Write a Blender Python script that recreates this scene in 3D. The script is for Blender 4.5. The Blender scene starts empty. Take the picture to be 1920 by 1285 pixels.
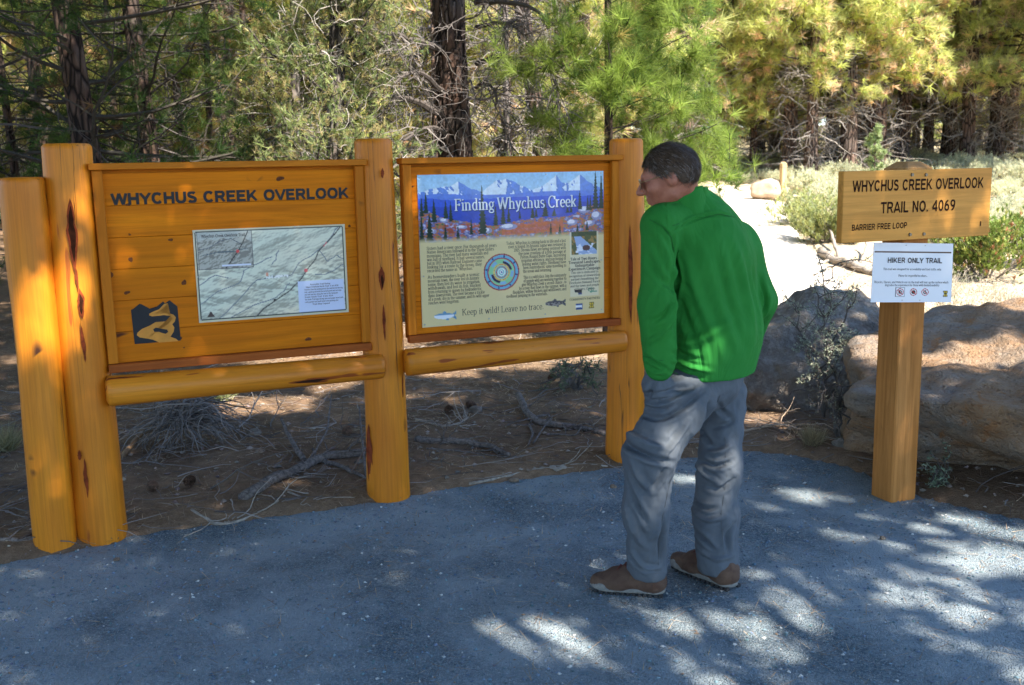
import bpy, math, random
import numpy as np
from mathutils import Vector, Matrix

# ---------------------------------------------------------------- camera, sky, sun, exposure
scene = bpy.context.scene
COL = scene.collection
CAM = np.array([0.0, 0.0, 1.6])
FPX = 1900.0
PITCH = math.radians(9.8); ROLL = math.radians(-1.16)
cd = bpy.data.cameras.new('camera'); cam = bpy.data.objects.new('camera', cd); COL.objects.link(cam)
cam.matrix_world = Matrix.Translation(CAM) @ Matrix.Rotation(math.pi/2-PITCH, 4, 'X') @ Matrix.Rotation(ROLL, 4, 'Z')
cd.sensor_width = 36; cd.lens = 36*FPX/1920; cd.clip_start = 0.05; cd.clip_end = 600
cd.dof.use_dof = True; cd.dof.focus_distance = 4.6; cd.dof.aperture_fstop = 5.0
scene.camera = cam

SUN_AZ = math.radians(140); SUN_EL = math.radians(50)      # azimuth clockwise from +Y
SUN = np.array([math.sin(SUN_AZ)*math.cos(SUN_EL), math.cos(SUN_AZ)*math.cos(SUN_EL), math.sin(SUN_EL)])
w = bpy.data.worlds.new('World'); scene.world = w; w.use_nodes = True
nt = w.node_tree; bg = nt.nodes['Background']
sky = nt.nodes.new('ShaderNodeTexSky'); sky.sky_type = 'NISHITA'; sky.sun_disc = False
sky.sun_elevation = SUN_EL; sky.sun_rotation = SUN_AZ; sky.altitude = 1000; sky.dust_density = 0.2; sky.ozone_density = 4.5
nt.links.new(sky.outputs[0], bg.inputs[0]); bg.inputs[1].default_value = 0.15
sl = bpy.data.lights.new('sun', 'SUN'); so = bpy.data.objects.new('sun', sl); COL.objects.link(so)
sl.energy = 5.0; sl.angle = math.radians(0.53); sl.color = (1.0, 0.94, 0.84)
so.rotation_euler = Vector(SUN).to_track_quat('Z', 'Y').to_euler(); so.location = (6, -8, 12)
scene.view_settings.view_transform = 'Standard'; scene.view_settings.look = 'None'
scene.view_settings.exposure = 1.75; scene.view_settings.gamma = 1.0; scene.view_settings.use_curve_mapping = False
scene.cycles.max_bounces = 8; scene.cycles.diffuse_bounces = 4; scene.cycles.transparent_max_bounces = 4

# ---------------------------------------------------------------- measuring helpers (pixels of the 1920 px photograph -> metres)
_R = np.array((Matrix.Rotation(math.pi/2-PITCH, 3, 'X') @ Matrix.Rotation(ROLL, 3, 'Z')))
def ray(px, py): return _R @ np.array([(px-960)/FPX, -(py-642.5)/FPX, -1.0])
def G(px, py, z=0.0):
    d = ray(px, py); return CAM + d*((z-CAM[2])/d[2])
def D(px, py, y):
    d = ray(px, py); return CAM + d*(y/d[1])
def V3(a): return np.array(a, float)
def nrm(v):
    v = np.asarray(v, float); return v/(np.linalg.norm(v, axis=-1, keepdims=True)+1e-12)
def sstep(a, b, x):
    t = np.clip((x-a)/(b-a), 0, 1); return t*t*(3-2*t)

# ---------------------------------------------------------------- noise in numpy
def _hash(ix, iy, iz, seed):
    h = (ix.astype(np.int64)*374761393 + iy.astype(np.int64)*668265263 + iz.astype(np.int64)*2147483647 + seed*1274126177) & 0xffffffff
    h = ((h ^ (h >> 13))*1274126177) & 0xffffffff
    h = ((h ^ (h >> 16))*2246822519) & 0xffffffff
    return ((h ^ (h >> 15)) & 0xffffff)/float(0xffffff)
def vnoise(P, seed=0):
    P = np.asarray(P, float); i = np.floor(P).astype(np.int64); f = P-i; u = f*f*(3-2*f)
    r = 0
    for dx in (0, 1):
        for dy in (0, 1):
            for dz in (0, 1):
                wgt = (u[..., 0] if dx else 1-u[..., 0])*(u[..., 1] if dy else 1-u[..., 1])*(u[..., 2] if dz else 1-u[..., 2])
                r = r + wgt*_hash(i[..., 0]+dx, i[..., 1]+dy, i[..., 2]+dz, seed)
    return r*2-1
def fbm(P, octv=4, seed=0, gain=0.5):
    P = np.asarray(P, float); a = 1; s = 0; t = 0
    for o in range(octv):
        s = s + a*vnoise(P*(2**o)+o*17.3, seed+o); t += a; a *= gain
    return s/t
def fbm2(x, y, octv=4, seed=0, gain=.5):
    return fbm(np.stack([x, y, np.zeros_like(x)+.5], -1), octv, seed, gain)

# ---------------------------------------------------------------- mesh helpers
def np_mesh(name, V, F, col=None, smooth=False, uv=None):
    """V (n,3), F (m,k) or list of (m,k) arrays"""
    Fs = F if isinstance(F, list) else [F]
    Fs = [np.asarray(f, np.int32) for f in Fs if len(f)]
    me = bpy.data.meshes.new(name); V = np.asarray(V, np.float32)
    me.vertices.add(len(V)); me.vertices.foreach_set('co', V.ravel())
    loops = np.concatenate([f.ravel() for f in Fs]); tot = np.concatenate([np.full(len(f), f.shape[1], np.int32) for f in Fs])
    st = np.concatenate([[0], np.cumsum(tot)[:-1]]).astype(np.int32)
    me.loops.add(len(loops)); me.loops.foreach_set('vertex_index', loops)
    me.polygons.add(len(tot)); me.polygons.foreach_set('loop_start', st)
    me.polygons.foreach_set('use_smooth', np.full(len(tot), bool(smooth)))
    if col is not None:
        c = np.ones((len(V), 4), np.float32); c[:, :3] = col
        a = me.color_attributes.new('tint', 'FLOAT_COLOR', 'POINT'); a.data.foreach_set('color', c.ravel())
    me.update(calc_edges=True)
    return me
class Acc:
    def __init__(s): s.V = []; s.T = []; s.Q = []; s.C = []; s.n = 0
    def add(s, V, T=None, Q=None, c=None):
        V = np.asarray(V, float)
        if len(V) == 0: return
        s.V.append(V)
        if T is not None and len(T): s.T.append(np.asarray(T)+s.n)
        if Q is not None and len(Q): s.Q.append(np.asarray(Q)+s.n)
        if c is None: c = (1, 1, 1)
        c = np.asarray(c, float); s.C.append(np.broadcast_to(c, (len(V), 3)).copy()); s.n += len(V)
    def tube(s, pts, rad, sides=6, c=None, cap=True):
        pts = np.asarray(pts, float); n = len(pts); rad = np.broadcast_to(np.asarray(rad, float), (n,))
        t = np.gradient(pts, axis=0); t = nrm(t)
        ref = V3([0, 0, 1]) if abs(t[0][2]) < .8 else V3([1, 0, 0])
        u = nrm(np.cross(t, ref)); v = np.cross(t, u)
        a = np.arange(sides)*2*math.pi/sides
        ring = pts[:, None, :] + rad[:, None, None]*(np.cos(a)[None, :, None]*u[:, None, :]+np.sin(a)[None, :, None]*v[:, None, :])
        i = np.arange(n-1)[:, None]*sides; j = np.arange(sides)[None, :]; k = (j+1) % sides
        Q = np.stack([i+j, i+k, i+sides+k, i+sides+j], -1).reshape(-1, 4)
        T = []
        if cap and sides >= 3:
            T = [[(n-1)*sides, (n-1)*sides+q, (n-1)*sides+q+1] for q in range(1, sides-1)] + [[0, q+1, q] for q in range(1, sides-1)]
        s.add(ring.reshape(-1, 3), T, Q, c)
    def box(s, x0, x1, y0, y1, z0, z1, c=None, bev=0.0):
        if bev <= 0:
            V = [(x, y, z) for x in (x0, x1) for y in (y0, y1) for z in (z0, z1)]
            s.add(V, None, [(0, 1, 3, 2), (4, 6, 7, 5), (0, 4, 5, 1), (2, 3, 7, 6), (0, 2, 6, 4), (1, 5, 7, 3)], c); return
        b = bev; V = []
        ids = {}
        for ix, x in enumerate((x0, x1)):
            for iy, y in enumerate((y0, y1)):
                for iz, z in enumerate((z0, z1)):
                    sx, sy, sz = (1, -1)[ix], (1, -1)[iy], (1, -1)[iz]
                    ids[ix, iy, iz, 0] = len(V); V.append((x, y+sy*b, z+sz*b))
                    ids[ix, iy, iz, 1] = len(V); V.append((x+sx*b, y, z+sz*b))
                    ids[ix, iy, iz, 2] = len(V); V.append((x+sx*b, y+sy*b, z))
        T = []; Q = []
        for ix in (0, 1):
            for iy in (0, 1):
                for iz in (0, 1): T.append([ids[ix, iy, iz, 0], ids[ix, iy, iz, 1], ids[ix, iy, iz, 2]])
        for e in (0, 1):
            Q.append([ids[e, 0, 0, 0], ids[e, 1, 0, 0], ids[e, 1, 1, 0], ids[e, 0, 1, 0]])
            Q.append([ids[0, e, 0, 1], ids[1, e, 0, 1], ids[1, e, 1, 1], ids[0, e, 1, 1]])
            Q.append([ids[0, 0, e, 2], ids[1, 0, e, 2], ids[1, 1, e, 2], ids[0, 1, e, 2]])
        for p in (0, 1):
            for q in (0, 1):
                Q.append([ids[p, q, 0, 0], ids[p, q, 1, 0], ids[p, q, 1, 1], ids[p, q, 0, 1]])
                Q.append([ids[p, 0, q, 0], ids[p, 1, q, 0], ids[p, 1, q, 2], ids[p, 0, q, 2]])
                Q.append([ids[0, p, q, 1], ids[1, p, q, 1], ids[1, p, q, 2], ids[0, p, q, 2]])
        s.add(V, T, Q, c)
    def mesh(s, name, smooth=False):
        V = np.concatenate(s.V); Fs = []
        if s.T: Fs.append(np.concatenate(s.T))
        if s.Q: Fs.append(np.concatenate(s.Q))
        return np_mesh(name, V, Fs, np.concatenate(s.C), smooth)
def fixn(me):
    import bmesh
    bm = bmesh.new(); bm.from_mesh(me); bmesh.ops.recalc_face_normals(bm, faces=bm.faces); bm.to_mesh(me); bm.free(); return me

def link(name, me, mat=None, parent=None, label=None, cat=None, group=None, kind=None):
    if isinstance(me, Acc): me = me.mesh(name)
    o = bpy.data.objects.new(name, me); COL.objects.link(o)
    if mat is not None and not me.materials: me.materials.append(mat)
    if parent is not None: o.parent = parent
    tag(o, label, cat, group, kind); return o
def tag(o, label=None, cat=None, group=None, kind=None):
    for k, v in (('label', label), ('category', cat), ('group', group), ('kind', kind)):
        if v: o[k] = v
def thing(name, label, cat, loc=(0, 0, 0), rz=0.0, group=None, scale=1.0):
    o = bpy.data.objects.new(name, None); COL.objects.link(o); o.location = loc; o.rotation_euler = (0, 0, rz)
    o.scale = (scale,)*3; o.empty_display_size = .1; tag(o, label, cat, group); return o
def copy_tree(o, loc=None, rz=None, scale=None, label=None, parent=None):
    c = o.copy(); COL.objects.link(c)
    if parent is not None: c.parent = parent
    for ch in [x for x in COL.objects if x.parent == o]: copy_tree(ch, parent=c)
    if loc is not None: c.location = loc
    if rz is not None: c.rotation_euler = (0, 0, rz)
    if scale is not None: c.scale = (scale,)*3 if np.isscalar(scale) else scale
    if label: c['label'] = label
    return c

# ---------------------------------------------------------------- materials
class NT:
    def __init__(s, name):
        s.m = bpy.data.materials.new(name); s.m.use_nodes = True; s.t = s.m.node_tree; s.n = s.t.nodes
        s.b = s.n['Principled BSDF']; s.out = s.n['Material Output']
        s.co = s.n.new('ShaderNodeTexCoord')
    def node(s, typ, **kw):
        n = s.n.new(typ)
        for k, v in kw.items(): setattr(n, k, v)
        return n
    def L(s, a, b): s.t.links.new(a, b)
    def mapn(s, src='Object', scale=(1, 1, 1), rot=(0, 0, 0)):
        m = s.node('ShaderNodeMapping'); m.inputs['Scale'].default_value = scale; m.inputs['Rotation'].default_value = rot
        s.L(s.co.outputs[src], m.inputs[0]); return m.outputs[0]
    def noise(s, vec, scale=5, detail=5, rough=.6, dist=0):
        n = s.node('ShaderNodeTexNoise'); n.inputs['Scale'].default_value = scale; n.inputs['Detail'].default_value = detail
        n.inputs['Roughness'].default_value = rough; n.inputs['Distortion'].default_value = dist
        if vec is not None: s.L(vec, n.inputs['Vector'])
        return n.outputs['Fac']
    def vor(s, vec, scale=5, feature='F1', out='Distance', rnd=1):
        n = s.node('ShaderNodeTexVoronoi', feature=feature); n.inputs['Scale'].default_value = scale
        n.inputs['Randomness'].default_value = rnd
        if vec is not None: s.L(vec, n.inputs['Vector'])
        return n.outputs[out]
    def ramp(s, fac, stops, interp='LINEAR'):
        n = s.node('ShaderNodeValToRGB'); r = n.color_ramp; r.interpolation = interp
        while len(r.elements) < len(stops): r.elements.new(.5)
        for e, (p, c) in zip(r.elements, stops):
            e.position = p; e.color = (c, c, c, 1) if np.isscalar(c) else (*c, 1)
        s.L(fac, n.inputs[0]); return n.outputs[0]
    def mix(s, fac, a, b, mode='MIX'):
        n = s.node('ShaderNodeMix', data_type='RGBA', blend_type=mode)
        for sock, v in ((n.inputs[0], fac), (n.inputs[6], a), (n.inputs[7], b)):
            if hasattr(v, 'links') or isinstance(v, bpy.types.NodeSocket): s.L(v, sock)
            elif sock == n.inputs[0]: sock.default_value = v
            else: sock.default_value = (*v, 1)
        return n.outputs[2]
    def math(s, op, a, b=0.0, clamp=False):
        n = s.node('ShaderNodeMath', operation=op, use_clamp=clamp)
        for sock, v in ((n.inputs[0], a), (n.inputs[1], b)):
            if isinstance(v, bpy.types.NodeSocket): s.L(v, sock)
            else: sock.default_value = v
        return n.outputs[0]
    def attr(s, name='tint'):
        n = s.node('ShaderNodeAttribute'); n.attribute_name = name; return n.outputs['Color']
    def rnd(s):
        return s.node('ShaderNodeObjectInfo').outputs['Random']
    def bump(s, h, strength=.5, dist=.01, normal=None):
        n = s.node('ShaderNodeBump'); n.inputs['Strength'].default_value = strength; n.inputs['Distance'].default_value = dist
        s.L(h, n.inputs['Height'])
        if normal is not None: s.L(normal, n.inputs['Normal'])
        return n.outputs[0]
    def done(s, color=None, rough=.7, normal=None, spec=.3, **kw):
        if color is not None:
            if isinstance(color, bpy.types.NodeSocket): s.L(color, s.b.inputs['Base Color'])
            else: s.b.inputs['Base Color'].default_value = (*color, 1)
        if isinstance(rough, bpy.types.NodeSocket): s.L(rough, s.b.inputs['Roughness'])
        else: s.b.inputs['Roughness'].default_value = rough
        s.b.inputs['Specular IOR Level'].default_value = spec
        if normal is not None: s.L(normal, s.b.inputs['Normal'])
        for k, v in kw.items(): s.b.inputs[k].default_value = v
        return s.m

def mat_leaf(name, base=None, trans=.35, var=.35, rough=.5):
    t = NT(name)
    c = t.attr() if base is None else t.mix(1.0, base, t.attr(), 'MULTIPLY')
    hv = t.node('ShaderNodeHueSaturation'); t.L(c, hv.inputs['Color'])
    v = t.math('ADD', t.math('MULTIPLY', t.rnd(), var), 1-var/2); t.L(v, hv.inputs['Value'])
    t.done(hv.outputs[0], rough, spec=.35)
    tr = t.node('ShaderNodeBsdfTranslucent'); t.L(hv.outputs[0], tr.inputs[0])
    mx = t.node('ShaderNodeMixShader'); mx.inputs[0].default_value = trans
    t.L(t.b.outputs[0], mx.inputs[1]); t.L(tr.outputs[0], mx.inputs[2]); t.L(mx.outputs[0], t.out.inputs[0])
    return t.m
def mat_log(name, c1, c2, streak, scale=(1, 1, 1), axis='Z', sheen=.28, k=1.0, red=.70):
    """peeled, oiled pine log; grain runs along the local axis"""
    t = NT(name); A = {'X': 0, 'Y': 1, 'Z': 2}[axis]
    def sc(a, b): v = [a, a, a]; v[A] = b; return tuple(v)
    rnd = t.rnd()
    cadd = t.node('ShaderNodeVectorMath', operation='ADD'); t.L(t.co.outputs['Object'], cadd.inputs[0])
    cmb = t.node('ShaderNodeCombineXYZ')
    for i in range(3): t.L(t.math('MULTIPLY', rnd, 37.0+11*i), cmb.inputs[i])
    t.L(cmb.outputs[0], cadd.inputs[1]); base = cadd.outputs[0]
    def mp(s3):
        m = t.node('ShaderNodeMapping'); m.inputs['Scale'].default_value = s3; t.L(base, m.inputs[0]); return m.outputs[0]
    big = t.noise(mp(sc(5, 1.6)), 1.0, 3, .5)
    grain = t.noise(mp(sc(70, 2.2)), 1.0, 5, .65, .3)
    col = t.mix(t.ramp(big, [(.3, 0), (.7, 1)]), c1, c2)
    col = t.mix(t.ramp(grain, [(.35, 0), (.75, .55)]), col, tuple(x*.55 for x in c2))
    st = t.noise(mp(sc(17*k, 2.3*k)), 1.0, 2, .45, .15)
    sm = t.ramp(st, [(red, 0), (red+.025, 1)])
    col = t.mix(t.math('MULTIPLY', sm, .85), col, streak)
    dk = t.ramp(st, [(red+.07, 0), (red+.10, 1)])
    col = t.mix(dk, col, (.035, .012, .006))
    cr = t.noise(mp(sc(26, .55)), 1.0, 3, .4)
    crm = t.ramp(cr, [(.492, 0), (.5, 1), (.508, 0)])
    gate = t.ramp(t.noise(mp(sc(3, .8)), 1.3, 1), [(.5, 0), (.56, 1)])
    crm = t.math('MULTIPLY', crm, gate)
    col = t.mix(crm, col, (.03, .012, .005))
    kn = t.vor(mp(sc(6.5, 2.6)), 1.0, 'F1'); km = t.ramp(kn, [(.07, 1), (.12, .5), (.17, 0)])
    kg = t.ramp(t.noise(mp(sc(4, 4)), 2.0, 1), [(.52, 0), (.56, 1)])
    km = t.math('MULTIPLY', km, kg); col = t.mix(km, col, (.09, .03, .01))
    h = t.math('SUBTRACT', t.math('ADD', t.math('MULTIPLY', grain, .25), t.math('MULTIPLY', big, .8)), t.math('ADD', crm, t.math('MULTIPLY', sm, .25)))
    return t.done(col, .42, t.bump(h, .5, .006), spec=sheen)
def mat_plank(name, c1, c2, axis='X', knots=True, rough=.6, gs=1.0):
    t = NT(name); A = {'X': 0, 'Y': 1, 'Z': 2}[axis]
    def sc(a, b): v = [a, a, a]; v[A] = b; return tuple(v)
    rnd = t.rnd(); cadd = t.node('ShaderNodeVectorMath', operation='ADD'); t.L(t.co.outputs['Object'], cadd.inputs[0])
    cmb = t.node('ShaderNodeCombineXYZ')
    for i in range(3): t.L(t.math('MULTIPLY', rnd, 23.0+7*i), cmb.inputs[i])
    t.L(cmb.outputs[0], cadd.inputs[1]); base = cadd.outputs[0]
    def mp(s3):
        m = t.node('ShaderNodeMapping'); m.inputs['Scale'].default_value = s3; t.L(base, m.inputs[0]); return m.outputs[0]
    g = t.noise(mp(sc(38*gs, 1.7)), 1.0, 6, .7, .6); big = t.noise(mp(sc(7, 1.2)), 1.0, 3, .5)
    col = t.mix(t.ramp(big, [(.3, 0), (.7, 1)]), c1, c2)
    col = t.mix(t.ramp(g, [(.38, 0), (.7, .8)]), col, tuple(x*.6 for x in c2))
    col = t.mix(t.math('MULTIPLY', rnd, .35), col, tuple(x*.6 for x in c1))
    h = g
    if knots:
        kn = t.vor(mp(sc(9, 4.2)), 1.0, 'F1'); km = t.ramp(kn, [(.06, 1), (.12, .55), (.2, 0)])
        kg = t.ramp(t.noise(mp((3, 3, 3)), 3.0, 1), [(.53, 0), (.57, 1)])
        km = t.math('MULTIPLY', km, kg); col = t.mix(km, col, (.10, .03, .012))
    return t.done(col, rough, t.bump(h, .35, .002), spec=.12)
def mat_vcol(name, rough=.45, spec=.4, grime=0.0):
    t = NT(name); c = t.attr()
    if grime:
        n = t.noise(t.mapn(), 9, 5); c = t.mix(t.ramp(n, [(.5, 0), (.8, grime)]), c, (.5, .45, .38))
    return t.done(c, rough, spec=spec)
def mat_plain(name, c, rough=.6, spec=.3, var=.15, sc=20, bumpd=0.0, **kw):
    t = NT(name); n = t.noise(t.mapn(), sc, 4)
    col = t.mix(t.ramp(n, [(.3, 0), (.7, 1)]), tuple(x*(1-var) for x in c), tuple(min(1, x*(1+var)) for x in c))
    return t.done(col, rough, t.bump(n, .4, bumpd) if bumpd else None, spec, **kw)
def mat_bark(name, c1, c2, c3, sc=1.0, bd=.03):
    t = NT(name); m = t.mapn(scale=(1, 1, .28))
    v = t.vor(m, 14*sc, 'DISTANCE_TO_EDGE'); n = t.noise(m, 22*sc, 6, .7); big = t.noise(t.mapn(), 2.2, 3)
    col = t.mix(t.ramp(n, [(.35, 0), (.65, 1)]), c1, c2)
    col = t.mix(t.ramp(big, [(.4, 0), (.65, .8)]), col, c3)
    crack = t.ramp(v, [(0.02, 1), (.16, 0)]); col = t.mix(crack, col, tuple(x*.25 for x in c1))
    h = t.math('ADD', t.ramp(v, [(0, 0), (.3, 1)]), t.math('MULTIPLY', n, .4))
    return t.done(col, .9, t.bump(h, .9, bd), spec=.15)

# ================================================================ TERRAIN
def poly_sd(x, y, P):
    """signed distance to polygon P, negative inside"""
    P = np.asarray(P, float); d = np.full(np.shape(x), 1e9); ins = np.zeros(np.shape(x), bool)
    for i in range(len(P)):
        a = P[i]; b = P[(i+1) % len(P)]; e = b-a
        t = np.clip(((x-a[0])*e[0]+(y-a[1])*e[1])/(e@e+1e-12), 0, 1)
        d = np.minimum(d, np.hypot(x-a[0]-t*e[0], y-a[1]-t*e[1]))
        c = ((a[1] > y) != (b[1] > y)) & (x < (b[0]-a[0])*(y-a[1])/((b[1]-a[1])+1e-12)+a[0]); ins ^= c
    return np.where(ins, -d, d)
APR = [G(*q)[:2] for q in ((-900, 1190), (-300, 1110), (0, 1062), (150, 1037), (260, 1008), (420, 985), (600, 962), (690, 948), (800, 930), (960, 903), (1150, 882), (1260, 862), (1400, 848), (1490, 856),
                           (1580, 878), (1640, 905), (1740, 938), (1850, 968), (1960, 990), (2100, 1010), (2400, 1030))]
APR = APR+[V3([9, -4]), V3([-9, -4])]
def rise(y): return .055*np.maximum(0, np.minimum(y, 38)-8.0)+.02*np.maximum(0, y-38) + .05*np.maximum(0, y-60)*sstep(260, 60, y)
TRC = [(2.0, 8.6), (2.6, 10.5), (3.1, 13.5), (4.0, 17.5), (4.75, 21.4), (5.15, 24.5), (4.6, 26.8), (3.2, 28)]   # trail centre line
def trail_sd(x, y):
    d = np.full(np.shape(x), 1e9); P = [V3(p) for p in TRC]
    for a, b in zip(P[:-1], P[1:]):
        e = b-a; t = np.clip(((x-a[0])*e[0]+(y-a[1])*e[1])/(e@e), 0, 1); d = np.minimum(d, np.hypot(x-a[0]-t*e[0], y-a[1]-t*e[1]))
    return d-1.15
def hgt(x, y):
    x = np.asarray(x, float); y = np.asarray(y, float)
    sd = poly_sd(x, y, APR); sd = sd+.05*fbm2(x*5, y*5, 3, 41)*sstep(.5, .1, np.abs(sd))
    z = np.where(sd < 0, -.04, 0)+sstep(-.08, .16, sd)*.052
    out = sstep(.0, .5, sd)
    z = z + out*(.028*fbm2(x*1.3, y*1.3, 4, 3)+.02*fbm2(x*5, y*5, 3, 9)) + .018*fbm2(x*9, y*9, 2, 19)*sstep(-.12, .0, sd)
    z = z + rise(y) + sstep(9, 20, y)*.12*fbm2(x*.22, y*.22, 3, 5)
    z = z - .02*sstep(.3, -.2, trail_sd(x, y))*sstep(7, 9, y)
    return z
def H(x, y): return float(hgt(np.array([x]), np.array([y]))[0])
def Gh(px, py):
    """first meeting of the pixel's ray with the terrain"""
    d = ray(px, py); ts = np.concatenate([np.linspace(1.5, 12, 400), np.linspace(12.05, 90, 1200)])/d[1]
    P = CAM+d*ts[:, None]; k = P[:, 2] < hgt(P[:, 0], P[:, 1])
    i = int(np.argmax(k)) if k.any() else len(ts)-1
    return P[i]

def grid_sheet(xs, ys, zf):
    X, Y = np.meshgrid(xs, ys); Z = zf(X, Y); nx = len(xs); ny = len(ys)
    V = np.stack([X, Y, Z], -1).reshape(-1, 3)
    i = np.arange(ny-1)[:, None]*nx+np.arange(nx-1)[None, :]
    return V, np.stack([i, i+1, i+nx+1, i+nx], -1).reshape(-1, 4)
def dens(a, segs):
    out = [a]
    for e, st in segs:
        n = max(1, int(round(abs(e-out[-1])/st))); out += list(np.linspace(out[-1], e, n+1)[1:])
    return np.array(out)
xs = dens(-300, [(-60, 20), (-20, 3), (-8, .6), (-3.2, .08), (4.2, .055), (9, .14), (25, .8), (60, 4), (300, 20)])
ys = dens(-60, [(-6, 6), (2.6, .6), (7.5, .055), (12, .14), (30, .5), (60, 2), (420, 20)])
Vg, Fg = grid_sheet(xs, ys, hgt)
t = NT('forest_soil')
P = t.co.outputs['Object']
n1 = t.noise(P, 1.1, 5, .6); n2 = t.noise(P, 14, 6, .75); n3 = t.noise(P, 90, 4, .7); n4 = t.noise(P, 260, 2, .6)
soil = t.mix(t.ramp(n2, [(.35, 0), (.65, 1)]), (.19, .118, .070), (.32, .205, .125))
soil = t.mix(t.ramp(n1, [(.42, 0), (.6, .6)]), soil, (.10, .066, .042))
soil = t.mix(t.ramp(n3, [(.55, 0), (.72, .7)]), soil, (.34, .24, .16))
soil = t.mix(t.ramp(n4, [(.3, .6), (.45, 0)]), soil, (.06, .04, .03))
sand = t.mix(t.ramp(n2, [(.3, 0), (.7, 1)]), (.50, .37, .25), (.62, .50, .36))
sand = t.mix(t.ramp(n1, [(.5, 0), (.62, .45)]), sand, (.33, .30, .16))
sp = t.node('ShaderNodeSeparateXYZ'); t.L(P, sp.inputs[0])
far = t.math('MULTIPLY', t.ramp(t.math('DIVIDE', t.math('ADD', sp.outputs[1], t.math('MULTIPLY', n1, 2.0)), 20), [(.38, 0), (.48, 1)]),
             t.ramp(t.math('DIVIDE', t.math('ADD', sp.outputs[0], 10), 20), [(.5, 0), (.62, 1)]))
col = t.mix(far, soil, sand); col = t.mix(t.ramp(t.math('DIVIDE', sp.outputs[1], 100), [(.27, 0), (.33, .9)]), col, (.32, .26, .16))
hh = t.math('ADD', t.math('MULTIPLY', n2, 1.0), t.math('MULTIPLY', n3, .5))
M_SOIL = t.done(col, .95, t.bump(hh, .7, .03), spec=.1)
ground = link('ground', np_mesh('ground', Vg, Fg, smooth=True), M_SOIL, kind='structure')

# gravel apron ---------------------------------------------------------------
t = NT('crushed_gravel'); P = t.co.outputs['Object']
vs = t.vor(P, 150, 'F1', 'Color'); vd = t.vor(P, 150, 'F1'); v2 = t.vor(P, 330, 'F1', 'Color'); n1 = t.noise(P, .9, 4, .55, .5); n2 = t.noise(P, 5, 5, .65)
sepr = t.node('ShaderNodeSeparateColor'); t.L(vs, sepr.inputs[0]); sep2 = t.node('ShaderNodeSeparateColor'); t.L(v2, sep2.inputs[0])
g = t.mix(t.ramp(sepr.outputs[0], [(.0, 0), (.8, .6), (1, 1)]), (.056, .090, .116), (.235, .285, .30))
g = t.mix(t.ramp(sep2.outputs[1], [(.90, 0), (.97, .8)]), g, (.50, .48, .45))
g = t.mix(t.ramp(sep2.outputs[0], [(.9, 0), (.96, .5)]), g, (.28, .21, .15))
dust = t.math('ADD', t.math('MULTIPLY', n1, .75), t.math('MULTIPLY', n2, .3))
g = t.mix(t.ramp(dust, [(.44, 0), (.60, .8)]), g, (.325, .37, .385))
h = t.math('ADD', t.math('MULTIPLY', t.ramp(vd, [(0, 1), (.6, 0)]), 1.0), t.math('MULTIPLY', n2, .6))
M_GRAVEL = t.done(g, .85, t.bump(h, .9, .008), spec=.25)
xa = dens(-9, [(-3.2, .6), (3.4, .06), (9, .5)]); ya = dens(-4, [(2, 1), (6.8, .06)])
Va, Fa = grid_sheet(xa, ya, lambda x, y: .004+.010*fbm2(x*.8, y*.8, 3, 31)+.004*fbm2(x*4, y*4, 2, 33))
cen = Va[Fa].mean(1); keep = poly_sd(cen[:, 0], cen[:, 1], APR) < .10
link('gravel_path', np_mesh('gravel_path', Va, Fa[keep], smooth=True), M_GRAVEL, kind='structure')
def gz(x, y): return .004+.010*fbm2(np.asarray(x)*.8, np.asarray(y)*.8, 3, 31)+.004*fbm2(np.asarray(x)*4, np.asarray(y)*4, 2, 33)

# sandy trail beyond the boulders ------------------------------------------
P_ = np.array(TRC); segs = []
for a, b in zip(P_[:-1], P_[1:]):
    n = int(np.linalg.norm(b-a)/.3); segs += [a+(b-a)*k/n for k in range(n)]
segs = np.array(segs)
for _ in range(12): segs[1:-1] = (segs[:-2]+segs[1:-1]*2+segs[2:])/4
tn = nrm(np.gradient(segs, axis=0)); sd_ = np.stack([tn[:, 1], -tn[:, 0]], -1)
acr = np.linspace(-1.05, 1.05, 15); wob = 1+.10*vnoise(np.stack([np.arange(len(segs))*.21, np.zeros(len(segs)), np.zeros(len(segs))], -1), 4)
XY = segs[:, None, :]+sd_[:, None, :]*(acr[None, :, None]*wob[:, None, None])
Z = hgt(XY[..., 0], XY[..., 1])+.030-.05*np.abs(acr/1.05)[None, :]**6
nxx = len(acr); i = np.arange(len(segs)-1)[:, None]*nxx+np.arange(nxx-1)[None, :]
t = NT('trail_sand'); P = t.co.outputs['Object']; n2 = t.noise(P, 12, 6, .7); n1 = t.noise(P, 1.5, 3)
c = t.mix(t.ramp(n2, [(.3, 0), (.7, 1)]), (.56, .48, .38), (.68, .61, .52)); c = t.mix(t.ramp(n1, [(.45, 0), (.65, .5)]), c, (.58, .46, .34))
M_TRAIL = t.done(c, .95, t.bump(n2, .5, .02), spec=.1)
link('trail', np_mesh('trail', np.dstack([XY, Z]).reshape(-1, 3), np.stack([i, i+1, i+nxx+1, i+nxx], -1).reshape(-1, 4), smooth=True), M_TRAIL, kind='structure')

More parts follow.
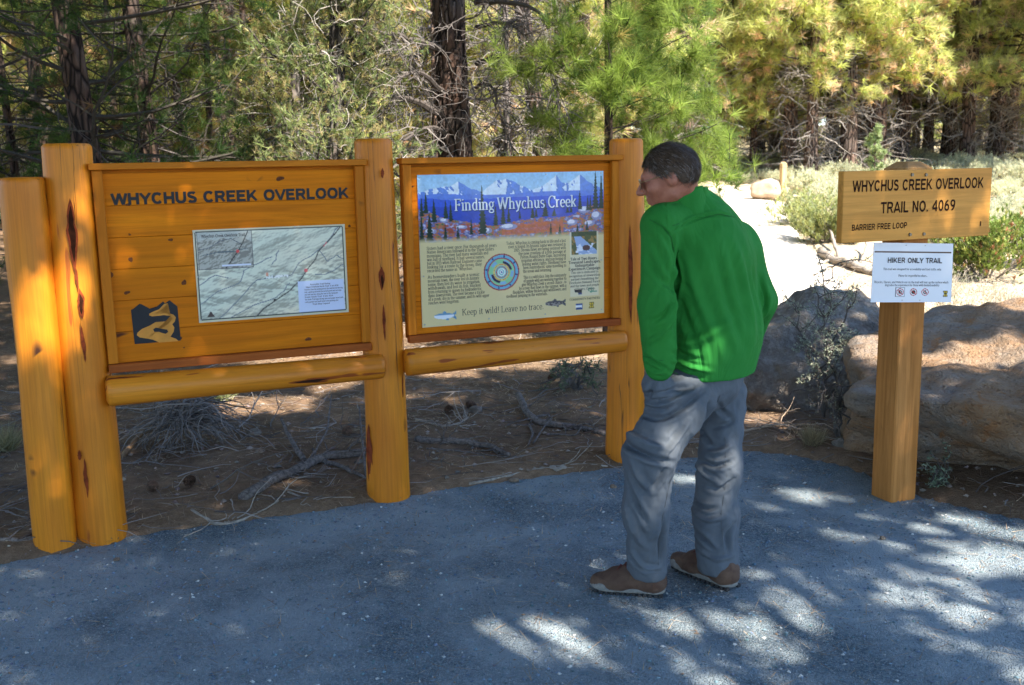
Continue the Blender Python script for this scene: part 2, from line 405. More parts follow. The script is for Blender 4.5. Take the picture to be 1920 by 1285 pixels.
# loose gravel, stuff --------------------------------------------------------
rng = np.random.default_rng(5)
def stones(N, xr, yr, smin_, smax_, seed, test, zf, colf, squash=.6):
    rng = np.random.default_rng(seed)
    x = rng.uniform(*xr, N); y = yr[0]+(yr[1]-yr[0])*rng.random(N)**1.15; k = test(x, y); x = x[k]; y = y[k]; n = len(x)
    s = smin_+(smax_-smin_)*rng.random(n)**2.3
    base = np.array([(1, 0, 0), (-1, 0, 0), (0, 1, 0), (0, -1, 0), (0, 0, 1), (0, 0, -1)], float)
    T = np.array([(0, 2, 4), (2, 1, 4), (1, 3, 4), (3, 0, 4), (2, 0, 5), (1, 2, 5), (3, 1, 5), (0, 3, 5)])
    V = base[None]*(1+rng.uniform(-.35, .35, (n, 6, 1))) + rng.uniform(-.3, .3, (n, 6, 3))
    V[..., 2] *= squash; V *= s[:, None, None]; V[..., 0] += x[:, None]; V[..., 1] += y[:, None]; V[..., 2] += (zf(x, y)+s*.25)[:, None]
    F = T[None]+np.arange(n)[:, None, None]*6
    return V.reshape(-1, 3), F.reshape(-1, 3), np.repeat(colf(rng, n), 6, 0)
def gcol(rng, n):
    c = np.array([.115, .155, .185])*(1+rng.uniform(-.15, .7, (n, 1)))+rng.uniform(-.02, .02, (n, 3))
    w_ = rng.random(n) < .09; c[w_] = [.5, .49, .46]; b_ = rng.random(n) < .05; c[b_] = [.24, .17, .12]; return c
M_STONE = mat_vcol('loose_stone', .85, .2)
v, f, c = stones(36000, (-3.4, 3.4), (2.2, 6.4), .0022, .0085, 8, lambda x, y: (poly_sd(x, y, APR) < .12) & (fbm2(x*1.1, y*1.1, 3, 60)+rng.random(len(x))*.9 > .12), gz, gcol)
link('loose_gravel', np_mesh('loose_gravel', v, f, c), M_STONE, kind='stuff', label='loose crushed stones scattered over the blue grey gravel path', cat='gravel')
def pcol(rng, n):
    return np.array([.24, .19, .15])*(1+rng.uniform(-.5, .7, (n, 1)))+rng.uniform(-.02, .02, (n, 3))
v, f, c = stones(9000, (-4, 7), (4.0, 13), .004, .018, 9, lambda x, y: poly_sd(x, y, APR) > .02, hgt, pcol)
link('pebbles', np_mesh('pebbles', v, f, c), M_STONE, kind='stuff', label='small brown pebbles strewn on the bare soil behind the gravel', cat='pebbles')

# forest litter, stuff -------------------------------------------------------
def needles_litter(N, xr, yr, seed, test, zf, L=(.05, .13), w_=.0011):
    rng = np.random.default_rng(seed); x = rng.uniform(*xr, N); y = rng.uniform(*yr, N); k = test(x, y); x = x[k]; y = y[k]; n = len(x)
    a = rng.uniform(0, 6.28, n); l = rng.uniform(*L, n)/2; ww = w_*(.6+y/5)
    dx = np.cos(a); dy = np.sin(a); z = zf(x, y)+rng.uniform(.003, .014, n)
    V = np.stack([np.stack([x-dx*l-dy*ww, y-dy*l+dx*ww, z], -1), np.stack([x-dx*l+dy*ww, y-dy*l-dx*ww, z], -1), np.stack([x+dx*l, y+dy*l, z+rng.uniform(-.004, .012, n)], -1)], 1)
    c = np.where(rng.random((n, 1)) < .35, [[.46, .33, .20]], [[.24, .165, .11]])*(1+rng.uniform(-.4, .5, (n, 1)))
    return V.reshape(-1, 3), np.arange(n*3).reshape(-1, 3), np.repeat(c, 3, 0)
M_LIT = mat_vcol('dry_litter', .8, .2)
v, f, c = needles_litter(100000, (-5, 6), (4.2, 12), 3, lambda x, y: (poly_sd(x, y, APR) > .0) & (fbm2(x*1.2, y*1.2, 3, 66)+np.random.default_rng(1).uniform(-.5, .5, len(x))+np.where(x > 2, -.35, 0) > -.15), hgt)
link('needle_litter', np_mesh('needle_litter', v, f, c), M_LIT, kind='stuff', label='fallen brown pine needles covering the soil behind the kiosk', cat='pine litter')
v, f, c = needles_litter(2600, (-2.5, 3), (2.3, 5.5), 4, lambda x, y: poly_sd(x, y, APR) < 0, gz, L=(.05, .12))
link('stray_needles', np_mesh('stray_needles', v, f, c), M_LIT, kind='stuff', label='stray pine needles lying on the gravel path', cat='pine litter')

def crooked(p0, d0, L, n, rng, wig=.25, droop=0.0, ground=False):
    pts = [V3(p0)]; d = nrm(V3(d0))
    for i in range(n):
        d = nrm(d+rng.normal(0, wig, 3)*(V3([1, 1, .4]) if ground else 1)+V3([0, 0, droop])); pts.append(pts[-1]+d*L/n)
    return np.array(pts)
A = Acc(); rng = np.random.default_rng(77); cnt = 0
GREY = [(.20, .17, .155), (.14, .12, .105), (.30, .26, .23), (.16, .10, .07), (.10, .08, .07)]
while cnt < 2300:
    x = rng.uniform(-3.6, 2.6); y = 4.25+6.5*rng.random()**1.3
    if float(poly_sd(np.array([x]), np.array([y]), APR)[0]) < .03: continue
    if x > 1.9 and rng.random() < .5: continue
    a = rng.uniform(0, 6.28); L = rng.uniform(.08, .5)*(.6 if rng.random() < .8 else 1.3)
    p = crooked((x, y, H(x, y)+.012), (math.cos(a), math.sin(a), rng.uniform(-.02, .15)), L, 6, rng, .30, -.02, True)
    p[:, 2] = np.maximum(p[:, 2], H(x, y)+.004)
    r = rng.uniform(.0016, .005)*(L/.35)**.4; c_ = GREY[rng.integers(5)]; A.tube(p, np.linspace(r, r*.35, len(p)), 3, c_, False)
    if L > .3:
        for q in range(2):
            b = p[2+q]; aa = a+rng.choice([-1, 1])*rng.uniform(.5, 1.1); A.tube(crooked(b, (math.cos(aa), math.sin(aa), .15), L*.4, 3, rng, .2, 0, True), np.linspace(r*.7, r*.2, 4), 3, c_, False)
    cnt += 1
link('fallen_twigs', A, M_LIT, kind='stuff', label='countless small dead twigs lying on the soil behind the kiosk', cat='twigs')

# ================================================================ LETTERING
def arc(cx, cy, rx, ry, a0, a1, n=7):
    a = np.radians(np.linspace(a0, a1, n)); return [(cx+rx*math.cos(q), cy+ry*math.sin(q)) for q in a]
X = .46
def st(x, y0, y1, s0=1, s1=0):            # upright stem with serifs
    r = [[(x, y0), (x, y1)]]
    if s0: r.append([(x-.105, y0+.012), (x+.105, y0+.012)])
    if s1: r.append([(x-.115, y1-.03), (x, y1-.004)])
    if s1 > 1: r.append([(x-.105, y1-.012), (x+.105, y1-.012)])
    return r
SF = {
 'a': (.44, [arc(.19, .12, .13, .12, 60, 330), [(.22, .26), (.30, .27)], st(.32, 0, .34)[0], arc(.2, .34, .12, .115, 0, 160), [(.32, 0), (.39, .015)]]),
 'b': (.5, st(.1, 0, .7, 0, 1)+[arc(.23, .225, .16, .23, 140, -140, 10)]), 'c': (.43, [arc(.24, .225, .17, .23, 45, 315, 10)]),
 'd': (.52, st(.38, 0, .7, 1, 1)+[arc(.25, .225, .16, .23, 40, 320, 10)]), 'e': (.44, [arc(.23, .225, .165, .23, 0, 315, 11), [(.07, .235), (.39, .235)]]),
 'f': (.31, st(.13, 0, .56)+[arc(.25, .57, .12, .13, 180, 55, 5), [(.03, .45), (.26, .45)]]),
 'g': (.47, [arc(.21, .29, .14, .165, 0, 360, 11), arc(.22, -.09, .17, .1, 0, 360, 11), [(.12, .14), (.09, .08), (.3, .03)], [(.33, .4), (.44, .45)]]),
 'h': (.52, st(.11, 0, .7, 1, 1)+st(.39, 0, .28)+[arc(.25, .28, .14, .17, 0, 150, 6)]), 'i': (.26, st(.13, 0, X, 1, 1)+[[(.13, .585), (.13, .66)]]),
 'j': (.25, [[(.14, X), (.14, -.1), (.02, -.18)], [(.13, .585), (.13, .66)]]), 'k': (.5, st(.11, 0, .7, 1, 1)+[[(.11, .17), (.37, .44)], [(.2, .26), (.4, .01)], [(.3, .01), (.47, .01)], [(.28, .45), (.45, .45)]]),
 'l': (.26, st(.13, 0, .7, 1, 1)), 'm': (.78, st(.11, 0, X, 1, 1)+st(.38, 0, .28)+st(.65, 0, .28)+[arc(.245, .29, .135, .165, 0, 150, 6), arc(.515, .29, .135, .165, 0, 150, 6)]),
 'n': (.53, st(.11, 0, X, 1, 1)+st(.39, 0, .28)+[arc(.25, .28, .14, .17, 0, 150, 6)]), 'o': (.48, [arc(.24, .225, .175, .23, 0, 360, 13)]),
 'p': (.5, st(.1, -.2, X, 1, 1)+[arc(.24, .225, .16, .23, 140, -140, 10)]), 'q': (.5, st(.38, -.2, X, 1, 0)+[arc(.25, .225, .16, .23, 40, 320, 10)]),
 'r': (.36, st(.11, 0, X, 1, 1)+[arc(.25, .3, .13, .15, 150, 60, 5)]), 's': (.37, [arc(.19, .345, .12, .11, 40, 230, 7)+arc(.19, .115, .13, .115, 50, -140, 7)]),
 't': (.31, [[(.13, .6), (.13, .1)], arc(.22, .1, .09, .1, 180, 310, 5), [(.03, .45), (.27, .45)]]), 'u': (.52, [[(.12, X), (.12, .16)], arc(.25, .16, .13, .16, 180, 350, 6)]+st(.39, 0, X, 1, 1)+[[(.04, .445), (.12, .45)]]),
 'v': (.46, [[(.08, .45), (.23, 0)], [(.23, 0), (.38, .45)], [(.01, .45), (.16, .45)], [(.31, .45), (.45, .45)]]),
 'w': (.68, [[(.08, .45), (.21, 0)], [(.21, 0), (.34, .42)], [(.34, .42), (.47, 0)], [(.47, 0), (.61, .45)], [(.01, .45), (.16, .45)], [(.53, .45), (.67, .45)]]),
 'x': (.46, [[(.08, .45), (.38, .01)], [(.38, .45), (.07, .01)]]), 'y': (.47, [[(.08, .45), (.24, .02)], [(.39, .45), (.2, -.1), (.06, -.18)], [(.01, .45), (.16, .45)], [(.31, .45), (.46, .45)]]),
 'z': (.42, [[(.07, .44), (.36, .44)], [(.36, .44), (.06, .01)], [(.06, .01), (.37, .01)]]),
 'A': (.66, [[(.1, 0), (.33, .68)], [(.33, .68), (.56, 0)], [(.18, .24), (.48, .24)], [(.02, .01), (.18, .01)], [(.47, .01), (.64, .01)]]),
 'B': (.58, st(.13, 0, .68, 1, 2)+[arc(.27, .52, .2, .16, 90, -90, 7), arc(.28, .18, .23, .18, 90, -90, 7), [(.13, .67), (.3, .67)], [(.13, .36), (.3, .36)], [(.13, .01), (.3, .01)]]),
 'C': (.62, [arc(.34, .34, .27, .35, 45, 315, 13), [(.56, .68), (.56, .48)]]), 'D': (.68, st(.13, 0, .68, 1, 2)+[arc(.3, .34, .3, .34, 90, -90, 10), [(.13, .67), (.3, .67)], [(.13, .01), (.3, .01)]]),
 'E': (.56, st(.13, 0, .68, 1, 2)+[[(.13, .665), (.48, .665), (.48, .55)], [(.13, .35), (.4, .35)], [(.13, .015), (.5, .015), (.5, .14)]]),
 'F': (.52, st(.13, 0, .68, 1, 2)+[[(.13, .665), (.47, .665), (.47, .54)], [(.13, .34), (.38, .34)], [(.38, .27), (.38, .41)]]),
 'G': (.68, [arc(.35, .34, .28, .35, 45, 320, 13), [(.56, .3), (.56, .06)], [(.46, .3), (.65, .3)]]), 'H': (.72, st(.15, 0, .68, 1, 2)+st(.57, 0, .68, 1, 2)+[[(.15, .35), (.57, .35)]]),
 'I': (.32, st(.16, 0, .68, 1, 2)), 'J': (.36, [[(.2, .68), (.2, .05), (.05, -.06)], [(.1, .67), (.3, .67)]]), 'K': (.66, st(.13, 0, .68, 1, 2)+[[(.13, .28), (.5, .66)], [(.26, .4), (.56, .01)], [(.46, .01), (.65, .01)], [(.4, .67), (.6, .67)]]),
 'L': (.54, st(.13, 0, .68, 1, 2)+[[(.13, .015), (.48, .015), (.48, .15)]]), 'M': (.84, [[(.13, 0), (.13, .66)], [(.14, .66), (.41, .03)], [(.41, .03), (.69, .66)], [(.7, .68), (.7, 0)], [(.04, .01), (.22, .01)], [(.6, .01), (.8, .01)]]),
 'N': (.72, [[(.13, 0), (.13, .66)], [(.13, .66), (.58, .02)], [(.58, .02), (.58, .68)], [(.04, .01), (.22, .01)], [(.49, .67), (.67, .67)]]), 'O': (.7, [arc(.35, .34, .28, .35, 0, 360, 15)]),
 'P': (.54, st(.13, 0, .68, 1, 2)+[arc(.28, .5, .2, .175, 90, -90, 7), [(.13, .67), (.3, .67)], [(.13, .33), (.3, .33)]]), 'R': (.62, st(.13, 0, .68, 1, 2)+[arc(.28, .51, .2, .165, 90, -90, 7), [(.13, .67), (.3, .67)], [(.13, .35), (.3, .35)], [(.3, .34), (.54, .01)], [(.48, .01), (.62, .01)]]),
 'S': (.48, [arc(.25, .51, .17, .17, 40, 240, 8)+arc(.24, .17, .18, .175, 60, -140, 8), [(.41, .66), (.41, .52)], [(.06, .16), (.06, .02)]]),
 'T': (.6, st(.3, 0, .68)+[[(.04, .54), (.04, .665), (.56, .665), (.56, .54)]]), 'U': (.66, [[(.15, .68), (.15, .24)], arc(.34, .24, .19, .24, 180, 360, 8), [(.53, .24), (.53, .68)], [(.06, .67), (.24, .67)], [(.45, .67), (.62, .67)]]),
 'V': (.64, [[(.1, .67), (.32, 0)], [(.32, 0), (.54, .67)]]), 'W': (.92, [[(.1, .67), (.28, 0)], [(.28, 0), (.46, .64)], [(.46, .64), (.64, 0)], [(.64, 0), (.82, .67)], [(.01, .67), (.2, .67)], [(.74, .67), (.91, .67)], [(.38, .67), (.54, .67)]]),
 'Y': (.6, [[(.08, .67), (.3, .3)], [(.52, .67), (.3, .3)], [(.3, .3), (.3, 0)]]), '.': (.2, [[(.1, 0), (.1, .075)]]), ',': (.2, [[(.1, .06), (.07, -.1)]]), '!': (.26, [[(.13, .68), (.13, .2)], [(.13, 0), (.13, .075)]]),
 '-': (.3, [[(.05, .22), (.25, .22)]]), '"': (.3, [[(.1, .68), (.1, .55)], [(.2, .68), (.2, .55)]]), '1': (.42, st(.21, 0, .66, 1, 1)), '2': (.46, [arc(.22, .48, .15, .18, 160, -40, 7)+[(.07, .02)], [(.07, .02), (.4, .02)]]),
 '0': (.46, [arc(.23, .33, .16, .34, 0, 360, 13)]), '5': (.46, [[(.38, .65), (.14, .65)], [(.14, .65), (.12, .38)], arc(.21, .2, .17, .21, 120, -140, 9)]), '8': (.46, [arc(.23, .5, .13, .16, 0, 360, 10), arc(.23, .17, .16, .18, 0, 360, 10)]), ' ': (.25, []),
}
CV = lambda *a: arc(*a)
SS = {'W': (.98, [[(.06, .7), (.27, 0)], [(.27, 0), (.49, .7)], [(.49, .7), (.71, 0)], [(.71, 0), (.92, .7)]]), 'H': (.74, [[(.13, 0), (.13, .7)], [(.61, 0), (.61, .7)], [(.13, .36), (.61, .36)]]), 'Y': (.70, [[(.05, .7), (.35, .3)], [(.65, .7), (.35, .3)], [(.35, .32), (.35, 0)]]),
 'C': (.74, [CV(.38, .35, .26, .29, 38, 322, 15)]), 'U': (.73, [[(.12, .7), (.12, .26)], CV(.365, .27, .245, .21, 180, 360, 11), [(.61, .26), (.61, .7)]]), 'S': (.66, [CV(.33, .505, .20, .135, 25, 262, 10)+CV(.33, .205, .215, .145, 82, -155, 10)]),
 'R': (.74, [[(.13, 0), (.13, .7)], [(.13, .64), (.42, .64)], [(.13, .33), (.42, .33)], CV(.42, .485, .17, .155, 90, -90, 8), [(.40, .33), (.62, 0)]]), 'E': (.66, [[(.13, 0), (.13, .7)], [(.13, .635), (.60, .635)], [(.13, .36), (.56, .36)], [(.13, .065), (.61, .065)]]),
 'K': (.76, [[(.13, 0), (.13, .7)], [(.62, .7), (.16, .24)], [(.30, .40), (.66, 0)]]), 'O': (.80, [CV(.40, .35, .28, .29, 0, 360, 19)]), 'V': (.70, [[(.05, .7), (.35, 0)], [(.35, 0), (.65, .7)]]), 'L': (.62, [[(.13, 0), (.13, .7)], [(.13, .065), (.58, .065)]]),
 'T': (.66, [[(.03, .635), (.63, .635)], [(.33, 0), (.33, .62)]]), 'A': (.74, [[(.06, 0), (.37, .7)], [(.37, .7), (.68, 0)], [(.17, .2), (.57, .2)]]), 'I': (.26, [[(.13, 0), (.13, .7)]]), 'N': (.74, [[(.13, 0), (.13, .7)], [(.13, .68), (.61, .02)], [(.61, 0), (.61, .7)]]),
 'B': (.72, [[(.13, 0), (.13, .7)], [(.13, .64), (.40, .64)], [(.13, .36), (.40, .36)], [(.13, .06), (.42, .06)], CV(.40, .5, .16, .14, 90, -90, 8), CV(.42, .21, .18, .15, 90, -90, 8)]), 'F': (.62, [[(.13, 0), (.13, .7)], [(.13, .635), (.58, .635)], [(.13, .35), (.52, .35)]]),
 'P': (.70, [[(.13, 0), (.13, .7)], [(.13, .64), (.42, .64)], [(.13, .31), (.42, .31)], CV(.42, .475, .17, .165, 90, -90, 8)]), '4': (.66, [[(.46, 0), (.46, .7)], [(.46, .7), (.06, .2)], [(.06, .18), (.60, .18)]]), '0': (.66, [CV(.33, .35, .21, .30, 0, 360, 19)]),
 '6': (.66, [CV(.33, .22, .20, .18, 0, 360, 14), [(.135, .24), (.17, .44), (.28, .58), (.46, .67)]]), '9': (.66, [CV(.33, .48, .20, .18, 0, 360, 14), [(.525, .46), (.49, .26), (.38, .12), (.20, .03)]]), '.': (.28, [[(.14, 0), (.14, .12)]]), ' ': (.36, [])}
def blocky(text, wd):
    """plain bold capitals from strokes of one width -> V (n,3) with a hair of extra lift per stroke, Q, advance"""
    V = []; Q = []; x = 0; n = 0
    for ch in text:
        adv, strokes = SS[ch]
        for s_ in strokes:
            p = np.array(s_, float); d = nrm(np.gradient(p, axis=0)); nn = np.stack([-d[:, 1], d[:, 0]], -1)*wd/2; b = len(V); n += 1
            for a_, c_ in zip(p+nn, p-nn): V += [(a_[0]+x, min(.7, max(0, a_[1])), (n % 7)*6e-5), (c_[0]+x, min(.7, max(0, c_[1])), (n % 7)*6e-5)]
            Q += [(b+2*i, b+2*i+1, b+2*i+3, b+2*i+2) for i in range(len(p)-1)]
        x += adv
    return np.array(V), Q, x
def block_line(acc, text, fn, u0, u1, vb, vt, wd=.13):
    V, Q, adv = blocky(text, wd); x0, x1 = V[:, 0].min(), V[:, 0].max(); acc.add(fn(u0+(V[:, 0]-x0)/(x1-x0)*(u1-u0), vb+V[:, 1]/.7*(vt-vb), .0012+V[:, 2]), None, Q)
def letters(name, text, fn, u0, u1, vb, vt, wd, mat, parent):
    """every letter its own part"""
    V, Q, adv = blocky(text, wd); x0, x1 = V[:, 0].min(), V[:, 0].max(); x = 0
    for ch in text:
        a = SS[ch][0]
        if ch != ' ':
            V, Q, _ = blocky(ch, wd); A = Acc(); A.add(fn(u0+(V[:, 0]+x-x0)/(x1-x0)*(u1-u0), vb+V[:, 1]/.7*(vt-vb), .0012+V[:, 2]), None, Q); link(name, A, mat, parent)
        x += a
def serif(text, thick=.085, thin=.036):
    """-> V (n,2), Q, advance, in em units"""
    V = []; Q = []; x = 0
    for ch in text:
        adv, strokes = SF.get(ch, SF[' '])
        for s_ in strokes:
            p = np.array(s_, float); d = nrm(np.gradient(p, axis=0)); wd = thin+(thick-thin)*np.abs(d[:, 1])**1.3
            nn = np.stack([-d[:, 1], d[:, 0]], -1)*wd[:, None]/2; b = len(V)
            for a_, c_ in zip(p+nn, p-nn): V += [(a_[0]+x, a_[1]), (c_[0]+x, c_[1])]
            Q += [(b+2*i, b+2*i+1, b+2*i+3, b+2*i+2) for i in range(len(p)-1)]
        x += adv
    return np.array(V) if V else np.zeros((0, 2)), Q, x
def sans(text, offset=0.0, spacing=1.0, res=3, shear=0):
    cu = bpy.data.curves.new('lettering', 'FONT'); cu.body = text; cu.offset = offset; cu.space_character = spacing; cu.resolution_u = res; cu.shear = shear
    o = bpy.data.objects.new('lettering', cu); COL.objects.link(o)
    dg = bpy.context.evaluated_depsgraph_get(); me = bpy.data.meshes.new_from_object(o.evaluated_get(dg))
    V = np.array([v.co[:2] for v in me.vertices]); F = [tuple(p.vertices) for p in me.polygons]
    bpy.data.objects.remove(o); bpy.data.curves.remove(cu); bpy.data.meshes.remove(me)
    V = V-V.min(0); return V, F
def tri(F): return [(f[0], f[i], f[i+1]) for f in F for i in range(1, len(f)-1)]

# ---------------------------------------------------------------- small painting kit: colours per vertex of a flat printed sheet
class Paint:
    def __init__(s, W, H_, c):
        s.W, s.H = W, H_; s.x, s.y = np.meshgrid((np.arange(W)+.5)/W, (np.arange(H_)+.5)/H_); s.a = np.ones((H_, W, 3))*np.array(c); s.asp = W/H_
    def pip(s, P):
        return poly_sd(s.x*s.asp, s.y, [(p[0]*s.asp, p[1]) for p in P]) < 0
    def fill(s, mask, c, k=1.0):
        m = (mask*k)[..., None] if mask.dtype != bool else mask[..., None]*k
        s.a = s.a*(1-m)+np.asarray(c)*m
    def line(s, P, wd, c):
        for a, b in zip(P[:-1], P[1:]):
            a = V3(a)*[s.asp, 1]; b = V3(b)*[s.asp, 1]; e = b-a; X_, Y_ = s.x*s.asp, s.y
            t_ = np.clip(((X_-a[0])*e[0]+(Y_-a[1])*e[1])/(e@e+1e-12), 0, 1); s.fill(np.hypot(X_-a[0]-t_*e[0], Y_-a[1]-t_*e[1]) < wd, c)
    def n(s, fx, fy, o=4, seed=0): return fbm2(s.x*fx, s.y*fy, o, seed)
def srgb(r, g, b): return tuple((v/255)**2.2 for v in (r, g, b))

def paint_poster():
    p = Paint(330, 252, srgb(225, 205, 150)); x, y = p.x, p.y
    p.a *= (1+.07*p.n(6, 5, 4, 3))[..., None]
    edge = np.minimum(np.minimum(x, 1-x)*1.3, 1-y); p.fill(sstep(.06, 0, edge), srgb(205, 170, 100), .45)
    top = y < .445
    p.fill(top, srgb(158, 200, 232)); p.fill(top & True, srgb(205, 225, 235), 1) if False else None
    p.a = np.where((y < .16)[..., None], np.array(srgb(150, 198, 235))*(1-y[..., None]*2)+np.array(srgb(220, 232, 235))*y[..., None]*2, p.a)
    def ridge(pts, seed, amp): 
        q = np.array(pts); return np.interp(x[0], q[:, 0], q[:, 1])+amp*fbm2(x[0]*34, x[0]*0+seed, 4, seed)
    R1 = ridge([(0, .12), (.08, .095), (.13, .075), (.16, .08), (.21, .05), (.27, .1), (.33, .12), (.38, .075), (.41, .045), (.44, .05), (.46, .04), (.52, .075), (.6, .12), (.66, .09), (.70, .055), (.735, .025), (.765, .07), (.8, .075), (.84, .045), (.865, .02), (.9, .06), (.96, .1), (1, .13)], 5, .012)
    m = (y > R1[None]) & (y < .2); sl = np.gradient(R1)*330
    sh = p.n(46, 26, 4, 8)+np.clip(sl, -1, 1)[None]*.45+fbm2((x-y*.8)*60, y*9, 3, 2)*.5
    p.a = np.where(m[..., None], np.where((sh < .02)[..., None], srgb(225, 236, 248), np.array(srgb(92, 130, 205))*(1+.25*sh[..., None])), p.a)
    R2 = .135+.02*fbm2(x[0]*7, x[0]*0, 4, 4); p.fill((y > R2[None]) & (y < .3), srgb(88, 125, 215))
    R3 = .165+.022*fbm2(x[0]*5, x[0]*0, 4, 14); p.fill((y > R3[None]) & top, srgb(45, 85, 205)); p.fill((y > .21+.02*fbm2(x*9, y*0, 3, 22)) & top, srgb(40, 70, 180))
    # rocky slope in front
    R4 = np.interp(x[0], [0, .06, .14, .25, .4, .5, .6, .7, .8, .87, .93, 1], [.22, .24, .29, .32, .35, .33, .31, .31, .31, .27, .24, .24])+.012*fbm2(x[0]*40, x[0]*0, 3, 7)
    m = (y > R4[None]) & (y < .445); r = p.n(42, 55, 3, 31); r2 = p.n(90, 120, 2, 33)
    cols = [srgb(215, 205, 222), srgb(150, 150, 190), srgb(95, 100, 150), srgb(190, 110, 70), srgb(120, 125, 80), srgb(60, 70, 70)]
    idx = np.clip(((r*1.3+r2*.7)*3+3).astype(int), 0, 5); base = np.array(cols)[idx]; p.a = np.where(m[..., None], base, p.a)
    p.fill(m & (np.abs(y-.375+.05*(x-.6)) < .035+.02*p.n(12, 20, 3, 9)) & (np.abs(x-.6) < .17), srgb(205, 100, 55), .8)
    p.fill(m & (np.abs(y-.36) < .03) & (x < .36) & (x > .12) & (r2 > .0), srgb(175, 75, 55), .8)
    for cx, cy, rx, ry in ((.89, .265, .035, .024), (.96, .31, .03, .03), (.82, .35, .03, .02), (.13, .3, .02, .016), (.47, .36, .045, .02), (.06, .37, .03, .02), (.35, .38, .03, .02), (.92, .36, .03, .02), (.22, .35, .03, .012)):
        d = np.hypot((x-cx)/rx, (y-cy)/ry); p.fill((d < 1) & (y < .445), srgb(150, 150, 185)); p.fill((np.hypot((x-cx+.2*rx)/rx, (y-cy+.3*ry)/ry) < .7) & (d < 1), srgb(226, 222, 232))
    def tree(cx, y0, y1, wd, c=(18, 48, 36)):
        k = (y-y0)/(y1-y0); hw = wd*np.clip(k, 0, 1)*(.55+.45*np.abs(np.sin(k*math.pi*(4+26*(y1-y0)))))*(1+.5*p.n(220, 150, 2, int(cx*99)))
        p.fill((k > 0) & (k < 1) & (np.abs(x-cx) < hw+.0012), srgb(*c))
    for q in ((.018, .15, .27, .012), (.04, .12, .25, .014), (.08, .16, .31, .016), (.055, .25, .43, .022), (.015, .27, .44, .016), (.14, .17, .29, .014), (.165, .18, .31, .012), (.135, .33, .43, .012), (.33, .08, .40, .024),
              (.27, .3, .4, .01), (.2, .34, .43, .01), (.40, .22, .35, .016), (.44, .2, .34, .016), (.47, .23, .33, .011), (.53, .26, .31, .008), (.6, .22, .31, .013), (.62, .24, .3, .008), (.67, .19, .3, .018), (.72, .25, .3, .016),
              (.795, .22, .28, .01), (.815, .23, .28, .009), (.865, .13, .26, .014), (.91, .17, .27, .010), (.925, .17, .27, .01), (.955, .005, .26, .019), (.988, .03, .26, .016), (.75, .36, .43, .009), (.7, .35, .43, .008), (.85, .36, .43, .01), (.905, .34, .41, .01)): tree(*q)
    p.fill(sstep(.405, .455, y+.01*p.n(30, 30, 3, 5))*(y > .4), srgb(225, 205, 150))
    p.a = np.where((y < .43)[..., None], p.a*(1+.28*p.n(95, 75, 3, 55)+.10*p.n(30, 20, 2, 56))[..., None], p.a)
    # side bar
    p.fill((x > .805) & (x < .97) & (y > .415) & (y < .87), srgb(232, 222, 190), .75)
    m = (x > .815) & (x < .962) & (y > .415) & (y < .575); p.fill(m, srgb(70, 85, 45)); n_ = p.n(60, 50, 3, 71)
    p.fill(m & (n_ > .05), srgb(150, 120, 60)); p.fill(m & (y < .45) & (n_ > -.1), srgb(45, 70, 40)); p.fill(m & (np.abs(x-.855-(y-.46)*.55) < .012+(y-.43)*.35) & (y > .45), srgb(150, 175, 215)); p.fill(m & (n_ > .12) & (y > .5) & (np.abs(x-.9) < .06), srgb(225, 232, 245)); p.fill(m & (np.hypot((x-.90)/.022, (y-.53)/.02) < 1), srgb(70, 40, 50))
    # medallion
    cx, cy = .425, .665; dx = (x-cx)*p.asp; dy = y-cy; r = np.hypot(dx, dy)/.126; an = np.arctan2(dy, dx); ring = lambda a, b: (r >= a) & (r < b)
    p.fill(r < 1, srgb(190, 60, 50)); p.fill(ring(.95, 1.0) & (np.sin(an*44) > .2), srgb(70, 40, 60)); p.fill(r < .93, srgb(105, 175, 205)); p.fill(ring(.8, .92) & (np.sin(an*8) > .93), srgb(30, 60, 120)); p.fill(ring(.76, .79), srgb(95, 50, 110))
    p.fill(ring(.72, .76), srgb(190, 70, 80)); p.fill(r < .72, srgb(140, 205, 150)); p.fill(ring(.52, .68) & (np.sin(an*5+.6) > .2), srgb(130, 180, 215)); p.fill(ring(.46, .6) & (np.cos(2*(an+.8)) > .35), srgb(35, 35, 75))
    p.fill(ring(.36, .47), srgb(225, 205, 120)); p.fill(ring(.41, .43), srgb(190, 60, 60)); p.fill(r < .36, srgb(110, 190, 190)); p.fill(ring(.27, .31), srgb(190, 60, 60)); p.fill(ring(.16, .22), srgb(230, 235, 225)); p.fill(ring(.05, .10), srgb(235, 235, 230)); p.fill(r < .05, srgb(50, 90, 150))
    # two fish
    def fish(cx, cy, L, hgt_, c1, c2, flip, spots):
        u = (x-cx)/L*flip; v_ = (y-cy-.12*(x-cx)*0)/hgt_; body = (np.abs(v_) < np.sqrt(np.clip(1-(u*1.12)**2, 0, 1))*.62) & (np.abs(u) < .88)
        tail = (u > .7) & (u < 1.08) & (np.abs(v_) < (u-.55)*1.7) & (np.abs(v_) > (u-.95)*2); fin = ((np.abs(u-.05) < .16) & (v_ < 0) & (v_ > -1.05+np.abs(u-.05)*2)) | ((np.abs(u-.3) < .12) & (v_ > 0) & (v_ < .95))
        p.fill(fin | tail, c2); p.fill(body, c1); p.fill(body & (v_ < -.15), c2)
        if spots: p.fill(body & (p.n(240, 180, 1, 3) > .1), srgb(50, 50, 60))
    fish(.115, .935, .058, .032, srgb(235, 240, 245), srgb(105, 150, 180), 1, False); fish(.715, .905, .06, .030, srgb(140, 135, 130), srgb(75, 80, 88), 1, True)
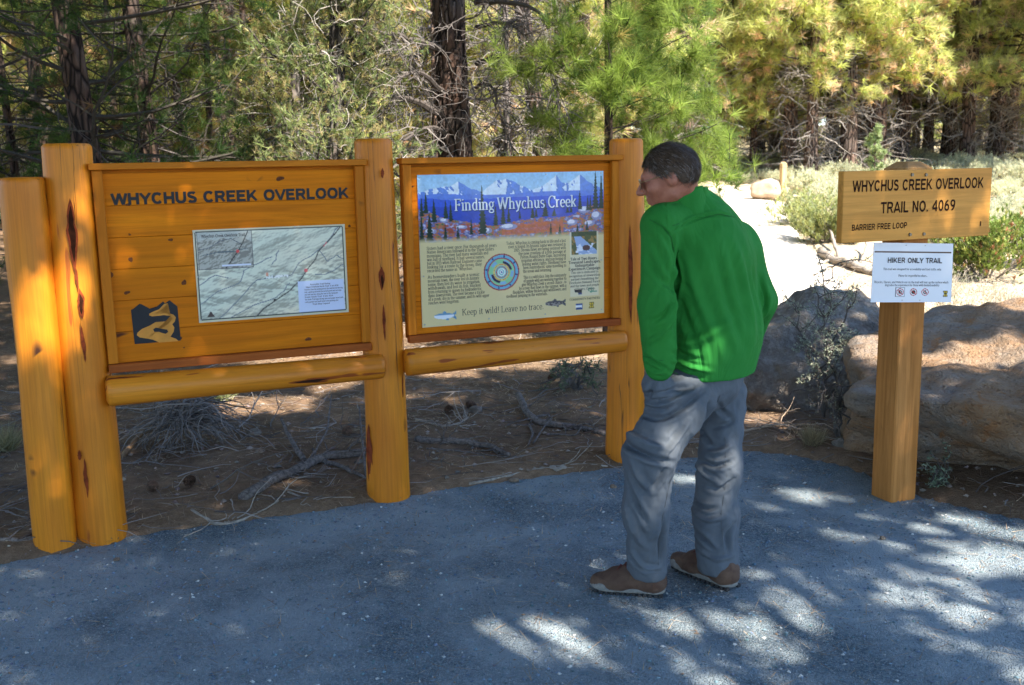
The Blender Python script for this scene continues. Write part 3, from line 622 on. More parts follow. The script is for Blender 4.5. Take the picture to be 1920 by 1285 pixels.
    # small emblems
    m = (np.abs(x-.852) < .022) & (np.abs(y-.838) < .018); p.fill(m & (y < .838+(x-.83)*.3), srgb(35, 40, 50)); p.fill(m & (y > .845) & (x > .85), srgb(60, 70, 120))
    p.fill((np.hypot((x-.925)/.016, (y-.83)/.018) < 1) & (p.n(150, 120, 2, 4) > -.1), srgb(90, 150, 120)); p.fill((np.abs(x-.94) < .022) & (np.abs(y-.842) < .005), srgb(100, 160, 130))
    p.fill((np.abs(x-.855) < .02) & (np.abs(y-.942) < .022), srgb(35, 70, 130)); p.fill((np.abs(x-.855) < .018) & (np.abs(y-.942) < .009), srgb(225, 232, 240)); p.fill((np.abs(x-.855) < .016) & (np.abs(y-.95) < .003), srgb(60, 60, 60))
    u = (x-.928)/.015; v_ = (y-.94)/.022; sh = (np.abs(v_) < 1) & (np.abs(u) < .95-.28*np.exp(-(v_*3)**2)+.05*v_); p.fill(sh, srgb(60, 62, 25)); p.fill(sh & (np.abs(u) < .78-.25*np.exp(-(v_*3)**2)) & (np.abs(v_) < .82), srgb(212, 180, 60)); p.fill(sh & ((np.abs(u) < .12) | (np.abs(v_+.1) < .14)), srgb(60, 62, 25))
    return p
def paint_map():
    p = Paint(250, 152, srgb(196, 200, 178)); x, y = p.x, p.y
    wx = x+.03*p.n(5, 4, 3, 50); wy = y+.03*p.n(5, 4, 3, 51)
    el = fbm2((wx-wy*.5)*4, (wx*.6+wy)*7, 6, 21, .56)
    gul = -np.abs(fbm2((wx+wy*.7)*3.2, (wy-wx*.75)*8, 3, 12)); el = el*.7+gul*1.6*sstep(.25, .6, y+x*.1)
    gx = np.gradient(el, axis=1)*13; gy = np.gradient(el, axis=0)*13; shd = np.clip(1-.55*(gx+gy), .62, 1.22)
    hue = np.clip(.5+.8*p.n(3, 3, 3, 77), 0, 1)[..., None]
    p.a = (np.array(srgb(186, 198, 182))*hue+np.array(srgb(214, 205, 178))*(1-hue))*shd[..., None]
    lines = [[(0, .62), (.12, .5), (.2, .53)], [(.02, .8), (.15, .66), (.28, .60), (.31, .47), (.42, .38), (.5, .33)], [(.1, 1), (.2, .88), (.3, .73), (.38, .58), (.5, .55), (.62, .55), (.68, .40), (.8, .3), (.9, .15), (.97, 0)],
             [(.2, .98), (.3, .9), (.4, .83), (.52, .78), (.6, .64)], [(.78, .55), (.85, .56), (.93, .5), (1, .44)], [(.82, .3), (.87, .42), (.93, .35), (1, .4)], [(.5, .42), (.53, .33), (.54, .26)]]
    for l in lines:
        q = V3(l); q = np.array([[np.interp(k, range(len(q)), q[:, 0]), np.interp(k, range(len(q)), q[:, 1])] for k in np.linspace(0, len(q)-1, 24)]); q += .008*np.stack([vnoise(np.stack([q[:, 0]*30, q[:, 1]*30, q[:, 0]*0+i], -1), 3) for i in (0, 1)], -1)
        p.line(q, .005, srgb(112, 122, 130))
    # inset
    m = (x > .025) & (x < .375) & (y > .03) & (y < .43); i2 = fbm2(x*9+3, y*9+1, 5, 91, .6); p.a = np.where(m[..., None], np.array(srgb(152, 152, 142))*np.clip(1+1.1*(np.gradient(i2, axis=1)+np.gradient(i2, axis=0))*14, .6, 1.3)[..., None], p.a)
    p.fill(m & (y < .2-.3*(x-.2)) & (y < .13+.1*p.n(10, 8, 3, 9)), srgb(190, 196, 188), .6); p.line([(.03, .22), (.1, .2), (.17, .13), (.24, .11), (.3, .17)], .004, srgb(70, 80, 95)); p.line([(.05, .28), (.15, .25), (.25, .25), (.34, .22)], .004, srgb(70, 90, 100))
    p.line([(.35, .04), (.31, .17), (.28, .25), (.2, .42)], .006, srgb(40, 40, 45)); p.fill(np.hypot((x-.277)*p.asp, y-.25) < .018, srgb(210, 50, 60)); p.fill((x > .17) & (x < .36) & (y > .385) & (y < .405), srgb(215, 220, 235))
    for q in ([(.025, .03), (.375, .03)], [(.375, .03), (.375, .43)], [(.375, .43), (.025, .43)], [(.025, .43), (.025, .03)]): p.line(q, .004, srgb(70, 75, 80))
    p.line([(.965, .04), (.93, .11), (.86, .22), (.81, .30), (.79, .38), (.74, .47), (.68, .6), (.6, .72), (.5, .82), (.42, .9), (.36, 1)], .0065, srgb(70, 70, 68))
    for q in ((.925, .115), (.5, .81)): p.fill((np.abs(x-q[0]) < .007) & (np.abs(y-q[1]) < .013), srgb(50, 50, 55))
    p.line([(.87, .2), (.85, .24)], .006, srgb(210, 90, 100)); p.fill(np.hypot((x-.72)*p.asp, y-.5) < .02, srgb(210, 90, 95)); p.fill((x > .45) & (x < .6) & (np.abs(y-.55) < .014) & (p.n(120, 90, 1, 5) > -.1), srgb(235, 235, 230)); p.fill((x > .45) & (x < .47) & (np.abs(y-.52) < .02), srgb(225, 150, 120))
    for q in ([(.66, .44), (.76, .44)], [(.76, .44), (.76, .54)], [(.76, .54), (.66, .54)], [(.66, .54), (.66, .44)]): p.line(q, .003, srgb(140, 140, 130))
    p.fill((np.abs(x-.08) < .025*(y-.88)/.07) & (y > .88) & (y < .95), srgb(60, 45, 45)); p.fill((x > .66) & (y > .62) & (x < .975) & (y < .965), srgb(205, 214, 238))
    e = np.minimum(np.minimum(x, 1-x)*p.asp, np.minimum(y, 1-y)); p.fill((e > .022) & (e < .031), srgb(50, 60, 60)); p.fill(e < .022, srgb(205, 196, 160))
    return p

# ================================================================ KIOSK
fL, fM, fR = G(193, 1024), G(739, 943), G(1190, 876)
U = nrm(fR-fL); AW = np.array([-U[1], U[0], 0.0])
O = fM+AW*.10; O[2] = 0; KTH = math.atan2(U[1], U[0])
def K(px, py, yl):
    d = ray(px, py); t_ = ((O-CAM)@AW+yl)/(d@AW); P = CAM+d*t_; return np.array([(P-O)@U, P[2]])
c1, c2 = (.76, .26, .014), (.58, .165, .008)
M_LOGV = mat_log('oiled_pine_log', c1, c2, (.36, .085, .012), axis='Z')
M_LOGH = mat_log('oiled_pine_rail_log', (.78, .275, .018), (.60, .18, .010), (.26, .05, .012), axis='X', k=1.7, red=.625)
M_PLANK = mat_plank('oiled_cedar_plank', (.80, .245, .005), (.66, .165, .003), 'X')
M_TRIM = mat_plank('cedar_trim', (.68, .23, .015), (.52, .15, .01), 'X'); M_TRIMV = mat_plank('cedar_trim_upright', (.68, .215, .012), (.54, .15, .01), 'Z')
M_RED = mat_plank('red_cedar_sill', (.46, .12, .02), (.30, .065, .013), 'X')
M_INK = mat_plain('black_vinyl', (.012, .013, .016), .5, .3); M_STEEL = mat_plain('steel_screw', (.45, .45, .45), .35, .5, Metallic=.9)
M_PRINT = mat_vcol('printed_panel', .28, .5, .12); M_WHITEINK = mat_plain('white_print', (.82, .84, .86), .35); M_DARKINK = mat_plain('dark_print', (.05, .045, .05), .4); M_BLUEINK = mat_plain('blue_shadow_print', (.03, .06, .20), .4)

kiosk = thing('trailhead_kiosk', 'orange peeled-log trailhead kiosk holding two sign panels, standing at the edge of the gravel', 'information board', O, KTH)

def log_mesh(name, h, r0, r1, axis='Z', seed=0, sides=28, rings=26, round_=.012, wob=.008, notch=None):
    """log along its axis from 0 to h"""
    s = np.concatenate([[0, .004, .012], np.linspace(.03, h-.03, rings), [h-.012, h-.004, h]])
    rr = np.interp(s, [0, h], [r0, r1]); e = np.minimum(s, h-s); rr = rr-round_*np.clip(1-e/.015, 0, 1)**2
    a = np.arange(sides)*2*math.pi/sides; A_, S_ = np.meshgrid(a, s)
    n_ = fbm(np.stack([np.cos(A_)*1.3, np.sin(A_)*1.3, S_*2.2], -1), 3, seed); n2_ = fbm(np.stack([np.cos(A_)*4, np.sin(A_)*4, S_*5], -1), 2, seed+3)
    Rr = rr[:, None]*(1+n_*wob*9+n2_*.018); bx = .006*np.sin(s*2.1+seed); by = .005*np.sin(s*1.7+seed*2)
    V = np.stack([Rr*np.cos(A_)+bx[:, None], Rr*np.sin(A_)+by[:, None], S_], -1).reshape(-1, 3); n = len(s)
    V = np.concatenate([V, [[bx[0], by[0], 0], [bx[-1], by[-1], h+.002]]])
    i = np.arange(n-1)[:, None]*sides; j = np.arange(sides)[None]; k = (j+1) % sides
    Q = np.stack([i+j, i+k, i+sides+k, i+sides+j], -1).reshape(-1, 4)
    jj = np.arange(sides); kk = (jj+1) % sides; b = len(V)
    T = np.concatenate([np.stack([kk, jj, np.full(sides, b-2)], -1), np.stack([(n-1)*sides+jj, (n-1)*sides+kk, np.full(sides, b-1)], -1)])
    if axis == 'X': V = V[:, [2, 0, 1]]
    return np_mesh(name, V, [Q, T], smooth=True)
def post(x, y, h, r0, r1, seed, rz=0, label=None):
    o = link('post', log_mesh('post', h+.06, r0, r1, seed=seed), M_LOGV, kiosk, label); o.location = (x, y, -.06); o.rotation_euler = (0, 0, rz)
    # drying crack running down the log
    return o
sL = float((fL-fM)@U); sR = float((fR-fM)@U)
post(sL, .0, 1.735, .112, .097, 3, .3, 'log post with long dark bark scars between the short post and the map panel')
post(0.0, .0, 1.745, .106, .088, 5, 1.1)
post(sR, .0, 1.735, .106, .088, 8, 2.0)
fF = G(112, 1041); lF = fF-O
post(float(lF@U)-.012, float(lF@AW)+.105, 1.60, .092, .088, 11, .7, 'shorter smooth post at the far left end of the kiosk')
# drying cracks: long thin dark recess wedges standing 1 mm proud are avoided, real slots are cut by inner dark strips
def crack(x, y, r, a, z0, z1, wd, seed):
    A = Acc(); n = 26; s = np.linspace(z0, z1, n); tt = np.linspace(-1, 1, n); an = a+.10*fbm2(s*2.5, s*0+seed, 3, seed)
    ww = wd*(1-tt**2)**.6+.0002; rr = np.broadcast_to(r, (n,))+.0012
    V = []
    for k in (-1, 1): V.append(np.stack([x+rr*np.cos(an+k*ww/2/rr), y+rr*np.sin(an+k*ww/2/rr), s], -1))
    V = np.stack(V, 1).reshape(-1, 3); Q = [(2*i, 2*i+1, 2*i+3, 2*i+2) for i in range(n-1)]; A.add(V, None, Q); return A
M_CRACK = mat_plain('dark_bark_scar', (.035, .010, .004), .9, .1, .5, 40); M_SCAR = mat_plain('red_bark_scar', (.20, .035, .008), .8, .2, .5, 30)
def scar(px, py, h_px, w_px, y_off, mat, seed):
    """spindle bark scar on the front of an upright log, found from the picture"""
    q0 = K(px, py-h_px/2, y_off); q1 = K(px, py+h_px/2, y_off); return q0, q1
# rails ----------------------------------------------------------------------
def rail(p0, p1, r0, r1, seed):
    a = K(*p0, -.10); b = K(*p1, -.10); L = b[0]-a[0]; z = (a[1]+b[1])/2
    o = link('rail', log_mesh('rail', L, r0, r1, 'X', seed, round_=.028, wob=.006), M_LOGH, kiosk); o.location = (a[0], -.075, z); o.rotation_euler = (0, -math.atan2(b[1]-a[1], L), 0)
    print('rail', a, b); return o
rail((198, 733), (722, 686), .066, .060, 21); rail((760, 680), (1176, 640), .066, .058, 24)

# panels ---------------------------------------------------------------------
def bevel_box(x0, x1, y0, y1, z0, z1, b=.003):
    A = Acc(); A.box(x0, x1, y0, y1, z0, z1, bev=b); return fixn(A.mesh('board'))
def panel(tl, tr, bl, br, nplank, label, seed):
    P = [K(*q, -.06) for q in (tl, tr, bl, br)]; x0 = (P[0][0]+P[2][0])/2; x1 = (P[1][0]+P[3][0])/2; z1 = (P[0][1]+P[1][1])/2; z0 = (P[2][1]+P[3][1])/2
    print('panel', [np.round(q, 3) for q in P], x0, x1, z0, z1)
    fr = .042; zz = np.linspace(z0+.03, z1-.03, nplank+1)
    for i in range(nplank):
        o = link('plank', bevel_box(0, x1-x0-.03, -.010, .012, 0, zz[i+1]-zz[i]-.0012, .0015), M_PLANK, kiosk); o.location = (x0+.015, -.018-.0007*(i % 2), zz[i])
    o = link('backing_board', bevel_box(0, x1-x0-.01, 0, .02, 0, z1-z0-.02), M_TRIM, kiosk); o.location = (x0+.005, -.004, z0+.01)
    for xx in (x0, x1-fr): o = link('stile', bevel_box(0, fr, -.03, .0, 0, z1-z0-.05), M_TRIMV, kiosk); o.location = (xx, -.030, z0+.032)
    o = link('cap_board', bevel_box(0, x1-x0+.02, -.055, .035, 0, .028), M_TRIM, kiosk); o.location = (x0-.01, -.030, z1-.016)
    o = link('sill', bevel_box(0, x1-x0, -.042, .0, 0, .036), M_RED, kiosk); o.location = (x0, -.030, z0-.006)
    return x0, x1, z0, z1
p1 = panel((168, 312), (681, 304), (206, 694), (697, 657), 6, '', 1)
p2 = panel((755, 300), (1161, 296), (766, 640), (1163, 609), 5, '', 2)

YP = -.0295                                               # plane of the plank faces
def printed(name, paint, c4, label, thick=.003, y=YP, kiosk=kiosk, mat=None):
    """a flat printed sheet through four measured corners tl,tr,bl,br"""
    H_, W_ = paint.H, paint.W; tl, tr, bl, br = [V3(q) for q in c4]
    u = (np.arange(W_+1)/W_)[None, :, None]; v = (np.arange(H_+1)/H_)[:, None, None]
    P2 = (tl*(1-u)+tr*u)*(1-v)+(bl*(1-u)+br*u)*v; V = np.stack([P2[..., 0], np.full(P2.shape[:2], y-thick), P2[..., 1]], -1).reshape(-1, 3)
    a = np.pad(paint.a, ((0, 1), (0, 1), (0, 0)), 'edge').reshape(-1, 3)
    i = np.arange(H_)[:, None]*(W_+1)+np.arange(W_)[None]; Q = np.stack([i, i+W_+1, i+W_+2, i+1], -1).reshape(-1, 4)
    n = len(V); e = [tl, tr, br, bl]; Vs = [(q[0], y-thick, q[1]) for q in e]+[(q[0], y, q[1]) for q in e]; Qs = [(n+k, n+(k+1) % 4, n+4+(k+1) % 4, n+4+k) for k in range(4)]
    V = np.concatenate([V, Vs]); a = np.concatenate([a, np.full((8, 3), .6)])
    o = link(name, np_mesh(name, V, [Q, Qs], a), mat or M_PRINT, kiosk, label)
    def at(uu, vv, lift=.0006):
        uu = np.asarray(uu, float)[..., None]; vv = np.asarray(vv, float)[..., None]; q = (tl*(1-uu)+tr*uu)*(1-vv)+(bl*(1-uu)+br*uu)*vv
        return np.stack([q[..., 0], y-thick-lift+np.zeros(q.shape[:-1]), q[..., 1]], -1)
    return o, at
def rect_fit(c, w_=None):
    c = [V3(q) for q in c]; x0 = (c[0][0]+c[2][0])/2; x1 = (c[1][0]+c[3][0])/2; z1 = (c[0][1]+c[1][1])/2; z0 = (c[2][1]+c[3][1])/2
    return [(x0, z1), (x1, z1), (x0, z0), (x1, z0)]
def place_text(VF, at, u0, u1, vb, vt, F=None, lift=.0006):
    V, F_ = VF[0], VF[1]; m = V.max(0)
    return at(u0+(V[:, 0]/m[0])*(u1-u0), vb+(V[:, 1]/m[1])*(vt-vb), lift), tri(F_)

cP = rect_fit([K(*q, YP) for q in ((781, 326), (1130, 323), (792, 608), (1133, 593))]); print('poster', cP)
poster, atP = printed('interpretive_panel', paint_poster(), cP, 'pale printed panel headed Finding Whychus Creek, with blue mountains and a round medallion')
def serif_line(acc, text, at, u0, v0, size, asp, u1=None, center=False, lift=.0006, thick=.085, thin=.036, right=False, slope=0):
    V, Q, adv = serif(text, thick, thin); s = size; k = 1.0
    if u1 is not None: k = (u1-u0)/(adv*s/asp)
    off = -adv*s/asp/2 if center else (-adv*s/asp if right else 0)
    acc.add(at(u0+off+V[:, 0]*s/asp*k, v0-V[:, 1]*s, lift), None, Q)
aspP = (cP[1][0]-cP[0][0])/(cP[0][1]-cP[2][1])
A = Acc(); serif_line(A, 'Finding', atP, .186, .243, .112, aspP, u1=.397, lift=.0005, thick=.15, thin=.08); serif_line(A, 'Whychus', atP, .408, .243, .112, aspP, u1=.669, lift=.0005, thick=.15, thin=.08); serif_line(A, 'Creek', atP, .686, .243, .112, aspP, u1=.848, lift=.0005, thick=.15, thin=.08)
link('heading_shadow', A, M_BLUEINK, poster)['kind'] = 'stuff'
for wd_, ua, ub in (('Finding', .183, .394), ('Whychus', .405, .666), ('Creek', .683, .845)):
    tot = sum(SF[c_][0] for c_ in wd_); x_ = 0
    for c_ in wd_:
        A = Acc(); serif_line(A, c_, atP, ua+x_/tot*(ub-ua), .238, .112, aspP, u1=ua+(x_+SF[c_][0])/tot*(ub-ua), lift=.0009, thick=.115, thin=.045); link('letter', A, M_WHITEINK, poster); x_ += SF[c_][0]
pass
A = Acc(); serif_line(A, 'Keep it wild! Leave no trace.', atP, .207, .938, .062, aspP, u1=.652, thick=.08)
Lc = ['Sisters had a river once. For thousands of years', 'Native Americans followed it to the Three Sisters', 'mountains. The river had many waterfalls and', 'was full of steelhead. It had several names,', 'but in 1855 when Railroad Engineers came', 'looking for a route to the ocean, they', 'recorded the name as "Whychus."', None,
      'As homesteaders built a scenic', 'mountain town, the river lost its historic', 'name, then lost its water to irrigation', 'withdrawals, and lost its fish, blocked', 'from returning to spawn by hydroelectric', 'dams downstream. The river became a trickle', 'of a creek, dry in the summer, and its wild upper', 'reaches were forgotten.']
Wl = [.365, .35, .32, .30, .285, .283, .24, 0, .27, .27, .27, .275, .28, .295, .32, .16]; v = .487
for s_, w_ in zip(Lc, Wl):
    if s_: serif_line(A, s_, atP, .035, v, .030, aspP, u1=.035+w_, thick=.10, thin=.06)
    v += .0245 if s_ else .018
Rc = ['Today, Whychus is coming back to life and a lost', 'river is found. Its historic name was restored in', '2005. Stream flows are being restored with', 'the new creation of a fish passage at', 'Pelton-Round Butte Dam, increasing', 'irrigation efficiency, and purchasing or', 'leasing water rights. Steelhead have', 'been reintroduced, some travelling to', 'the ocean and returning.', None,
      'This is a wild place. Join the community', 'of people who are working together to', 'give Whychus Creek a second chance - to', 'be a river that flows in the summer, with a', 'floodplain, willow thickets and wildflowers, and', 'steelhead jumping in the waterfalls.']
Wr = [.33, .32, .29, .265, .255, .25, .245, .24, .16, 0, .24, .24, .25, .265, .30, .23]; v = .480
for s_, w_ in zip(Rc, Wr):
    if s_:
        x0_ = .782-w_ if not s_.startswith(('the ocean', 'steelhead')) else (.54 if s_[0] == 't' else .445); serif_line(A, s_, atP, x0_, v, .030, aspP, u1=x0_+w_, thick=.10, thin=.06)
    v += .0245 if s_ else .018
for k, (s_, b_) in enumerate([('Tale of Two Rivers -', 1), ('Treasured Landscapes,', 1), ('Unforgettable', 1), ('Experiences Campaign', 1), ('This site is dedicated in', 0), ('recognition of stewardship', 0), ('partners benefitting the', 0), ('Deschutes National Forest', 0), ('and the town and people', 0), ('of Sisters, Oregon.', 0)]):
    serif_line(A, s_, atP, .888, .612+.0235*k, .0275 if b_ else .023, aspP, center=True, thick=.14 if b_ else .1, thin=.07)
serif_line(A, 'COMMUNITY PARTNERS', atP, .888, .895, .022, aspP, center=True, thick=.1, thin=.06); serif_line(A, 'PARTNERS IN THE OUTDOORS OF CENTRAL OREGON', atP, .03, .985, .011, aspP, thick=.09, thin=.05) if False else None
link('text', A, M_DARKINK, poster)['kind'] = 'stuff'
def screws(parent, at, pts, r=.0042, mat=M_STEEL):
    A = Acc(); a = np.arange(10)*2*math.pi/10; A.add(np.concatenate([np.stack([r*np.cos(a), np.zeros(10), r*np.sin(a)], -1), np.stack([r*.7*np.cos(a), np.full(10, -.0018), r*.7*np.sin(a)], -1)]), [(10, 10+q, 11+q) for q in range(1, 9)], [(q, (q+1) % 10, 10+(q+1) % 10, 10+q) for q in range(10)])
    me = fixn(A.mesh('screw'))
    for u_, v_ in pts: o = link('screw', me, mat, parent); o.location = at(u_, v_, .0004)
screws(poster, atP, [(.012, .02), (.36, .015), (.675, .015), (.985, .015), (.012, .98), (.35, .975), (.66, .975), (.985, .975), (.015, .66), (.985, .62)])

cMp = rect_fit([K(*q, YP) for q in ((361, 431), (648, 421), (373, 605), (652, 586))]); print('map', cMp)
pm = paint_map()
mp_, atM = printed('trail_map', pm, cMp, 'grey green relief map of the trail with a pale legend box')
aspM = (cMp[1][0]-cMp[0][0])/(cMp[0][1]-cMp[2][1]); A = Acc()
serif_line(A, 'Whychus Creek Overlook Trail', atM, .05, .085, .045, aspM, u1=.33, thick=.12, thin=.07)
for k, (s_, u0, u1) in enumerate([('Accessible Trail Rating', .74, .88), ('Upper Overlook North Trail (0.6mi/ADA)', .71, .94), ('Connects from the parking area to the overlook and the ring', .70, .965), ('trail, a gentle grade with firm packed gravel and rest stops', .70, .955), ('and two benches along the way to the viewpoint', .70, .93),
                                  ('Scenic South Trail (0.5mi/ADA)', .70, .90), ('The South Trail loops through pine and juniper woods with', .70, .965), ('rocky ground and leads back to the parking area', .70, .93), ('Trail Map Legend', .75, .87)]):
    serif_line(A, s_, atM, u0, .665+.028*k, .024, aspM, u1=u1, thick=.12, thin=.07)
link('text', A, M_DARKINK, mp_)['kind'] = 'stuff'
screws(mp_, atM, [(.012, .02), (.33, .012), (.66, .012), (.985, .02), (.012, .97), (.36, .985), (.68, .985), (.985, .97), (.01, .5), (.99, .48)], .0035)

# big black lettering
e0 = K(208, 384, YP); e1 = K(654, 373, YP); capz = K(430, 357, YP)[1]-K(430, 378, YP)[1]; print('heading', e0, e1, capz)
def atK(u_, v_, lift=.0015): return np.stack([np.asarray(u_, float), YP-lift+np.zeros(np.shape(u_)), np.asarray(v_, float)], -1)
zb = (e0[1]+e1[1])/2
o = link('lettering', Acc(), None) if False else None
letters('letter', 'WHYCHUS CREEK OVERLOOK', atK, e0[0], e1[0], zb, zb+capz*1.02, .185, M_INK, kiosk)
M_KNOT = mat_plain('dark_wood_knot', (.15, .045, .012), .7, .2, .5, 150)
def knot(px, py, r, ang=0., seed=0, up_=1.5):
    c = K(px, py, YP); a = np.arange(14)*2*math.pi/14; rr = r*(1+.18*np.sin(a*2+seed)+.12*np.sin(a*3+seed*2)); dx = np.cos(a)*rr*up_*math.cos(ang)-np.sin(a)*rr*math.sin(ang); dz = np.cos(a)*rr*up_*math.sin(ang)+np.sin(a)*rr*math.cos(ang)
    A = Acc(); A.add(np.concatenate([atK([c[0]], [c[1]], .0012), atK(c[0]+dx*.55, c[1]+dz*.55, .0011), atK(c[0]+dx, c[1]+dz, .0004)]), [(0, 1+i, 1+(i+1) % 14) for i in range(14)], [(1+i, 15+i, 15+(i+1) % 14, 1+(i+1) % 14) for i in range(14)]); link('knot', fixn(A.mesh('knot')), M_KNOT, kiosk)
for q in ((525, 335, .011, .1, 1), (240, 384, .006, 0, 2), (320, 450, .0065, .3, 3), (345, 530, .009, 1.4, 4), (245, 487, .008, 1.5, 5), (208, 515, .009, 1.5, 6), (238, 549, .008, .1, 7), (578, 636, .009, .1, 8), (337, 634, .007, .2, 9), (243, 440, .004, 0, 10), (655, 424, .005, 0, 11), (345, 652, .003, 0, 12), (773, 350, .005, 0, 13), (1036, 616, .003, 0, 14), (1146, 545, .005, 1.5, 15), (1145, 520, .004, 1.5, 16)): knot(*q[:5])
# black trail emblem with a winding path
lg = rect_fit([K(*q, YP) for q in ((245, 567), (332, 563), (250, 645), (337, 641))])
def lp(pts):  # unit square, y down -> panel plane
    p_ = V3(pts); return lg[0][0]+p_[:, 0]*(lg[1][0]-lg[0][0]), lg[0][1]-p_[:, 1]*(lg[0][1]-lg[2][1])
import bmesh
def flat_poly(acc, pts, lift):
    x_, z_ = lp(pts); bm = bmesh.new(); vs = [bm.verts.new(c_) for c_ in atK(x_, z_, lift)]; f_ = bm.faces.new(vs); r_ = bmesh.ops.triangulate(bm, faces=[f_]); bm.verts.index_update()
    acc.add([v.co[:] for v in bm.verts], [[v.index for v in f.verts] for f in bm.faces]); bm.free()
A = Acc(); flat_poly(A, [(.0, .17), (.05, .15), (.19, .04), (.23, .05), (.40, .17), (.50, .18), (.56, .13), (.70, .02), (.74, .07), (.84, .0), (1.0, .16), (1.02, .99), (.02, .99)], .0012); emb = link('emblem', A, M_INK, kiosk, 'black square emblem of twin peaks and a winding path')
A = Acc(); flat_poly(A, [(.72, .08), (.60, .20), (.46, .25), (.38, .29), (.38, .33), (.44, .36), (.70, .35), (.84, .38), (.88, .44), (.85, .50), (.80, .55), (.70, .50), (.50, .50), (.38, .57), (.20, .64), (.10, .72), (.08, .78), (.14, .84), (.30, .88), (.42, .92), (.55, 1.0), (.97, 1.0), (.92, .94), (.80, .88), (.88, .76), (.90, .66), (.86, .58), (.92, .52), (.95, .42), (.90, .35), (.80, .31), (.60, .30), (.50, .29), (.66, .20), (.80, .07)], .0018)
link('path_figure', A, mat_plain('emblem_wood_colour', (.62, .25, .03), .5), emb)
A = Acc(); flat_poly(A, [(.44, .67), (.50, .63), (.58, .66), (.66, .68), (.74, .70), (.76, .76), (.70, .80), (.62, .77), (.56, .74), (.46, .73)], .0024); link('footprint', A, M_INK, emb)
# carved bark scars on the posts: shallow dark inlays following the round log
def post_front(px, py, cx, r):  # local x at the front of a log
    q = K(px, py, -r*.9); return q
def scar_on(cx, r, px, y0, y1, wd, mat, seed):
    a_ = K(px[0], y0, -r); b_ = K(px[1], y1, -r); n = 22; tt = np.linspace(0, 1, n); z = a_[1]+(b_[1]-a_[1])*tt; xx = a_[0]+(b_[0]-a_[0])*tt+.004*fbm2(tt*5, tt*0+seed, 3, seed)
    ww = wd*np.sin(math.pi*tt)**.8*(1+.35*fbm2(tt*9, tt*0, 2, seed+5)); rows = []
    for k in (-1, -.5, 0, .5, 1):
        x_ = xx+k*ww; dx = np.clip((x_-cx)/(r*1.03), -.98, .98); rows.append(np.stack([x_, -np.sqrt(1-dx*dx)*r*1.03+.0035*(abs(k) < .9)*0-.0015, z], -1))
    V = np.stack(rows, 1).reshape(-1, 3); Q = [(5*i+k, 5*i+k+1, 5*i+5+k+1, 5*i+5+k) for i in range(n-1) for k in range(4)]
    V[:, 1] -= .0007*(mat is M_CRACK); A = Acc(); A.add(V, None, Q); return link('bark_scar', fixn(A.mesh('bark_scar', True)), mat, kiosk)
for q in ((sL, .104, (130, 141), 372, 510, .020, M_SCAR, 1), (sL, .104, (131, 140), 385, 492, .012, M_CRACK, 1), (sL, .104, (141, 147), 500, 545, .006, M_SCAR, 3), (sL, .104, (149, 155), 540, 598, .013, M_SCAR, 4), (sL, .104, (150, 154), 550, 590, .007, M_CRACK, 4), (sL, .104, (152, 160), 610, 680, .008, M_SCAR, 9),
          (sL, .108, (158, 164), 860, 935, .008, M_SCAR, 6), (sL, .112, (148, 150), 845, 865, .008, M_SCAR, 12), (0, .094, (717, 717), 315, 335, .008, M_SCAR, 13), (0, .094, (715, 716), 500, 545, .014, M_SCAR, 14), (0, .094, (716, 717), 515, 540, .006, M_CRACK, 14), (0, .1, (718, 722), 570, 640, .007, M_SCAR, 16),
          (0, .1, (765, 768), 790, 880, .004, M_SCAR, 17), (0, .1, (697, 701), 800, 925, .010, M_SCAR, 18), (sR, .095, (1181, 1183), 420, 610, .012, M_SCAR, 20), (0, .1, (758, 760), 700, 775, .006, M_SCAR, 22)): scar_on(*q)
M_HAND = None

# ================================================================ TRAIL SIGN POST
SG = G(1671, 945); SGTH = math.radians(20)
sign = thing('trail_sign', 'wooden trail sign on a square post beside the boulders, a white notice below it', 'sign', SG, SGTH)
M_PW = mat_plank('weathered_post_wood', (.58, .25, .07), (.42, .155, .032), 'Z', True, .65); M_PW2 = mat_plank('routed_board_wood', (.90, .42, .09), (.78, .33, .06), 'X', False, .45)
us = np.array([math.cos(SGTH), math.sin(SGTH), 0]); ws = np.array([-us[1], us[0], 0])
def S(px, py, yl=0.):
    d = ray(px, py); t_ = ((SG-CAM)@ws+yl)/(d@ws); P = CAM+d*t_; return np.array([(P-SG)@us, P[2]])
wp = S(1719, 900)[0]; zt = S(1690, 311)[1]; print('post w', wp, zt)
wp = max(.12, min(.15, wp))
def prism(prof, z):  # chamfered square section
    return [(x, y, z) for x, y in prof]
b = .006; sq = lambda e: [(b-e, -e), (wp-b+e, -e), (wp+e, b-e), (wp+e, wp-b+e), (wp-b+e, wp+e), (b-e, wp+e), (-e, wp-b+e), (-e, b-e)]
A = Acc(); V = prism(sq(0), -.05)+prism(sq(0), zt-.035)
A.add(V, [(8, 8+q, 9+q) for q in range(1, 7)], [(q, (q+1) % 8, 8+(q+1) % 8, 8+q) for q in range(8)]); link('post', fixn(A.mesh('post')), M_PW, sign)
A = Acc(); e = .004; V = prism(sq(e), zt-.0345)+prism(sq(e), zt-.012)+prism(sq(-.035), zt+.018)
A.add(V, [(16, 16+q, 17+q) for q in range(1, 7)], [(q+8*k, (q+1) % 8+8*k, 8+(q+1) % 8+8*k, 8+q+8*k) for q in range(8) for k in (0, 1)]); link('post_cap', fixn(A.mesh('post_cap')), mat_plank('end_grain_cap', (.58, .30, .10), (.45, .21, .06), 'X', False), sign, 'chamfered pale top of the square post')
bt = .04; B = [S(*q, -bt) for q in ((1580, 319), (1860, 317), (1580, 453), (1855, 445))]; print('board', B)
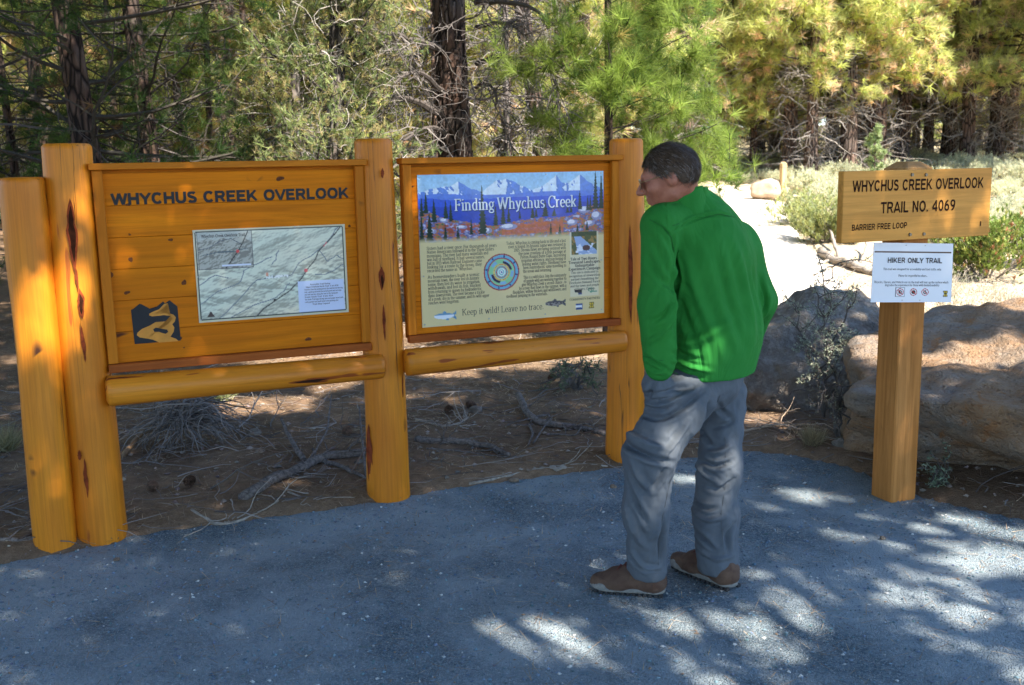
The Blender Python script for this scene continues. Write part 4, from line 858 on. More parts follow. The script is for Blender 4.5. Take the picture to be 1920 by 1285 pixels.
bx0 = (B[0][0]+B[2][0])/2; bx1 = (B[1][0]+B[3][0])/2; bz1 = (B[0][1]+B[1][1])/2; bz0 = (B[2][1]+B[3][1])/2
board = link('board', bevel_box(bx0, bx1, -bt, -.001, bz0, bz1, .003), M_PW2, sign, 'routed wooden board reading Whychus Creek Overlook Trail No. 4069')
def atB(x_, z_, lift=.0012): return np.stack([np.asarray(x_, float), -bt-lift+np.zeros(np.shape(x_)), np.asarray(z_, float)], -1)
M_ROUT = mat_plain('burnt_brown_routed_letter', (.035, .014, .006), .8, .1)
def bline(text, pa, pb, hpx, off, name):
    a_ = S(*pa, -bt); c_ = S(*pb, -bt); zb_ = (a_[1]+c_[1])/2; hz = S(pa[0], pa[1]-hpx, -bt)[1]-a_[1]; letters('letter', text, atB, a_[0], c_[0], zb_, zb_+hz, off, M_ROUT, board)
bline('WHYCHUS CREEK OVERLOOK', (1598, 357.5), (1843, 355.5), 21.5, .135, 'lettering'); bline('TRAIL NO. 4069', (1651, 398.5), (1790, 397), 21.5, .135, 'lettering'); bline('BARRIER FREE LOOP', (1597, 431), (1700, 430), 11.5, .13, 'lettering'); bline('I', (1837, 424), (1839, 424), 9, .13, 'lettering')
A = Acc(); A.tube([(0, -.006, 0), (0, .001, 0)], [.007, .009], 6); hexb = fixn(A.mesh('bolt'))
M_BOLT = mat_plain('dull_bolt', (.22, .18, .12), .5, .5, Metallic=.7)
for q in ((1710, 328), (1736, 328), (1706, 440), (1732, 439)): s_ = S(*q, -bt); o = link('bolt', hexb, M_BOLT, sign); o.location = (s_[0], -bt, s_[1])
# laminated notice
N = [S(*q, -.012) for q in ((1638, 455), (1787, 457), (1632, 567), (1783, 567))]; print('notice', N)
pn = Paint(170, 124, (.80, .82, .84)); x, y = pn.x, pn.y
pn.fill((x > .02) & (x < .985) & (np.abs(y-.155) < .012), srgb(75, 55, 45)); pn.a[..., :] *= 1
for cx in (.355, .52, .665):
    r = np.hypot((x-cx)*pn.asp, y-.83); pn.fill((r < .058), (.8, .8, .8)); gl = fbm2((x-cx)*60, y*60, 2, int(cx*77)); pn.fill((r < .034) & (gl > -.18), (.03, .03, .03)); pn.fill((r < .062) & (r > .05), srgb(175, 45, 60)); pn.fill((r < .058) & (np.abs((x-cx)*pn.asp-(y-.83)) < .009), srgb(175, 45, 60))
m = (np.abs(x-.355) < .058) & (np.abs(y-.83) < .08) & ~((np.abs(x-.355) < .052) & (np.abs(y-.83) < .074)); pn.fill(m, srgb(120, 120, 125))
u = (x-.925)/.03; v_ = (y-.86)/.055; sh = (np.abs(v_) < 1) & (np.abs(u) < .95-.25*np.exp(-(v_*3)**2)); pn.fill(sh, srgb(30, 50, 25)); pn.fill(sh & (np.abs(u) < .7) & (np.abs(v_) < .8), srgb(190, 165, 60)); pn.fill(sh & ((np.abs(u) < .14) | (np.abs(v_+.1) < .16)), srgb(30, 50, 25))
t = NT('laminated_paper'); M_LAM = t.done(t.attr(), .18, t.bump(t.noise(t.mapn(), 7, 3), .35, .006), spec=.6)
notice, atN = printed('notice', pn, N, 'white laminated notice reading Hiker Only Trail', .0015, -.012, sign, M_LAM)
A = Acc(); block_line(A, 'HIKER ONLY TRAIL', atN, .18, .86, .335, .245, .15)
for s_, u0, u1, v_, sz in (('This trail was designed for accessibility and foot traffic only.', .13, .86, .455, 0), ('Please be respectful to others...', .32, .69, .565, 0), ('Bicycles, Horses, and Vehicle use on the trail will tear up the surface which', .03, .955, .675, 0), ('degrades the experience for those with limited mobility', .16, .84, .725, 0)):
    serif_line(A, s_, atN, u0, v_, .052, 1.38, u1=u1, thick=.1, thin=.06)
link('lettering', A, M_DARKINK, notice)['kind'] = 'stuff'; screws(notice, atN, [(.40, .04), (.64, .04), (.38, .965), (.6, .965)], .003)

# ================================================================ PLANTS
def perp(d, rng):
    r = rng.normal(size=d.shape); r -= (r*d).sum(-1, keepdims=True)*d; return nrm(r)
def needle_tufts(P, Dn, L, n, w_, col, rng, spread=(.25, 1.25), back=.35, jit=.18):
    """P (m,3) twig tips, Dn (m,3) twig directions, col (m,3): n slender needles each"""
    m = len(P); L = np.broadcast_to(L, (m,))
    d = np.repeat(nrm(Dn), n, 0); p = np.repeat(P, n, 0); l = np.repeat(L, n)*rng.uniform(.7, 1.1, m*n)
    th = rng.uniform(*spread, m*n)[:, None]; q = perp(d, rng); nd = nrm(d*np.cos(th)+q*np.sin(th)+V3([0, 0, -.06]))
    b = p-d*(rng.random(m*n)*back)[:, None]*l[:, None]; s = np.cross(nd, nrm(rng.normal(size=nd.shape))); s = nrm(s)*np.broadcast_to(w_, (m*n,))[:, None]/2
    V = np.stack([b-s, b+s, b+nd*l[:, None]], 1).reshape(-1, 3)
    c = np.repeat(col, n, 0)*(1+rng.uniform(-jit, jit, (m*n, 1))); c = np.repeat(c, 3, 0)
    return V, np.arange(len(V)).reshape(-1, 3), np.clip(c, 0, 1)
M_NEEDLE = mat_leaf('pine_needles', trans=.66, var=.25, rough=.45)
M_LEAF = mat_leaf('shrub_leaves', trans=.30, var=.25, rough=.6)
M_BARK = mat_bark('shade_darkened_pine_bark', (.05, .037, .032), (.115, .088, .072), (.12, .065, .045))  # bark darkened so shaded trunks stand as silhouettes
M_BARKF = mat_bark('lit_far_pine_bark', (.085, .062, .052), (.19, .145, .12), (.20, .11, .075))  # lighter copy of the pine bark, brightness of the lit wood put in
M_BARKP = mat_bark('pinkish_pine_bark', (.20, .13, .10), (.34, .25, .20), (.30, .17, .11))
M_BARKG = mat_bark('grey_bark', (.12, .105, .095), (.24, .21, .19), (.15, .11, .09))
M_DEAD = mat_vcol('dead_grey_wood', .9, .15)
M_TWIG = mat_plain('dark_twig_bark', (.06, .052, .042), .9, .1, .3, 30)

def trunk_mesh(H_, r0, r1, seed, lean=(0, 0), sides=18, rings=40, rough=.10, flare=.35, curve=.0):
    s = np.linspace(0, 1, rings)**1.1; z = s*H_; a = np.arange(sides)*2*math.pi/sides; A_, Z_ = np.meshgrid(a, z)
    r = (r0+(r1-r0)*s)*(1+flare*np.exp(-z/.35)); n1 = fbm(np.stack([np.cos(A_)*3.2, np.sin(A_)*3.2, Z_*1.6], -1), 3, seed)
    R = r[:, None]*(1+rough*n1*1.6); cx = lean[0]*z+curve*np.sin(z*.5+seed); cy = lean[1]*z+curve*np.cos(z*.4+seed)
    V = np.stack([R*np.cos(A_)+cx[:, None], R*np.sin(A_)+cy[:, None], Z_-.25*(Z_ < .01)], -1).reshape(-1, 3)
    i = np.arange(rings-1)[:, None]*sides; j = np.arange(sides)[None]; k = (j+1) % sides
    return V, np.stack([i+j, i+k, i+sides+k, i+sides+j], -1).reshape(-1, 4), lambda zz: V3([lean[0]*zz+curve*math.sin(zz*.5+seed), lean[1]*zz+curve*math.cos(zz*.4+seed), zz]), lambda zz: r0+(r1-r0)*min(1, zz/H_)**(1/1.1)
def pal(rng, m, cols, wts):
    c = np.array(cols)[rng.choice(len(cols), m, p=np.array(wts)/sum(wts))]; return c*(1+rng.uniform(-.22, .28, (m, 1)))
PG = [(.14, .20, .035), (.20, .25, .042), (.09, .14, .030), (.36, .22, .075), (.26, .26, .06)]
def pine(name, seed, H_, r0, crown, radius, nb, tufts, needles, L, w_, lean=(0, 0), low=1.0, cols=PG, wts=(4, 4, 2, 1.2, 1.5), dead=(0, 0, 0), bark=M_BARK, curve=.03, az=None, up=.15, rough=.10, sub=5, label='', cat='tree', group=None, loc=(0, 0), tag_=True, flare=.35, deadcol=(.21, .18, .16)):
    """one pine: trunk, living branches, needle crown and, low down, dead branches"""
    rng = np.random.default_rng(seed); z0 = H(*loc) if loc is not None else 0
    root = thing(name, label or None, cat, (loc[0], loc[1], z0-.03) if loc is not None else (0, 0, 0), 0, group)
    V, Q, ax, rad = trunk_mesh(H_, r0, r0*.25, seed, lean, curve=curve, rough=rough, flare=flare); link('trunk', np_mesh('trunk', V, Q, smooth=True), bark, root)
    B = Acc(); TP = []; TD = []
    for b in range(nb):
        t_ = ((b+rng.random())/nb)**low; z = crown[0]+(crown[1]-crown[0])*t_; a = rng.uniform(0, 6.28) if az is None else rng.uniform(*az)
        Rb = radius*(1-.72*t_**1.3)*rng.uniform(.65, 1.1); d = V3([math.cos(a), math.sin(a), rng.uniform(-.15, .25)+up*t_]); p = crooked(ax(z), d, Rb, 7, rng, .12, .03)
        rb = max(.006, rad(z)*.2); B.tube(p, np.linspace(rb, .004, len(p)), 4, None, False)
        for q in range(sub):
            f = rng.uniform(.3, 1); i = f*7; i0 = min(6, int(i)); o_ = p[i0]+(p[i0+1]-p[i0])*(i-i0); bd = nrm(p[i0+1]-p[i0]); sdv = perp(bd[None], rng)[0]; sdv[2] = sdv[2]*.5+.1
            sp_ = crooked(o_, bd*.6+sdv, Rb*rng.uniform(.18, .4)*(1.25-f*.5), 4, rng, .2, .04); B.tube(sp_, np.linspace(rb*.4, .0025, 5), 3, None, False)
            k = max(1, tufts//(nb*sub)); u = rng.uniform(.25, 1, k)*4; ii = np.minimum(3, u.astype(int)); pp = sp_[ii]+(sp_[ii+1]-sp_[ii])*(u-ii)[:, None]; dd = nrm(sp_[ii+1]-sp_[ii])+rng.normal(0, .55, (k, 3))+V3([0, 0, .25]); off = rng.normal(0, L*.35, (k, 3)); TP.append(pp+off); TD.append(dd)
    link('branches', B, M_TWIG, root)
    TP = np.concatenate(TP); TD = np.concatenate(TD); col = pal(rng, len(TP), cols, wts); col *= (1+.35*fbm(TP*1.3, 2, seed))[:, None]
    V, F, C_ = needle_tufts(TP, TD, L, needles, w_, col, rng); link('crown', np_mesh('crown', V, F, C_), M_NEEDLE, root)
    if dead[0]:
        A = Acc(); n_, z1, Rd = dead
        for b in range(n_):
            z = rng.uniform(.4, z1); a = rng.uniform(0, 6.28) if az is None else rng.uniform(*az); l = Rd*rng.uniform(.4, 1.1)
            p = crooked(ax(z), (math.cos(a), math.sin(a), rng.uniform(-.4, .4)), l, 8, rng, .26, -.02); rb = rad(z)*rng.uniform(.05, .15)+.0035; dc = V3(deadcol)*rng.uniform(.55, 1.5); A.tube(p, np.linspace(rb, .003, 9), 3, dc, False)
            for q in range(rng.integers(3, 8)):
                i = rng.integers(1, 8); dd = p[i]-p[i-1]; s2 = perp(nrm(dd)[None], rng)[0]; p2 = crooked(p[i], nrm(dd)*.6+s2, l*rng.uniform(.15, .5), 5, rng, .35, -.05); A.tube(p2, np.linspace(rb*.4, .002, 6), 3, dc, False)
                if rng.random() < .5: s3 = perp(nrm(dd)[None], rng)[0]; A.tube(crooked(p2[2], s3, l*.2, 4, rng, .4, -.05), np.linspace(rb*.25, .0015, 5), 3, dc, False)
        link('dead_branches', A, M_DEAD, root)
    return root, ax, rad

def at_trunk(px, py, y):    # a trunk standing at depth y that crosses pixel (px,py)
    P = D(px, py, y); return P[0], y
PG_SHADED = [(.06, .115, .026), (.09, .15, .032), (.04, .08, .022), (.13, .075, .03), (.1, .12, .03)]  # pine greens darkened: the shade on the left trees is in the colour
# ---- the dark near pines on the left
x_, y_ = at_trunk(175, 295, 9.6)
pine('pine_tree', 101, 11, .135, (1.3, 10.5), 3.0, 60, 1800, 26, .17, .0050, low=1.9, lean=(-.055, .0), cols=PG_SHADED, wts=(4, 3, 3, 1, 1), dead=(24, 3.4, 1.6), label='tall dark shaded pine whose trunk rises directly behind the short left end post', loc=(x_, y_), deadcol=(.06, .05, .045))
x_, y_ = at_trunk(285, 295, 11.5)
pine('pine_tree', 102, 10, .12, (1.0, 9.5), 2.6, 60, 1900, 24, .16, .0055, low=1.8, lean=(-.03, 0), cols=PG_SHADED, wts=(4, 4, 2, 1, 1), dead=(30, 3.2, 1.8), label='dark pine behind the Whychus Creek Overlook heading, second trunk from the left', loc=(x_, y_), deadcol=(.07, .06, .055))
x_, y_ = at_trunk(80, 250, 12.5)
pine('pine_tree', 103, 9, .09, (.6, 8.5), 2.8, 56, 1600, 20, .16, .0065, low=1.7, cols=PG_SHADED, wts=(4, 4, 2, 1.4, 1), dead=(24, 2.6, 1.8), label='bushy dark pine crowding the left edge of the picture', loc=(x_, y_), deadcol=(.07, .06, .055))
x_, y_ = at_trunk(345, 280, 14)
pine('pine_tree', 104, 9, .07, (1.0, 8.5), 2.1, 46, 1900, 18, .16, .0075, low=1.5, cols=PG, wts=(4, 3, 3, 1, 1), dead=(24, 3.0, 1.6), label='slim green pine behind the middle of the map panel cap', loc=(x_, y_), deadcol=(.10, .08, .07))
x_, y_ = at_trunk(440, 280, 15)
pine('pine_tree', 105, 10, .09, (1.6, 9.5), 2.0, 40, 1700, 18, .16, .008, lean=(.01, 0), cols=PG, wts=(4, 3, 3, 1, 1), dead=(36, 3.2, 1.8), label='pine with reddish sunlit trunk behind the right half of the map panel', loc=(x_, y_), bark=M_BARKP)
SLIM = [(28, 11.5, .05, -.02, 'slim dark trunk near the left edge, left of the tallest dark pine'), (222, 14.5, .055, .01, 'slim dark trunk between the two dark pines over the map panel'), (232, 17, .06, .03, 'far slim trunk between the two dark pines over the map panel'), (392, 13.5, .05, .02, 'slim shaded trunk over the start of the map panel sheet'), (480, 16, .065, -.03, 'slim tilted trunk over the word Overlook'), (600, 14, .05, .02, 'slim trunk seen through the junipers'), (700, 15, .06, -.01, 'slim trunk just behind the middle post top'), (955, 16, .075, .0, 'straight trunk behind the old charred pine'), (1238, 17, .06, .0, 'slim trunk left of the man\'s head')]
for i, (px, y, r, ln, lb) in enumerate(SLIM):
    x_, y_ = at_trunk(px, 285, y); pine('slim_pine_tree', 140+i, 9, r, (2.4, 9), 1.5, 26, 520, 18, .17, .008, lean=(ln, 0), cols=PG, wts=(4, 4, 2, 1.5, 1.5), dead=(22, 3.6, 1.0), label=lb, loc=(x_, y_), deadcol=(.10, .085, .075))
# ---- the big charred old pine in the middle, with long dead arms
x_, y_ = at_trunk(866, 285, 9.6)
big, axb, radb = pine('old_pine_tree', 110, 14, .165, (5.2, 13), 3.2, 44, 1500, 22, .17, .006, lean=(-.02, 0), dead=(26, 4.2, 1.3), label='large old pine with furrowed charred trunk and bare crooked arms behind the interpretive panel', loc=(x_, y_), rough=.2, flare=.12, deadcol=(.15, .13, .115))
ob = V3(big.location); A = Acc(); rng = np.random.default_rng(12)
def limb(pts, y, r0, r1, n=26, tw=14):
    q = np.array([D(px, py, y+dy)-ob for px, py, dy in pts]); s = np.linspace(0, len(q)-1, n); i = np.minimum(s.astype(int), len(q)-2); f = (s-i)[:, None]; f2 = f*f*(3-2*f)*.35+f*.65
    p = q[i]*(1-f2)+q[i+1]*f2; p += .012*np.stack([vnoise(np.stack([s*1.3, s*0+k, s*0], -1), 5+k) for k in range(3)], -1); A.tube(p, np.linspace(r0, r1, n), 6, (.085, .07, .062))
    for k in range(tw):
        j = rng.integers(3, n-1); d = nrm(p[j]-p[j-1]); s2 = perp(d[None], rng)[0]; s2[2] -= .5; l = rng.uniform(.2, .75); pt = crooked(p[j], d*.5+s2, l, 8, rng, .28, -.03); c_ = V3((.15, .13, .12))*rng.uniform(.5, 1.6); A.tube(pt, np.linspace(.007, .002, 9), 3, c_, False)
        for m in range(4):
            jj = rng.integers(2, 8); A.tube(crooked(pt[jj], perp(nrm(pt[jj]-pt[jj-1])[None], rng)[0]+V3([0, 0, -.4]), l*.5, 5, rng, .4, -.03), np.linspace(.004, .0015, 6), 3, c_, False)
limb([(842, 95, 0), (800, 82, -.3), (760, 76, -.5), (745, 62, -.6), (720, 66, -.7), (690, 55, -.8)], 9.6, .035, .012, tw=16)
limb([(842, 82, 0), (790, 78, -.2), (740, 80, -.3), (700, 84, -.5), (668, 82, -.6)], 9.6, .028, .008)
limb([(842, 180, 0), (815, 158, -.3), (790, 140, -.5), (775, 134, -.6), (750, 148, -.7), (735, 165, -.8)], 9.6, .028, .008)
limb([(842, 220, 0), (800, 200, -.3), (765, 188, -.5), (735, 180, -.6)], 9.6, .038, .018, tw=18)
limb([(850, 255, 0), (820, 240, -.3), (795, 243, -.5), (760, 262, -.7)], 9.6, .028, .010)
limb([(892, 120, 0), (925, 106, -.3), (960, 112, -.5), (1000, 118, -.5), (1035, 140, -.6), (1048, 170, -.6), (1050, 230, -.7)], 9.6, .026, .010, tw=34)
limb([(890, 52, 0), (925, 42, -.3), (960, 50, -.5), (985, 66, -.5)], 9.6, .022, .008, tw=22)
limb([(890, 165, 0), (910, 150, -.2), (930, 180, -.4), (945, 230, -.4), (960, 285, -.4)], 9.6, .016, .006, tw=34)
limb([(890, 5, 0), (930, 2, -.3), (990, 14, -.5), (1040, 40, -.5)], 9.6, .03, .012, tw=18)
link('dead_limbs', A, M_DEAD, big)
# bark plates of the big trunk: individual furrowed slabs, joined
A = Acc(); rng = np.random.default_rng(4)
for k in range(420):
    z = rng.uniform(.9, 4.4); a = rng.uniform(math.pi, 2*math.pi); r = radb(z)*1.03; wd = rng.uniform(.016, .035)/r; hh = rng.uniform(.05, .14); c0 = axb(z); V = []; tk = rng.uniform(.006, .016)
    for dz, wk, o_ in ((-hh/2, .5, 0), (-hh*.4, 1, tk), (hh*.4, .9, tk), (hh/2, .4, 0)):
        for s_ in (-1, -.75, .75, 1): aa = a+s_*wd*wk*.7; rr = r-.006+(o_ if abs(s_) < .9 else 0); V.append((c0[0]+rr*math.cos(aa), c0[1]+rr*math.sin(aa), z+dz))
    A.add(V, None, [(4*i+j, 4*i+j+1, 4*i+5+j, 4*i+4+j) for i in range(3) for j in range(3)])
o = link('bark_plates', fixn(A.mesh('bark_plates')), mat_bark('plated_bark', (.10, .07, .058), (.24, .19, .165), (.15, .09, .07), 1.5), big); o['kind'] = 'stuff'
x_, y_ = at_trunk(832, 280, 11.2)
pine('pine_tree', 111, 13, .10, (5, 12), 2.4, 30, 900, 20, .16, .007, lean=(.0, 0), dead=(40, 4, 1.4), label='pale pinkish pine trunk showing just left of the charred old pine', loc=(x_, y_), bark=M_BARKP)
x_, y_ = at_trunk(1045, 250, 12.5)
pine('leaning_pine_tree', 112, 9, .12, (4.4, 8.8), 2.0, 26, 900, 18, .16, .008, lean=(-.13, 0), dead=(60, 4.4, 1.5), label='leaning dead-limbed pine in grey twigs behind the top right corner of the interpretive panel', loc=(x_, y_), bark=M_BARK, deadcol=(.22, .19, .17))
x_, y_ = at_trunk(955, 250, 12)
pine('pine_snag', 117, 5, .05, (4.2, 5), 1.0, 8, 60, 12, .16, .008, dead=(70, 3.6, 1.2), label='twiggy grey dead snag between the old charred pine and the bright young pine', loc=(x_, y_), bark=M_BARKG, deadcol=(.24, .21, .19), cat='dead tree')
# ---- bright young ponderosa
YG = [(.24, .32, .06), (.33, .42, .09), (.12, .19, .045), (.34, .28, .09)]
x_, y_ = at_trunk(1135, 285, 8.6)
pine('young_pine_tree', 120, 6.2, .045, (1.2, 6), 1.12, 70, 3000, 40, .17, .0042, low=1.5, cols=YG, wts=(4, 4, 2.4, .35), dead=(26, 1.7, .5), label='bright green long-needled young pine behind the right post of the interpretive panel', loc=(x_, y_), up=.5, sub=6)
# ---- juniper with sunlit grey green sprays
def juniper(seed, loc, H_, R_, n, label, cols, w_=.006):
    rng = np.random.default_rng(seed); root = thing('juniper_tree', label, 'tree', (*loc, H(*loc)-.03)); V, Q, ax, rad = trunk_mesh(H_, .11, .03, seed, (.02, 0), curve=.08, rough=.3); link('trunk', np_mesh('trunk', V, Q, smooth=True), M_BARKG, root)
    B = Acc(); TP = []; TD = []; Dd = Acc()
    for b in range(70):
        t_ = rng.random(); z = .5+(H_-.6)*t_; a = rng.uniform(0, 6.28); Rb = R_*math.sqrt(max(.1, 1-(t_*.95)**2))*rng.uniform(.6, 1.1); p = crooked(ax(z*.8), (math.cos(a), math.sin(a), .45), Rb, 7, rng, .2, .05); B.tube(p, np.linspace(.018, .004, 8), 4, None, False)
        for q in range(9):
            i = rng.integers(2, 8); sp_ = crooked(p[i], nrm(rng.normal(size=3)+V3([math.cos(a), math.sin(a), .6])), Rb*.32, 4, rng, .25, .02); B.tube(sp_, np.linspace(.005, .002, 5), 3, None, False)
            k = n//630+1; u = rng.uniform(0, 1, k)*4; ii = np.minimum(3, u.astype(int)); TP.append(sp_[ii]+(sp_[ii+1]-sp_[ii])*(u-ii)[:, None]+rng.normal(0, .03, (k, 3))); TD.append(rng.normal(0, .6, (k, 3))+V3([math.cos(a)*.4, math.sin(a)*.4, .7]))
        for q in range(5): Dd.tube(crooked(p[rng.integers(1, 6)], rng.normal(size=3), rng.uniform(.2, .6), 7, rng, .45, -.03), np.linspace(.005, .0015, 8), 3, V3((.36, .32, .28))*rng.uniform(.5, 1.2), False)
    link('branches', B, M_BARKG, root); link('dead_branches', Dd, M_DEAD, root); TP = np.concatenate(TP); TD = np.concatenate(TD); col = pal(rng, len(TP), cols, [1]*len(cols)); V, F, C_ = needle_tufts(TP, TD, .055, 12, w_, col, rng, (.1, .9), 1.2); link('crown', np_mesh('crown', V, F, C_), M_NEEDLE, root)
JC = [(.32, .38, .14), (.42, .46, .19), (.20, .27, .11), (.50, .42, .20)]
x_, y_ = at_trunk(640, 290, 8.8); juniper(130, (x_, y_), 4.3, 1.05, 5600, 'grey green juniper with bleached twigs behind the middle kiosk post', JC)
x_, y_ = at_trunk(545, 290, 10.5); juniper(131, (x_, y_), 3.6, 1.0, 3800, 'tangled juniper behind the right end of the map panel, left of its larger twin', [(.24, .29, .09), (.32, .34, .11), (.42, .34, .14)], .007)

# ---- background wood: five kinds of pine, copied
FAR = [(.54, .58, .17), (.66, .68, .25), (.38, .44, .14), (.88, .60, .37), (.74, .65, .31), (.80, .58, .38)]  # needle colours raised, sunlight on the crowns is part of them
protos = []
for k, (hh, cr, rr_, dd) in enumerate([(11, (2.1, 10.8), 2.8, (46, 3.0, 1.6)), (9, (1.7, 8.8), 2.6, (40, 2.6, 1.5)), (13, (2.4, 12.6), 3.0, (52, 3.4, 1.8)), (8, (1.3, 7.8), 2.1, (30, 2.2, 1.3)), (10, (2.2, 9.8), 2.7, (60, 3.2, 1.7)), (4.5, (.5, 4.3), 1.5, (30, 1.5, 1.2))]):
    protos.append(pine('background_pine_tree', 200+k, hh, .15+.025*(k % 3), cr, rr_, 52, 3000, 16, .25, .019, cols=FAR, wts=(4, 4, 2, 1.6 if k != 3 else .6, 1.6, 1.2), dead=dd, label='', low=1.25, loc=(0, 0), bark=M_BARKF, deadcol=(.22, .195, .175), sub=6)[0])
used = [False]*6
def place_pine(k, x, y, s, rz, label=None, group='pines of the background wood', name=None):
    z = H(x, y)-.05
    if not used[k]: o = protos[k]; used[k] = True; o.location = (x, y, z); o.rotation_euler = (0, 0, rz); o.scale = (s,)*3
    else: o = copy_tree(protos[k], (x, y, z), rz, s)
    o['label'] = label or 'pine among the many yellow green ones of the sunlit wood behind the clearing'
    if group and not label: o['group'] = group
    return o
rng = np.random.default_rng(31)
NAMED = [(1640, 292, 26, 2, 1.25, 'dark thick-trunked pine rising just left of the cap of the trail sign post'), (1815, 285, 27, 0, 1.35, 'stout grey-barked pine with bare lower limbs above the right end of the trail sign board'), (1741, 285, 33, 3, 1.2, 'thin dark pine trunk midway between the two stout pines above the trail sign'),
         (1520, 300, 25, 4, 1.0, 'dead-skirted pine behind the small wooden marker post, left of the thick dark pine'), (1555, 305, 27, 1, .9, 'slender pale trunk close beside the dead-skirted pine left of the trail sign'), (1411, 308, 27, 3, .85, 'slim pale-trunked pine standing alone in the sagebrush right of the man'),
         (1315, 275, 30, 1, 1.1, 'reddish trunked pine just right of the man\'s head'), (1890, 280, 31, 4, 1.25, 'dark pine trunk near the right edge of the picture'), (1450, 275, 34, 2, 1.0, 'pine with an orange patch of bark above the marker post'), (1372, 280, 36, 0, 1.0, 'distant pine behind the head of the trail where it leaves the clearing')]
for px, py, y, k, s, lb in NAMED:
    y += 2 if y > 20 else 0; P = D(px, py, y); place_pine(k, P[0], y, s, rng.uniform(0, 6.28), lb)
FRONT = [(1288, 27, 1, 1.2), (1362, 29, 2, 1.05), (1420, 31, 0, 1.15), (1478, 28, 4, 1.15), (1592, 27.5, 1, 1.3), (1690, 30, 2, 1.1), (1775, 31, 4, 1.2), (1868, 30, 2, 1.15), (1945, 28, 1, 1.3)]
FL = ['pine with orange tipped foliage hanging over the man\'s head', 'pine in the front row left of the far trail end', 'pine in the front row straight above the far trail end', 'bright front pine above the marker post', 'wide yellow green pine left of the thick dark trunk', 'pine closing the gap just right of the thick dark trunk', 'pine between the two stout trunks above the trail sign', 'pine right of the stout grey trunk above the trail sign', 'front row pine cut by the right edge of the picture']
for (px, y, k, s), lb in zip(FRONT, FL): P = D(px, 290, y); place_pine(k, P[0], y, s, rng.uniform(0, 6.28), lb)
taken = [(D(q[0], 290, q[1])[0], q[1]) for q in FRONT]+[(D(q[0], q[1], q[2])[0], q[2]) for q in NAMED]+[(o.location.x, o.location.y) for o in COL.objects if o.get('category') == 'tree' and o.location.y > 1]
cnt = 0; tries = 0
PLACES = ['behind the left end of the kiosk', 'behind the map panel', 'behind the right half of the map panel', 'behind the middle kiosk post', 'behind the interpretive panel', 'behind the right kiosk post', 'above the sandy trail', 'above the trail sign', 'near the right edge']
KINDS = ['tall pine', 'medium pine', 'very tall pine', 'short green pine', 'dead-skirted pine', 'low bushy pine']
while cnt < 122 and tries < 6000:
    tries += 1; y = rng.uniform(15, 62) if rng.random() < .6 else rng.uniform(24, 45); px = rng.uniform(-150, 2070); x = D(px, 290, y)[0]
    if px > 1230 and y < 29+rng.uniform(0, 3): continue
    if 560 < px <= 1230 and y < 17: continue
    if px < 560 and y < 17: continue
    if min(math.hypot(x-a, y-b_) for a, b_ in taken) < 1.5: continue
    taken.append((x, y)); k = int(rng.integers(0, 6)); bi = int(np.clip((px+150)//260, 0, 8)); fa = int(y > 28)+int(y > 42)
    o = place_pine(k, x, y, rng.uniform(.8, 1.25) if k < 5 else rng.uniform(.8, 1.3), rng.uniform(0, 6.28), KINDS[k]+' '+PLACES[bi]+', '+('front of the wood', 'middle of the wood', 'deep in the wood')[fa]); o['group'] = 'background pines '+PLACES[bi]; cnt += 1
for k in range(46):      # the wood goes on past both edges of the picture
    s_ = rng.choice([-1, 1]); px = 960+s_*rng.uniform(1130, 2300); y = rng.uniform(22, 50) if s_ > 0 else rng.uniform(13, 45); x = D(px, 290, y)[0]
    if min(math.hypot(x-a, y-b_) for a, b_ in taken) < 1.6: continue
    taken.append((x, y)); o = place_pine(int(rng.integers(0, 6)), x, y, rng.uniform(.85, 1.3), rng.uniform(0, 6.28), 'pine standing in the wood beyond the '+('right' if s_ > 0 else 'left')+' edge of the picture'); o['group'] = 'pines beyond the '+('right' if s_ > 0 else 'left')+' edge'
print('background pines', cnt)

# ---- far wood that reads as one mass
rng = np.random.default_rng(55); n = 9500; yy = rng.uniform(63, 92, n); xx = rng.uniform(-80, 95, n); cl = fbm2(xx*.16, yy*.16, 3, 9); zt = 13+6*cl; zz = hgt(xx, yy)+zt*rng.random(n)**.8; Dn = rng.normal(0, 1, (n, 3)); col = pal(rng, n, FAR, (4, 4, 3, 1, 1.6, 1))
V, F, C_ = needle_tufts(np.stack([xx, yy, zz], -1), Dn, 1.1, 16, .15, col, rng, (.2, 1.4), .5); link('far_wood', np_mesh('far_wood', V, F, C_), M_NEEDLE, None, 'hazy mass of far pines closing the view behind the sunlit wood', 'wood', None, 'stuff')
